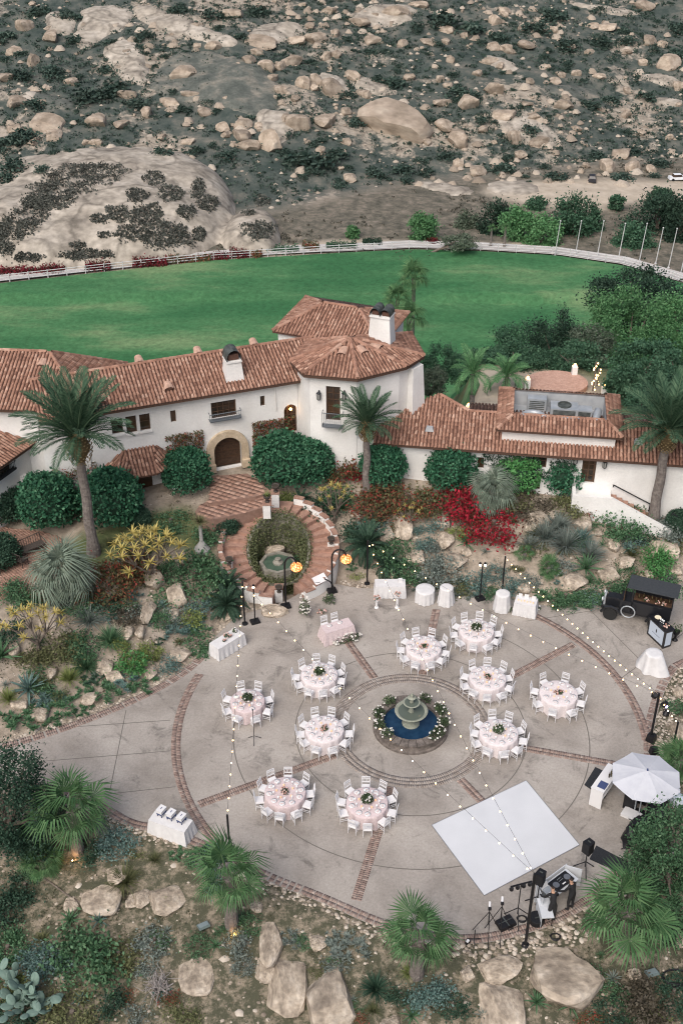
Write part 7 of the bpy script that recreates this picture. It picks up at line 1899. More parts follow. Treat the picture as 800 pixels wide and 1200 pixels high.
# ---- the rest of the planting, closing the gaps
g = RNG(91); BC = np.array([(a, b_) for a, b_, w, h in RB]); nfill = 0
for (x0, y0, x1, y1, cnt) in ((0, 700, 240, 830, 34), (140, 640, 250, 700, 8), (400, 590, 570, 685, 22), (560, 610, 800, 695, 26), (0, 1000, 300, 1200, 24), (300, 1120, 560, 1200, 10), (690, 1120, 800, 1200, 8), (120, 590, 215, 640, 5)):
    k = 0
    while k < cnt:
        a, b_ = g.uniform(x0, x1), g.uniform(y0, y1); k += 1; p = G(a, b_)
        if polydist(np.array([p.x]), np.array([p.y]), PATIO)[0] < .7 or math.hypot(p.x - POND[0], p.y - POND[1]) < 3.9 or polydist(np.array([p.x]), np.array([p.y]), TERR)[0] < .6 or np.hypot(*(BC - np.array([a, b_])).T).min() < 9: continue
        w = g.uniform(15, 30); c = int(g.integers(0, 10)); nfill += 1
        if c < 5: mt, d = ((M_green, 'green bush'), (M_silver, 'grey green bush'), (M_olive, 'olive bush'), (M_bluel, 'blue green bush'), (M_limel, 'lime green bush'))[c]; bush(a, b_, w, mt, 'small ' + d, g.uniform(.6, 1.1), nfill, 'bush', 700, .14)
        elif c < 7: succ_patch(a, b_, w, (M_green, M_bluel)[c - 5], ('green', 'blue green')[c - 5] + ' succulent clump', nfill)
        elif c < 9: tuft(a, b_, w, (M_olive, M_green)[c - 7], ('dry', 'fresh green')[c - 7] + ' grass tuft', .9, 130, .05, (15, 88), .8)
        else: rosette(a, b_, w * .8, M_silver, 'pale agave', 16, nfill)
# ---- yellow tree aloes
def tree_aloe(px, py, w, ptop, nh, desc, seed):
    b = G(px, py); s = w * mpp(b) / 2; h = ztop(b.x, b.y, ptop) - b.z; g = RNG(seed)
    t = thing('tree_aloe', desc, 'tree', b - Vector((0, 0, .05)), 0, 'yellow tree aloes')
    heads = []
    for k in range(nh):
        f = (k + .5) / nh; a = k * 2.4; r_ = s * math.sqrt(f); heads.append(Vector((r_ * math.cos(a), r_ * .8 * math.sin(a), h * (1.0 - .38 * f * f) + g.uniform(-.15, .15))))
    fork = [Vector((s * .3 * math.cos(q), s * .3 * math.sin(q), h * .45)) for q in (0.3, 2.2, 3.6, 5.2)]
    m = MB(); m.tube([(0, 0, -.1), (.02, 0, h * .22)], [.11, .085], 7)
    for q in fork: m.tube([(.02, 0, h * .2), q * .55 + Vector((0, 0, h * .1)), q], [.07, .055, .045], 6)
    m.obj('trunk', M_bark, t)
    lf = memo('yrose', lambda: blades('leaf_rosette', 16, .36, .065, 0, 70, M_yel, 5, .9, 3, .02))
    for k, p in enumerate(heads):
        q = min(fork, key=lambda z: (z - p).length); m = MB(); m.tube([q, q.lerp(p, .5) + Vector((0, 0, .04)), p], [.035, .028, .022], 5); br = m.obj('branch', M_bark, t)
        o = ob('leaf_rosette', lf, br, p, (0, 0, k), s / 1.5 * g.uniform(.85, 1.15)); o['kind'] = 'stuff'
tree_aloe(176, 682, 92, 630, 30, 'large yellow headed tree aloe on the left rockery', 1)
tree_aloe(46, 764, 76, 716, 18, 'yellow headed tree aloe at left frame edge', 2)
tree_aloe(478, 618, 34, 592, 10, 'small dry pale tree aloe between the tan boulders', 3)
tree_aloe(392, 612, 44, 570, 16, 'upright pale yellow succulent tree right of the pond stair', 4)
# grey bottle trunk succulent
def bottle_tree(px, py, w, ptop, desc, seed):
    b = G(px, py); h = ztop(b.x, b.y, ptop) - b.z; s = w * mpp(b) / 2
    t = thing('bottle_palm', desc, 'tree', b - Vector((0, 0, .05))); m = MB(); m.lathe([(.42, 0), (.45, .2), (.25, .45), (.11, .7), (.09, h)], 12); m.obj('trunk', mat('grey_trunk', (.28, .27, .26), (.4, .39, .37), use='noise', scale=4, rough=.9) if 'grey_trunk' not in bpy.data.materials else bpy.data.materials['grey_trunk'], t)
    stuffpart('leaf_crown', memo('btl', lambda: blades('leaf_crown', 130, 1.0, .05, 5, 85, M_olive, 9, 1.2, 3, .05)), t, loc=(0, 0, h), scale=s)
bottle_tree(237, 645, 30, 612, 'grey swollen trunk palm left of the pond stair', 1)
# ---- prickly pear: every pad a part
pad = MB(); 
for i in range(9):
    pass
pad.ball(0, 0, .5, .5, 10, 8); ME_pad = pad.mesh('pad', mat('cactus_pad', (.11, .175, .145), (.17, .24, .20), use='noise', scale=3, rough=.75, orand=.15), True)
def prickly(px, py, w, n, desc, seed):
    b = G(px, py); s = w * mpp(b) / 2; g = RNG(seed); t = thing('prickly_pear', desc, 'cactus', b)
    tips = [(Vector((g.uniform(-.5, .5) * s, g.uniform(-.3, .3) * s, -.05)), Vector((0, 0, 1))) for k in range(9)]
    for k in range(n):
        p, d = tips[int(g.integers(0, len(tips)))]
        nd = (d + Vector(tuple(g.normal(0, .55, 3)))).normalized(); nd.z = abs(nd.z) * .8 + .25; nd.normalize(); L_ = s * g.uniform(.22, .32)
        q = nd.to_track_quat('Z', 'Y').to_euler(); o = ob('pad', ME_pad, t, p, q, (L_ * .72, L_ * .2, L_)); tips.append((p + nd * L_ * .92, nd))
prickly(45, 1172, 110, 62, 'grey green prickly pear cactus at lower left corner', 3)
prickly(12, 1150, 40, 10, 'small prickly pear at left frame edge below dark bush', 5)
# ---- dry twig bush
m = MB(); g = RNG(8)
for k in range(90):
    a, e = g.uniform(0, 6.28), g.uniform(.2, 1.4); d = Vector((math.cos(a) * math.cos(e), math.sin(a) * math.cos(e), math.sin(e))); p = d * g.uniform(.5, .8); q = p + Vector(tuple(g.normal(0, .25, 3))); m.tube([(0, 0, 0), p * .5 + Vector(tuple(g.normal(0, .05, 3))), p, q], [.03, .02, .014, .006], 4, float(g.random()))
tw_me = m.mesh('twig', mat('dead_twig', (.25, .22, .21), (.38, .35, .33), rough=.95))
for px, py, w, d in ((185, 1160, 42, 'bleached dead twig bush'), (265, 1022, 30, 'grey dead twig bush'), (238, 1015, 20, 'dead twig bush')):
    p = G(px, py); s = w * mpp(p) / 2 * 1.2; t = thing('dry_bush', lab(d, px, py), 'bush', p, px, None, s); stuffpart('twig', tw_me, t)
# ---- vines on the pond well, on the wing wall
def vine_ring():
    g = RNG(3); n = 11000; a = g.uniform(0, 6.283, n); tz = np.maximum(.15, 1.25 + 1.3 * np.sin(a)) + .28
    k = g.random(n); top = tz; z = top - (k ** 1.3) * (1.55 + .9 * np.clip(np.sin(a), 0, 1)); r_ = 1.60 - .38 * g.random(n) + .42 * (k < .35) * g.random(n)
    z = np.maximum(z, -.6); return np.stack([r_ * np.cos(a), r_ * np.sin(a), z + .1 * g.normal(size=n)], 1)
t = thing('climbing_vine', 'creeping vine lining the sunken pond wall', 'vine', (POND[0], POND[1], 0)); stuffpart('foliage', leaf_cloud('foliage', vine_ring(), .12, LF('vine_leaf', (.07, .09, .04), (.12, .14, .065), (.20, .20, .11)), RNG(4)), t)
t = thing('pond_fern', 'dark green ferns beside the pond water', 'fern', (POND[0] + .75, POND[1] + .45, -.2)); stuffpart('foliage', leaf_cloud('foliage', clump_points(700, 9, .75, 4, 0, .7), .14, M_green, RNG(5)), t)
t = thing('pond_fern', 'dark fern at left of the pond water', 'fern', (POND[0] - 1.1, POND[1] + .1, -.2)); stuffpart('foliage', leaf_cloud('foliage', clump_points(500, 8, .55, 6, 0, .8), .13, M_dark, RNG(6)), t)
o = ob('boulder', ROCKS[3], None, (POND[0] - .35, POND[1] + 1.1, .35), (0, 0, .3), (.75, .3, .5)); tag(o, 'pale grotto boulder behind the pond water', 'boulder', 'sandstone boulders of the garden')
def wall_vine(w, u0, u1, z0, z1, n, desc, material, seed):
    g = RNG(seed); u = g.uniform(u0, u1, n); z = g.uniform(z0, z1, n); k = vnoise(u * 1.3, z * 1.3, seed); keep = k > .38
    P = np.array([list(w.at(a, b_, .06 + .22 * c)) for a, b_, c in zip(u[keep], z[keep], g.random(keep.sum()))]); c0 = P.mean(0); c0[2] = P[:, 2].min()
    t = thing('climbing_vine', desc, 'vine', c0); stuffpart('foliage', leaf_cloud('foliage', P - c0, .14, material, g), t)
ua, _ = ww.uz(563, 545); ub_, _ = ww.uz(672, 552)
wall_vine(ww, ua, ub_, 1.8, 5.1, 3800, 'dark creeper on service wing wall behind the clipped shrubs', M_dark, 3)
u1_, _ = w1.uz(196, 545); u2_, _ = w1.uz(243, 540); wall_vine(w1, u1_, u2_, 3.2, 5.9, 2800, 'red flecked creeper on the wall left of the arched entrance', M_mixr, 5)
u1_, _ = w1.uz(296, 530); u2_, _ = w1.uz(345, 520); wall_vine(w1, u1_, u2_, 3.4, 5.8, 2800, 'red flecked creeper on the wall right of the arched entrance', M_mixr, 6)
u1_, _ = w1.uz(55, 570); u2_, _ = w1.uz(120, 560); wall_vine(w1, u1_, u2_, 2.5, 5.0, 1300, 'creeper with red flecks behind the left date palm', M_mixr, 7)
# ---- trees at the patio edge
def tree(px, py, pcx, pcy, w, h, material, desc, n=9000, leaf=.16, k=40, seed=0, name='tree', group=None, spread=.16, base=None, zc=None, cat='tree'):
    """trunk with limbs and a crown of leaves; crown centre at pixel (pcx, pcy), w x h pixels"""
    b = base if base is not None else G(px, py)
    z_ = ztop(b.x, b.y, pcy) if zc is None else zc; mp = mpp(Vector((b.x, b.y, z_))); rx = w * mp / 2; c = Vector((b.x + (pcx - proj((b.x, b.y, z_))[0]) * mp, b.y, z_)); rz_ = h * mp / 2 / .88
    g = RNG(seed); t = thing(name, desc, cat, b - Vector((0, 0, .1)), 0, group)
    cc = rand_dirs(k, g) * (.55 + .4 * g.random((k, 1))); P = cc[g.integers(0, k, n)] + g.normal(0, spread, (n, 3)); P = P * np.array([rx, rx * .9, rz_])
    lo_ = np.array(list(c - b)); P = P + lo_; P[:, 2] = np.maximum(P[:, 2], .15)
    va = np.clip(g.normal(.45, .25, n) + .35 * (noise3(P * (2.2 / max(rx, .1)), seed) - .5), 0, 1)
    stuffpart('crown', leaf_cloud('crown', P, leaf, material, g, up=.2, var=va), t)
    m = MB(); cv = c - b; r0 = max(.08, rx * .07); m.tube([(0, 0, -.2), cv * .35, cv * .7], [r0 * 1.3, r0, r0 * .7], 8)
    for q in range(6):
        e = Vector(tuple(cc[q] * np.array([rx, rx * .9, rz_]) * .85)) + cv; m.tube([cv * (.35 + .05 * q), (cv * .6).lerp(e, .5), e], [r0 * .6, r0 * .4, r0 * .12], 6)
    m.obj('trunk', M_bark, t)
tree(5, 1000, 14, 940, 118, 150, M_dark, 'large dark fine leaved tree at left frame edge', 15000, .13, 60, 1, spread=.12)
tree(785, 1035, 778, 1010, 92, 150, M_green, 'leafy green tree at right frame edge below the parasol', 11000, .14, 46, 2, spread=.13)
# ---- lounge furniture on the brick terrace
M_wick2 = mat('dark_wicker', (.04, .032, .028), (.08, .065, .055), use='noise', scale=20, rough=.8)
def garden_seat(px, py, rz, lab_, long=False):
    p = U(px, py, 2.212); L_ = 1.6 if long else .6; t = thing('bench' if long else 'garden_chair', lab_, 'bench' if long else 'chair', p, rz)
    m = MB(); m.box(0, 0, .4, L_, .5, .05); m.obj('seat', M_wick2, t); m = MB()
    for x in np.linspace(-L_ / 2 + .05, L_ / 2 - .05, 5 if not long else 12): m.tube([(x, .24, .42), (x, .3, .85)], .015, 4)
    m.tube([(-L_ / 2, .24, .42), (-L_ / 2 * .95, .3, .86), (L_ / 2 * .95, .3, .86), (L_ / 2, .24, .42)], .025, 5); m.obj('backrest', M_wick2, t)
    for sx in (-1, 1):
        for sy in (-1, 1): m = MB(); m.tube([(sx * (L_ / 2 - .04), sy * .22, 0), (sx * (L_ / 2 - .04), sy * .22, .4)], .022, 5); m.obj('leg', M_wick2, t)
        m = MB(); m.tube([(sx * L_ / 2, -.22, .4), (sx * L_ / 2, -.22, .62), (sx * L_ / 2, .26, .64)], .02, 5); m.obj('armrest', M_wick2, t)
garden_seat(37, 648, R(40), 'dark wicker bench on the brick terrace', True); garden_seat(20, 655, R(70), 'dark wicker chair left of the bench on the terrace'); garden_seat(26, 662, R(150), 'dark wicker chair in front of the bench on the terrace'); garden_seat(2, 670, R(60), 'dark wicker chair at left frame edge on terrace')
# ---- electrical boxes and cables in the front bed
def junction(px, py, rz, desc):
    p = G(px, py); t = thing('flood_light', desc, 'lamp', p + Vector((0, 0, .28)), rz); m = MB(); m.box(0, 0, 0, .46, .34, .10); m.obj('housing', mat('box_grey', (.13, .17, .17), rough=.5) if 'box_grey' not in bpy.data.materials else bpy.data.materials['box_grey'], t, None, (R(-20), 0, 0))
    m = MB(); m.box(0, 0, .056, .4, .28, .012); m.obj('lens', mat('lens_grey', (.22, .27, .28), rough=.2) if 'lens_grey' not in bpy.data.materials else bpy.data.materials['lens_grey'], t, None, (R(-20), 0, 0)); m = MB(); m.tube([(0, .0, -.33), (0, 0, -.05)], .03, 6); m.obj('stake', M_black, t)
junction(239, 1090, .5, 'grey garden floodlight left of the front fan palm'); junction(671, 1134, -.1, 'grey floodlight on the broad flat boulder'); junction(762, 1145, .3, 'grey floodlight right of the pale agave')
m = MB(); g = RNG(2)
for j in range(3): m.tube([((.5 + .05 * j) * math.cos(a * .42), (.42 - .05 * j) * math.sin(a * .42), .05 + .05 * j) for a in range(16)], .035, 5, None, False)
o = m.obj('cable_coil', M_black, None, G(792, 1148) + Vector((0, 0, .03))); tag(o, 'large coil of black hose at lower right corner', 'cable', 'cable coils')
m = MB(); pts = [G(a, b_) + Vector((0, 0, .03)) for a, b_ in ((40, 1022), (60, 1035), (80, 1050), (108, 1066))]; m.tube([p - pts[0] for p in pts], .04, 5); o = m.obj('irrigation_pipe', M_bark, None, pts[0]); tag(o, 'dark pipe crossing the lower left bed', 'pipe')
# ---- leaf litter and small weeds on the beds
n = 5200; a = rng.uniform(-20, 21, n); b_ = rng.uniform(20, 58, n); d_ = polydist(a, b_, PATIO); k = vnoise(a * .45, b_ * .45, 9)
ok = (d_ > .6) & (d_ < 9) & (np.hypot(a - POND[0], b_ - POND[1]) > 3.6) & (polydist(a, b_, TERR) > .2) & (rng.random(n) < np.clip((k - .35) * 3, .08, 1)); ok &= ~((b_ > 56) & (np.abs(a + 5.5) < 2.2))
a, b_ = a[ok], b_[ok]; z = H(a, b_); P = np.repeat(np.stack([a, b_, z], 1), 9, 0); g = RNG(77); P = P + g.normal(0, 1, P.shape) * np.array([.13, .13, .03]) + np.array([0, 0, .06])
o = ob('weeds', leaf_cloud('weeds', P, .10, LF('weed_leaf', (.05, .06, .03), (.10, .095, .055), (.19, .165, .11)), g, up=.9)); o['kind'] = 'stuff'; tag(o, 'dry weeds and leaf litter over the garden beds', 'weeds')
n = 7000; a = rng.uniform(-20, 21, n); b_ = rng.uniform(20, 59, n); d_ = polydist(a, b_, PATIO); ok = (d_ > .5) & (d_ < 9) & (np.hypot(a - POND[0], b_ - POND[1]) > 3.5) & (polydist(a, b_, TERR) > .1) & (polydist(a, b_, GRASSY) > 0); ok &= ~((b_ > 56) & (np.abs(a + 5.5) < 2.4)); a, b_ = a[ok], b_[ok]
tag(stones('rubble', np.stack([a, b_, H(a, b_) + .01], 1), rng.uniform(.02, .09, len(a)) * (1 + (rng.random(len(a)) < .04) * 1.5), M_peb, seed=9), 'scattered small stones over the garden beds', 'rubble')
# ================================================================== BEHIND THE HOUSE
def Bp(px, Y, dz=0.0):
    x = 0.0
    for _ in range(6):
        z = h1(x, Y); x = (px - 400) / FPX * (Y * CP + (CAMZ - z) * SP)
    return Vector((x, Y, h1(x, Y) + dz))
# round brick terrace and its lamps
RT = [(U(652, 449, 2.0).x + 2.1 * math.cos(a * math.pi / 20), U(652, 449, 2.0).y + 1.7 * math.sin(a * math.pi / 20)) for a in range(40)]
m = MB(); m.prism(RT, 1.0, 2.12); o = m.obj('terrace', mat('salmon_brick', (.40, .24, .18), (.50, .32, .25), use='noise', scale=5, rough=.9, grain=.15, gscale=9)); o['kind'] = 'structure'
def lit_column(px, py, ptop, n, desc):
    b = U(px, py, 2.12); h = ztop(b.x, b.y, ptop) - 2.12; t = thing('light_wrapped_post', desc, 'lamp', b); m = MB(); m.tube([(0, 0, 0), (0, 0, h)], .06, 7); m.obj('pole_shaft', M_bark, t)
    for k in range(n): a = k * 1.1; ob('bulb', ME_bulb, t, (.12 * math.cos(a), .12 * math.sin(a), h * (k + .5) / n), None, 1.5)
lit_column(694, 458, 424, 12, 'post wrapped in warm bulbs beside round brick terrace'); lit_column(699, 452, 432, 7, 'shorter post wrapped in warm bulbs behind the first')
for px, py, d in ((672, 440, 'white pillar lamp at back of round brick terrace'), (617, 455, 'small lit lantern left of round brick terrace'), (707, 462, 'small lit lantern right of round brick terrace'), (548, 487, 'small lit lantern at foot of the feather palm')):
    b = U(px, py, 2.0); t = thing('pillar_lamp', d, 'lamp', b); m = MB(); m.box(0, 0, .35, .36, .36, .7); m.obj('pillar', M_stucco, t); m = MB(); m.ball(0, 0, .82, .1, 8, 5); m.obj('lamp_bulb', M_lit, t)
# trees on the bank
M_pepper = LF('pepper_leaf', (.055, .155, .06), (.10, .23, .095), (.17, .32, .15)); M_oak = LF('oak_leaf', (.018, .042, .028), (.034, .070, .045), (.065, .11, .072)); M_oliv2 = LF('grey_olive_leaf', (.07, .10, .065), (.11, .145, .10), (.17, .20, .15)); M_mid = LF('mid_leaf', (.032, .085, .048), (.058, .13, .075), (.10, .18, .11))
for i, (px, Y, cx, cy, w, h, mt, n, lf, d) in enumerate((
    (745, 118, 748, 348, 124, 60, M_oak, 17000, .32, 'broad dark oak at near side of the playing field'), (735, 104, 733, 385, 112, 84, M_pepper, 15000, .26, 'bright green pepper tree in front of the dark oak'), (800, 106, 796, 382, 70, 96, M_pepper, 9000, .26, 'bright green pepper tree at right frame edge'), (618, 100, 612, 412, 96, 66, M_mid, 11000, .24, 'bushy green tree behind the sand court'), (652, 96, 648, 398, 62, 88, M_oak, 9000, .2, 'tall dark narrow tree behind the round brick terrace'), (590, 98, 583, 425, 50, 40, M_mid, 6000, .22, 'low green tree left of the sand court'), (690, 88, 690, 412, 60, 60, M_oliv2, 7000, .2, 'grey green tree between pepper tree and dark narrow tree'), (515, 80, 513, 428, 42, 56, M_mid, 6500, .16, 'green tree right of the tower'), (500, 72, 507, 446, 32, 34, M_oliv2, 4500, .13, 'small grey olive tree beside the tower buttress'), (757, 75, 757, 422, 80, 50, M_mid, 7000, .22, 'dark tree below the pepper tree'), (670, 77, 670, 421, 76, 36, M_mid, 6000, .2, 'dark shrubby tree behind the round brick terrace'), (795, 72, 796, 436, 60, 50, M_mid, 5000, .2, 'green tree at right frame edge above the date palm'), (728, 70.5, 730, 446, 46, 40, M_mid, 5000, .2, 'green tree right of the round brick terrace'), (600, 77, 602, 421, 76, 34, M_mid, 7000, .18, 'dark bushes behind the sand court'), (770, 70, 772, 452, 60, 44, M_mid, 7000, .2, 'dark bushy tree right of the light wrapped posts'), (560, 84, 566, 424, 44, 30, M_mid, 5000, .18, 'green bushy tree at left rim of the sand court'), (640, 76.5, 640, 425, 50, 28, M_mid, 5000, .16, 'low green tree directly behind the round brick terrace'), (752, 67.5, 756, 468, 56, 26, M_mid, 5000, .15, 'green shrubs behind right end of service wing'), (535, 108, 548, 432, 60, 36, M_mid, 6000, .22, 'green tree at the foot of the bank right of tower'))):
    tree(0, 0, cx, cy, w, h, mt, d, n, lf, 44, 20 + i, base=Bp(px, Y), group='trees on the bank behind the house', spread=.125)
def feather_palm(px, Y, pcrown, L_, n, d, material, r0=.16, seed=0, name='feather_palm'):
    b = Bp(px, Y); h = ztop(b.x, b.y, pcrown) - b.z; g = RNG(seed); t = thing(name, d, 'palm tree', b - Vector((0, 0, .1)), 0, 'palms behind the house')
    m = MB(); m.tube([(0, 0, 0), (.05, 0, h * .5), (0, 0, h)], [r0 * 1.3, r0, r0 * .9], 8); m.obj('trunk', M_pbark, t)
    fr = [memo(('pin', material.name, v, 'fp'), lambda v=v: pinnate(material, (.6, 1.0, 1.5)[v], 26, .26, 40 + v, .2)) for v in range(3)]
    for k in range(n):
        f = (k + .5) / n; el = 80 - 90 * f; az = k * 2.39996; ob('frond', fr[min(2, int(f * 3))], t, (0, 0, h), (g.uniform(-.3, .3), -R(el), az), L_ * g.uniform(.85, 1.1))
feather_palm(549, 66, 436, 1.9, 16, 'feather palm with slim trunk left of the roof deck', M_pepper, seed=1); feather_palm(592, 72, 440, 2.1, 18, 'feather palm behind left end of the roof deck', M_pepper, seed=2); feather_palm(738, 78, 438, 2.6, 20, 'bright feather palm right of the light wrapped posts', M_pepper, seed=3); feather_palm(775, 76, 462, 2.4, 18, 'feather palm behind the right date palm', M_mid, seed=4)
def far_fan(px, Y, pcrown, wpx, n, d, seed):
    b = Bp(px, Y); zc = ztop(b.x, b.y, pcrown); h = zc - b.z; L_ = wpx / 2 * mpp(Vector((b.x, b.y, zc))) * 1.1; g = RNG(seed); t = thing('fan_palm', d, 'palm tree', b - Vector((0, 0, .1)), 0, 'tall fan palms')
    m = MB(); m.tube([(0, 0, 0), (.05, 0, h * .5), (0, 0, h)], [.22, .17, .15], 8); m.obj('trunk', M_pbark, t)
    fr = [memo(('fan', M_fan.name, v, .25), lambda v=v: fanleaf(M_fan, v, 26, .25 + .12 * v)) for v in range(3)]
    for k in range(n): f = (k + .5) / n; ob('frond', fr[k % 3], t, (0, 0, h + .05), (g.uniform(-.3, .3), -R(82 - 125 * f), k * 2.39996), L_ * g.uniform(.85, 1.15))
far_fan(478, 84, 325, 42, 18, 'tallest fan palm behind the twin chimney', 1); far_fan(461, 82, 350, 40, 18, 'fan palm left of the tallest one behind the chimney', 2); far_fan(474, 78, 372, 44, 18, 'low fan palm right of the twin chimney', 3); far_fan(574, 168, 267, 12, 10, 'slim far palm beyond the white fence, left one', 4); far_fan(590, 168, 266, 13, 10, 'slim far palm beyond the white fence, right one', 5)
# ================================================================== FIELD FENCE, POLES, FAR TREES
M_fence = mat('white_rail', (.52, .52, .52), rough=.7)
fe = [U(a, b_ - 2.0, -25) for a, b_ in FIELD_PX[1:-1]]
cum = [0]
for i in range(1, len(fe)): cum.append(cum[-1] + (fe[i] - fe[i - 1]).length)
ss = np.arange(0, cum[-1], 2.6); fxp = np.interp(ss, cum, [p.x for p in fe]); fyp = np.interp(ss, cum, [p.y for p in fe]); fzp = Hg(fxp, fyp, True)
t = thing('rail_fence', 'white three rail fence curving along far side of the playing field', 'fence', (fxp[0], fyp[0], fzp[0])); o0 = Vector((fxp[0], fyp[0], fzp[0]))
m = MB(); m.box(0, 0, .62, .11, .11, 1.3); pme = m.mesh('post', M_fence)
for x, y, z in zip(fxp, fyp, fzp): ob('post', pme, t, Vector((x, y, z)) - o0)
for zz in (.4, .78, 1.14):
    m = MB(); m.tube([Vector((x, y, z + zz)) - o0 for x, y, z in zip(fxp, fyp, fzp)], .05, 4); m.obj('rail', M_fence, t)
# pale track outside the fence
tp = []
for a, b_ in ((-420, 384), (-150, 346), (0, 328.5), (100, 317.5), (250, 302), (330, 296), (400, 293.5), (480, 289.5), (560, 291.5), (650, 297), (730, 308.5), (800, 329)): tp.append(U(a, b_ - 1.5, -25))
V = []; F = []
for i, p in enumerate(tp):
    q = (tp[min(i + 1, len(tp) - 1)] - tp[max(i - 1, 0)]).normalized(); nn = Vector((-q.y, q.x, 0)) * 1.5
    for s in (-1, 1): r_ = p + nn * s; V.append((r_.x, r_.y, float(Hg(np.array([r_.x]), np.array([r_.y]), True)[0]) + .28))
    if i: F.append((2 * i - 2, 2 * i - 1, 2 * i + 1, 2 * i))
me = bpy.data.meshes.new('path'); me.from_pydata(V, [], F); me.materials.append(mat('pale_track', (.42, .39, .37), (.52, .49, .47), use='noise', scale=.4, rough=.95, coords='World')); o = ob('path', me); o['kind'] = 'structure'
m = MB(); m.lathe([(.07, 0), (.045, 1)], 8); fpm = m.mesh('pole_shaft', M_fence)
for k, (bx, by, ty) in enumerate(((649.5, 300, 259), (673.5, 300, 259), (699, 301.5, 259), (724, 303.5, 262), (748.5, 306, 262), (767.5, 309, 267), (782.5, 314, 268), (797, 320, 276))):
    b = G(bx, by); h = ztop(b.x, b.y, ty) - b.z; t = thing('flagpole', f'bare white flagpole beyond the fence, {ORD[k]} from the left', 'flagpole', b, 0, 'row of bare flagpoles'); ob('pole_shaft', fpm, t, None, (0, R(3.5), 0), (1.1, 1.1, h)); m = MB(); m.ball(.061 * h, 0, h, .12, 8, 5); m.obj('finial', M_fence, t); m = MB(); m.lathe([(.2, 0), (.18, .12)], 8); m.obj('footing', M_fence, t)
M_redh = mat('hedge_red', (.04, .045, .02), (.13, .014, .022), (.24, .02, .035), rough=.75, leaf=.2)
for i, (px, py, w, h, mt, d) in enumerate(((38, 325, 76, 9, M_redh, 'long crimson hedge beyond the track at left frame edge'), (115, 318.5, 30, 8, M_redh, 'short crimson hedge beyond the track'), (176, 315, 40, 8, M_redh, 'dark crimson hedge in the middle of the row'), (222, 311, 50, 8, M_mixr, 'rusty hedge beyond the track'), (258, 308, 20, 7, M_redh, 'small dark crimson bush in the hedge row'), (281, 305, 22, 9, M_redh, 'bright crimson bush in the hedge row'), (301, 304, 12, 7, M_mixr, 'small rusty bush at right end of crimson hedges'), (330, 300, 40, 6, M_mid, 'low green hedge beyond the track'), (364, 297, 20, 8, M_mixr, 'rusty red bush beyond the track'), (400, 296, 36, 7, M_mid, 'green hedge right of rusty bush'), (436, 291, 22, 7, M_oak, 'dark hedge bush beyond the track'))):
    b = G(px, py - 5); mp = mpp(b); g = RNG(i); n = int(w * 45); P = np.stack([g.uniform(-.5, .5, n) * w * mp, g.normal(0, .5, n), np.abs(g.normal(0, .5, n)) * h * mp * .8], 1); P[:, 2] *= 1 + .5 * (vnoise(P[:, 0] * .8, P[:, 0] * 0, i) - .5)
    t = thing('hedge', d, 'hedge', b, math.atan2(.9, 9) if px < 300 else 0.04, 'hedges along the track'); stuffpart('foliage', leaf_cloud('foliage', P, .32, mt, g), t); m = MB(); m.tube([(-w * mp * .45, 0, .1), (w * mp * .45, 0, .1)], .12, 5); m.obj('stem', M_bark, t)
for i, (px, Y, cx, cy, w, h, mt, n, lf, d) in enumerate(((493, 172, 495, 268, 36, 30, M_pepper, 3800, .4, 'round bright tree alone beyond the track'), (412, 172, 413, 272, 15, 15, M_pepper, 1300, .35, 'small round bright bush beyond the track'), (582, 176, 582, 264, 44, 50, M_oak, 4200, .42, 'dark tree behind the two slim far palms'), (604, 172, 603, 266, 38, 42, M_pepper, 3800, .42, 'bright tree right of the two slim far palms'), (634, 170, 634, 274, 42, 36, M_pepper, 3800, .42, 'bright tree left of the first flagpole'), (672, 174, 671, 258, 50, 46, M_mid, 5000, .42, 'green tree behind the first flagpoles'), (692, 176, 690, 262, 30, 46, M_mid, 3200, .42, 'narrow green tree behind the third flagpole'), (742, 170, 742, 280, 44, 40, M_mid, 4200, .42, 'green tree behind the middle flagpoles'), (770, 176, 768, 256, 66, 56, M_oak, 6500, .45, 'large dark tree behind the right flagpoles'), (796, 172, 796, 264, 40, 60, M_oak, 4500, .45, 'dark tree at right frame edge beyond fence'), (722, 184, 722, 238, 20, 16, M_mid, 1300, .4, 'small tree at edge of the sandy lot'), (778, 190, 776, 228, 26, 18, M_mid, 1600, .4, 'small tree right on the sandy lot'), (545, 178, 548, 262, 30, 24, M_oliv2, 2200, .4, 'grey green tree left of the slim palms'), (626, 186, 628, 240, 26, 18, M_mid, 1800, .4, 'green tree left of the sandy lot'), (500, 166, 536, 283, 44, 12, M_oliv2, 1800, .35, 'grey low shrubs beyond the track'), (505, 170, 507, 283, 16, 8, M_redh, 900, .3, 'dark red shrub below the round bright tree'))):
    tree(0, 0, cx, cy, w, h, mt, d, n, lf, 22, 60 + i, base=Bp(px, Y), group='trees beyond the playing field', spread=.2)
def car(px, py, rz, col, d):
    p = G(px, py); t = thing('parked_car', d, 'car', p, rz, 'cars parked on the sandy lot', .72); mt = mat('car_paint', col, rough=.35)
    m = MB(); m.box(0, 0, .62, 4.3, 1.75, .6, taper=.94); m.obj('body', mt, t); m = MB(); m.box(-.2, 0, 1.15, 2.3, 1.55, .55, taper=.78); m.obj('cabin', M_glass, t); m = MB(); m.box(-.2, 0, 1.44, 1.75, 1.2, .05); m.obj('roof', mt, t)
    m = MB(); m.lathe([(.2, -.1), (.33, -.1), (.33, .1), (.2, .1)], 12); wm = m.mesh('wheel', M_tyre)
    for x in (-1.35, 1.35):
        for y in (-.85, .85): ob('wheel', wm, t, (x, y, .33), (R(90), 0, 0))
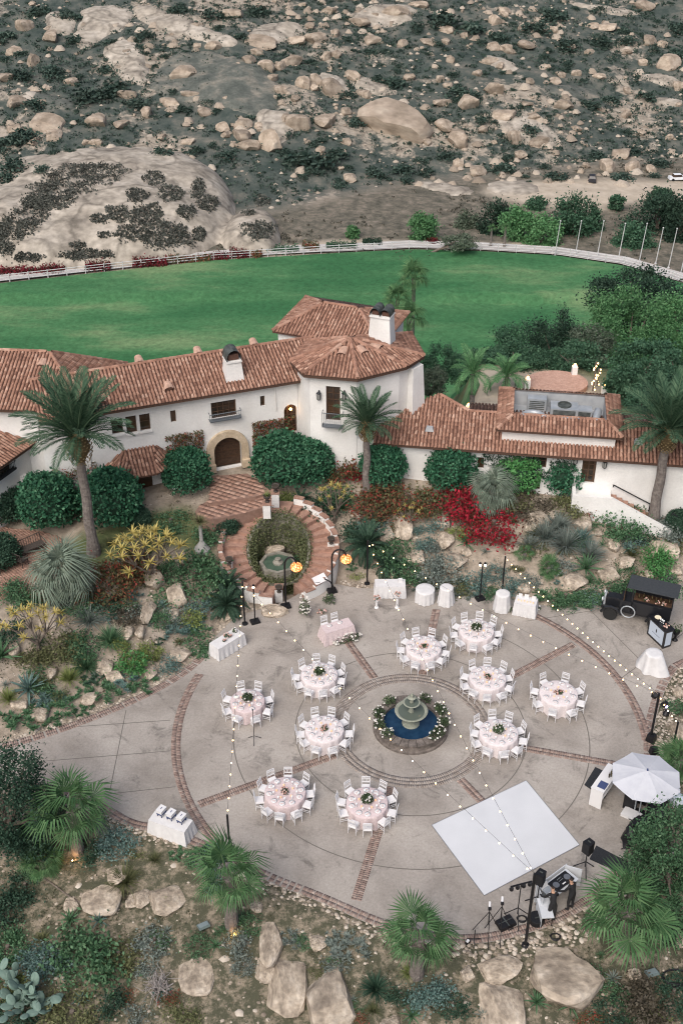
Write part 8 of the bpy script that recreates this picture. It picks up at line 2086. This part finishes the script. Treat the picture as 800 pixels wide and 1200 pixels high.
car(693, 212, 1.4, (.03, .03, .035), 'dark parked car at foot of the hillside'); car(793, 211, .1, (.7, .72, .75), 'white parked car at right frame edge')
# ================================================================== ROCK DOMES AND HILLSIDE
def domegrid(name, x0, x1, y0, y1, st, d):
    gx_, gy_ = np.arange(x0, x1, st), np.arange(y0, y1, st); A, B_ = np.meshgrid(gx_, gy_); Z = dome(A, B_)
    o = ob(name, np_mesh(name, np.stack([A.ravel(), B_.ravel(), Z.ravel()], 1), grid_faces(len(gx_), len(gy_)), M_domer, smooth=True)); return tag(o, d, 'rock', 'bare rock domes')
M_domer = mat('dome_rock', (.25, .22, .185), (.345, .305, .255), (.42, .375, .32), use='noise', scale=.22, detail=10, rough=.95, grain=.3, gscale=.9, bump=1.0, bscale=.5, coords='World', spec=.1, crack=.11)
domegrid('rock_dome', -70, -5, 157, 213, .8, 'broad bare sandstone dome at left foot of the hillside')
M_scrub = LF('scrub_leaf', (.05, .055, .047), (.075, .08, .068), (.11, .112, .095), .1); M_scrubg = LF('chaparral_leaf', (.020, .044, .034), (.042, .072, .056), (.085, .12, .095), .15)
PATCH = [(83, 214, 110, 40), (22, 264, 62, 34), (181, 209, 26, 17), (160, 229, 28, 17), (201, 227, 32, 20), (232, 222, 18, 26), (245, 238, 28, 20), (173, 253, 38, 28), (219, 249, 26, 16), (153, 275, 40, 17), (197, 277, 58, 28), (116, 257, 20, 11), (140, 251, 28, 19), (122, 276, 14, 7), (92, 288, 18, 8), (100, 299, 60, 12), (234, 275, 18, 18), (6, 292, 24, 15), (33, 303, 38, 10), (302, 270, 42, 20), (308, 236, 20, 14), (291, 250, 18, 6), (55, 238, 60, 20)]
for i, (cx, cy, w, h) in enumerate(PATCH):
    g = RNG(200 + i); n = int(w * h * .8) + 40; a = g.uniform(0, 6.28, n); r_ = np.sqrt(g.random(n)) * (1 + .45 * (vnoise(np.cos(a) * 2.3 + i, np.sin(a) * 2.3, i) - .5)); X_ = cx + w / 2 * r_ * np.cos(a) * 1.0; Y_ = cy + h / 2 * r_ * np.sin(a) + (-.28 * (X_ - cx) if w > 60 else 0)
    P = []
    c0 = G(cx, cy)
    # sample the rock around the patch centre on a plan grid
    q = [G(x, y, 6) for x, y in zip(X_[:170], Y_[:170])]; A = np.array([[p.x, p.y] for p in q]); idx = g.integers(0, len(A), n); PX = A[idx] + g.normal(0, 1, (n, 2)) * np.array([w, h * 2.2]) * .0055
    Z = np.maximum(dome(PX[:, 0], PX[:, 1]), Hg(PX[:, 0], PX[:, 1])); P = np.stack([PX[:, 0], PX[:, 1], Z + .08 + .15 * g.random(n)], 1) - np.array(list(c0))
    t = thing('scrub_patch', f"dark scrub patch on bare rock dome, {'broad' if w > 50 else 'mid sized' if w > 25 else 'small'}, {'left' if cx < 90 else 'middle' if cx < 190 else 'right'} {'top' if cy < 232 else 'centre' if cy < 262 else 'foot'}", 'scrub', c0, 0, 'scrub patches on the rock domes'); stuffpart('foliage', leaf_cloud('foliage', P, .34, M_scrub, g, up=.5, aspect=.8), t)
HB = '31,29,21,15;60,42,20,15;20,118,30,14;56,140,38,24;114,139,27,14;142,145,20,8;172,130,18,14;38,70,15,17;62,159,22,10;100,166,10,7;113,166,14,7;305,46,40,18;346,47,23,11;313,76,17,15;329,76,17,10;320,90,16,11;303,61,16,11;292,70,18,12;250,53,17,12;342,70,25,14;355,96,15,19;370,92,16,15;367,101,13,10;389,101,28,24;330,105,17,12;350,143,26,23;336,140,22,16;318,163,25,32;283,145,22,13;285,158,26,12;291,170,25,13;262,148,17,12;264,157,13,8;380,141,30,13;215,85,30,18;375,175,15,8;372,44,26,14;363,30,14,10;393,38,14,10;382,65,15,12;395,62,14,10;468,135,76,46;535,160,30,20;521,145,28,12;547,118,26,18;517,120,22,8;464,14,28,18;440,19,12,10;525,34,20,8;435,47,19,10;501,49,19,7;579,54,17,10;595,57,15,14;527,69,13,10;572,71,20,8;586,77,10,10;577,102,25,14;559,200,22,13;537,190,12,15;580,22,15,16;410,208,20,9;422,25,30,10;412,88,20,14;545,41,10,8;515,92,10,10;712,32,22,10;696,30,15,9;616,51,25,10;781,72,28,20;752,72,13,11;660,122,23,13;640,78,12,8;657,87,12,7;675,85,11,8;702,89,15,7;650,94,15,8;725,180,24,13;712,194,20,16;742,194,23,15;762,198,16,11;625,136,18,8;732,133,11,12;615,122,15,6;647,34,12,8;637,18,10,7;760,47,18,12;775,51,13,9;630,165,28,12;687,194,11,8;680,200,10,7;603,160,16,20;755,5,24,14;15,60,18,12;8,90,20,10;200,120,26,12;240,130,18,10;265,115,12,8;225,110,20,8;480,90,16,10;430,110,16,10;405,130,14,10;590,135,26,12;610,180,16,10;565,150,14,9;500,165,14,9;655,205,14,8;670,55,12,8;735,60,14,8;795,100,14,12;590,12,18,9;490,5,20,8;385,12,18,9;275,15,26,10;230,30,16,8;345,115,14,9;405,165,14,9;525,100,14,8;560,85,12,8;620,95,12,8;690,60,11,7;735,105,12,8;700,125,12,7;675,150,12,8;750,155,14,9;785,160,12,9;150,110,20,10;85,95,16,10;40,165,18,8;15,150,18,9;190,160,14,8;220,165,16,8'
M_greyslab = mat('lichen_rock', (.075, .085, .076), (.115, .122, .108), (.23, .21, .175), use='noise', scale=.35, detail=10, rough=.95, grain=.2, gscale=2, bump=.6, bscale=1.2, coords='World', spec=.1)
def slab(pts, d, hgt=.7, mt=None):
    pl = [G(a, b_) for a, b_ in pts]; pl = smooth_poly([(p.x, p.y) for p in pl], 1); A = np.array(pl); st = .55
    gx_, gy_ = np.arange(A[:, 0].min() - 1.5, A[:, 0].max() + 1.5, st), np.arange(A[:, 1].min() - 1.5, A[:, 1].max() + 1.5, st); X_, Y_ = np.meshgrid(gx_, gy_); dd = polydist(X_, Y_, pl) + 1.6 * fbm(X_ * .35, Y_ * .35, 3, len(d))
    Z = Hg(X_, Y_, True) + hgt * np.sqrt(np.clip(-dd / 2.2, 0, 1)) + .35 * fbm(X_ * .4, Y_ * .4, 4, 7) + np.where(dd > 0, -.25 - dd * .5, .02)
    F = grid_faces(len(gx_), len(gy_)); k = (dd.ravel()[F] < .8).any(1)
    o = ob('rock_outcrop', np_mesh('rock_outcrop', np.stack([X_.ravel(), Y_.ravel(), Z.ravel()], 1), F[k], mt or M_domer, smooth=True)); tag(o, d, 'rock', 'bare rock slabs on the hillside')
slab([(97, 10), (150, 6), (157, 20), (150, 35), (122, 45), (100, 62), (82, 45), (95, 30)], 'largest pale rock slab at upper left of the hillside'); slab([(50, 18), (75, 14), (92, 22), (88, 38), (70, 43), (54, 30)], 'pale rock slab left of the largest one'); slab([(118, 60), (140, 45), (162, 50), (174, 78), (175, 101), (150, 98), (133, 82)], 'steep pale rock slab below the largest one'); slab([(150, 5), (200, 14), (240, 34), (285, 48), (268, 58), (215, 44), (170, 30)], 'long diagonal pale rock ridge at top of the hillside')
slab([(198, 66), (222, 78), (238, 95), (215, 99), (196, 84)], 'small pale slab below the diagonal ridge', .5); slab([(290, 36), (318, 27), (362, 28), (356, 42), (300, 54)], 'flat pale ledge at top middle of the hillside'); slab([(590, 128), (625, 138), (660, 160), (640, 176), (600, 165), (580, 145)], 'grey rock slab right of the cave boulder', .5); slab([(745, 84), (780, 88), (800, 97), (780, 102), (750, 92)], 'thin pale slab at far right of the hillside', .5); slab([(660, 0), (720, 8), (760, 18), (730, 20), (680, 10)], 'long pale ledge at top right of the hillside', .5); slab([(765, 114), (800, 116), (800, 126), (770, 124)], 'pale ledge at right frame edge of the hillside', .5); slab([(560, 218), (600, 208), (640, 222), (600, 232)], 'pale bare ground ledge left of the sandy lot', .3); slab([(400, 20), (440, 4), (490, 8), (480, 28), (430, 32)], 'broken pale ledge at top centre of the hillside', .8); slab([(5, 120), (40, 105), (48, 112), (20, 128)], 'tilted pale ledge at left frame edge of the hillside', .6); slab([(470, 212), (520, 214), (560, 222), (545, 232), (500, 222)], 'pale bare strip at foot of the hillside', .3)
slab([(168, 100), (196, 64), (255, 58), (325, 92), (335, 122), (300, 142), (240, 122), (190, 112)], 'wide lichen grey slope in left middle of the hillside', .5, M_greyslab); slab([(30, 108), (75, 112), (95, 128), (60, 132)], 'small lichen grey slab at left of the hillside', .5, M_greyslab); slab([(405, 84), (442, 94), (475, 112), (440, 114), (410, 100)], 'cracked pale slab left of the cave boulder', .6); slab([(300, 128), (345, 132), (352, 158), (320, 172), (300, 150)], 'steep pale outcrop above the rock dome', .9); slab([(625, 98), (690, 100), (720, 112), (660, 116)], 'lichen grey bare patch at right of the hillside', .3, M_greyslab); slab([(560, 64), (600, 70), (610, 84), (575, 80)], 'pale ledge right of top centre on the hillside', .6); slab([(370, 84), (405, 90), (412, 112), (380, 116)], 'blocky pale outcrop in middle of the hillside', .9)
hb = [tuple(map(float, q.split(','))) for q in HB.split(';')]
g = RNG(5)
while len(hb) < 190:
    x, y = g.uniform(0, 800), g.uniform(0, 205)
    dn = .25 + .75 * math.exp(-((x - 400) / 150) ** 2) + .2 * (x > 560)
    if y > 185 and x < 340: continue
    if g.random() < dn: w = 5 + 8 * g.random() ** 3; hb.append((x, y, w, w * g.uniform(.45, .8)))
M_hrock = mat('hill_rock', (.235, .19, .145), (.35, .285, .225), (.42, .355, .285), use='noise', scale=1.6, detail=8, rough=.95, grain=.16, gscale=5, bump=.6, bscale=3, orand=.2, spec=.1)
HROCKS = [rock_mesh(100 + s, 3 if s < 4 else 2, M_hrock) for s in range(9)]
for i, (x, y, w, h) in enumerate(hb):
    p = G(x, y + h * .35); mp = mpp(p); sx = w * mp / 2; slab = w > 34; sz = max(.3, h * mp / 2 * (.75 if slab else 1.15)); sy = sx * (.9 if not slab else .75 * h / w * 2.2)
    o = ob('hillside_boulder', HROCKS[i % 4 if w > 16 else i % 9], None, (p.x, p.y + sy * .3, p.z + sz * .22), (.22 if slab else g.uniform(-.15, .15), g.uniform(-.15, .15), g.uniform(0, 6.28) if not slab else g.uniform(-.3, .3)), (sx * 1.1, sy * 1.1, sz))
    sd = 'huge' if w > 40 else 'large' if w > 24 else 'mid sized' if w > 14 else 'small'; sh = 'flat' if h < w * .5 else 'upright' if h > w else 'blocky'
    hz_ = 'far left' if x < 110 else 'left' if x < 260 else 'middle' if x < 420 else 'centre right' if x < 560 else 'right' if x < 690 else 'far right'; vt = 'top' if y < 45 else 'upper slope' if y < 95 else 'mid slope' if y < 145 else 'foot'
    tag(o, f'{sd} {sh} tan boulder on the hillside, {hz_}, {vt}' + (', widest nearby' if w > 20 and i % 2 else ''), 'boulder', 'boulders on the hillside')
# chaparral: the largest bushes singly, the rest as one mass
hbm = [leaf_cloud('foliage', clump_points(420, 16, .8, 300 + s, 0, .8), .26, M_scrubg, RNG(s)) for s in range(4)]
big = [(130, 100, 40), (108, 108, 40), (90, 45, 22), (128, 48, 24), (80, 15, 30), (170, 40, 26), (40, 120, 26), (215, 125, 22), (245, 118, 18), (202, 105, 16), (30, 155, 34), (10, 165, 34), (345, 180, 40), (370, 185, 44), (395, 180, 34), (470, 195, 30), (420, 140, 26), (405, 110, 24), (460, 95, 30), (445, 90, 22), (535, 105, 32), (555, 110, 24), (620, 150, 26), (590, 195, 32), (650, 203, 30), (700, 180, 24), (740, 175, 24), (770, 188, 28), (730, 205, 26), (625, 30, 34), (645, 15, 36), (665, 50, 30), (700, 45, 30), (735, 45, 24), (520, 20, 40), (550, 30, 40), (585, 40, 28), (490, 30, 22), (600, 160, 18), (690, 120, 26), (715, 115, 24), (755, 110, 26), (790, 60, 24), (795, 30, 26), (300, 10, 30), (250, 15, 30), (210, 10, 26), (280, 40, 20), (310, 165, 20), (230, 175, 24), (265, 180, 24), (190, 175, 26), (160, 120, 30), (60, 80, 30), (25, 85, 28), (8, 40, 28), (45, 10, 30), (440, 200, 26), (500, 200, 24), (520, 180, 24), (400, 215, 20), (365, 200, 22), (475, 210, 20), (20, 190, 36), (5, 205, 30), (50, 195, 20)]
while len(big) < 290:
    x, y = g.uniform(-5, 805), g.uniform(0, 212)
    if 170 < x < 330 and 55 < y < 130 and g.random() < .7: continue
    if y > 178 and x < 330: continue
    big.append((x, y, 7 + 11 * g.random() ** 1.6))
for i, (x, y, w) in enumerate(big):
    p = G(x, y + w * .2); s = w * mpp(p) / 2 * 1.1; o = ob('chaparral_bush', hbm[i % 4], None, p - Vector((0, 0, .1)), (0, 0, i), (s, s, s * .75))
    hz_ = 'far left' if x < 110 else 'left' if x < 260 else 'middle' if x < 420 else 'centre right' if x < 560 else 'right' if x < 690 else 'far right'; vt = 'top' if y < 45 else 'upper slope' if y < 95 else 'mid slope' if y < 145 else 'foot'
    tag(o, f"{'wide' if w > 26 else 'round' if w > 16 else 'small'} dark green bush on the hillside, {hz_}, {vt}", 'bush', 'dark bushes on the hillside')
def scatter(n, x0, x1, y0, y1, fn, seed):
    g_ = RNG(seed); a, b_ = g_.uniform(x0, x1, n), g_.uniform(y0, y1, n); k = fn(a, b_, g_); a, b_ = a[k], b_[k]; return np.stack([a, b_, Hg(a, b_)], 1)
def onhill(a, b_, g_): return (sstep((b_ - 187 - np.interp(a, [-60, -10, 10, 60], [-10, -6, 8, 22])) / 7) > .5) & (g_.random(len(a)) < np.clip((fbm(a * .06, b_ * .06, 4, 12) + .25) * 2.8, .12, 1)) & (dome(a, b_) < Hg(a, b_, True) + .2)
P = scatter(17000, -100, 100, 180, 310, onhill, 1); g = RNG(6); n = len(P); rep = 13; sz_ = g.uniform(.22, .8, n); Q = np.repeat(P, rep, 0) + g.normal(0, 1, (n * rep, 3)) * np.repeat(sz_, rep)[:, None] * np.array([.62, .62, .3]); Q[:, 2] += np.repeat(sz_, rep) * .38
o = ob('chaparral', leaf_cloud('chaparral', Q, .36, M_scrubg, g, up=.5, aspect=.75, var=np.clip(np.repeat(g.random(n), rep) * .7 + g.random(n * rep) * .4, 0, 1))); o['kind'] = 'stuff'; tag(o, 'low dark chaparral covering the far hillside', 'chaparral')
def onbrush(a, b_, g_): return (sstep((b_ - 187 - np.interp(a, [-60, -10, 10, 60], [-10, -6, 8, 22])) / 7) < .5) & (b_ > 163 + np.abs(a) * .02) & (polydist(a, b_, SANDP) > 1) & (polydist(a, b_, TRACK) > .6) & (g_.random(len(a)) < np.clip((fbm(a * .09, b_ * .09, 4, 22) + .15) * 2.4, .05, 1)) & (dome(a, b_) < Hg(a, b_, True) + .1)
P = scatter(5000, -90, 90, 160, 218, onbrush, 2); n = len(P); rep = 10; sz_ = g.uniform(.2, .6, n); Q = np.repeat(P, rep, 0) + g.normal(0, 1, (n * rep, 3)) * np.repeat(sz_, rep)[:, None] * np.array([.6, .6, .3]); Q[:, 2] += np.repeat(sz_, rep) * .3
o = ob('brushwood', leaf_cloud('brushwood', Q, .32, LF('dry_brush', (.05, .05, .038), (.085, .08, .06), (.13, .12, .09), .1), g, up=.5, aspect=.7)); o['kind'] = 'stuff'; tag(o, 'dry grey brush on flat land below the hillside', 'brush')
def onrub(a, b_, g_): return (b_ > 186 + np.interp(a, [-60, -10, 10, 60], [-8, -2, 12, 26])) & (g_.random(len(a)) < np.clip((fbm(a * .05, b_ * .05, 4, 52) + .12) * 2.2, .05, 1)) & (dome(a, b_) < Hg(a, b_, True) + .2)
P = scatter(12000, -100, 100, 180, 310, onrub, 3); tag(stones('hillside_rubble', P + np.array([0, 0, .05]), g.uniform(.1, .5, len(P)) * np.where(g.random(len(P)) < .12, 1.6, 1), M_hrock2 if 'M_hrock2' in globals() else mat('rubble_rock', (.22, .18, .14), (.35, .29, .23), (.44, .38, .31), rough=.95, grain=.15, gscale=4), .7, 8), 'loose tan rocks strewn over the far hillside', 'rubble')

# ---- where look-alikes of one group still share a label, say which one counted from the left
same = {}
for o in list(C.objects):
    if o.get('group') and o.get('label') and o.parent is None: same.setdefault((o['group'], o['label']), []).append(o)
ORD2 = ORD + ['eleventh', 'twelfth', 'thirteenth', 'fourteenth', 'fifteenth', 'sixteenth', 'seventeenth', 'eighteenth', 'nineteenth', 'twentieth']
for (gr, lb), os_ in same.items():
    if len(os_) > 1:
        os_.sort(key=lambda o: proj(o.location)[0])
        for k, o in enumerate(os_):
            if k < 20: o['label'] = lb + f", {ORD2[k]} from left"
P = scatter(5200, -60, 70, 195, 300, lambda a, b_, g_: g_.random(len(a)) < np.clip((fbm(a * .05 + 3, b_ * .05, 4, 62) + .02) * 3 * np.exp(-((a - 2) / 38) ** 2), .02, 1), 9); tag(stones('fractured_rock', P + np.array([0, 0, .1]), g.uniform(.4, 1.3, len(P)), bpy.data.materials['rubble_rock'], .8, 18), 'fractured tan rock strewn through the middle of the hillside', 'rubble')
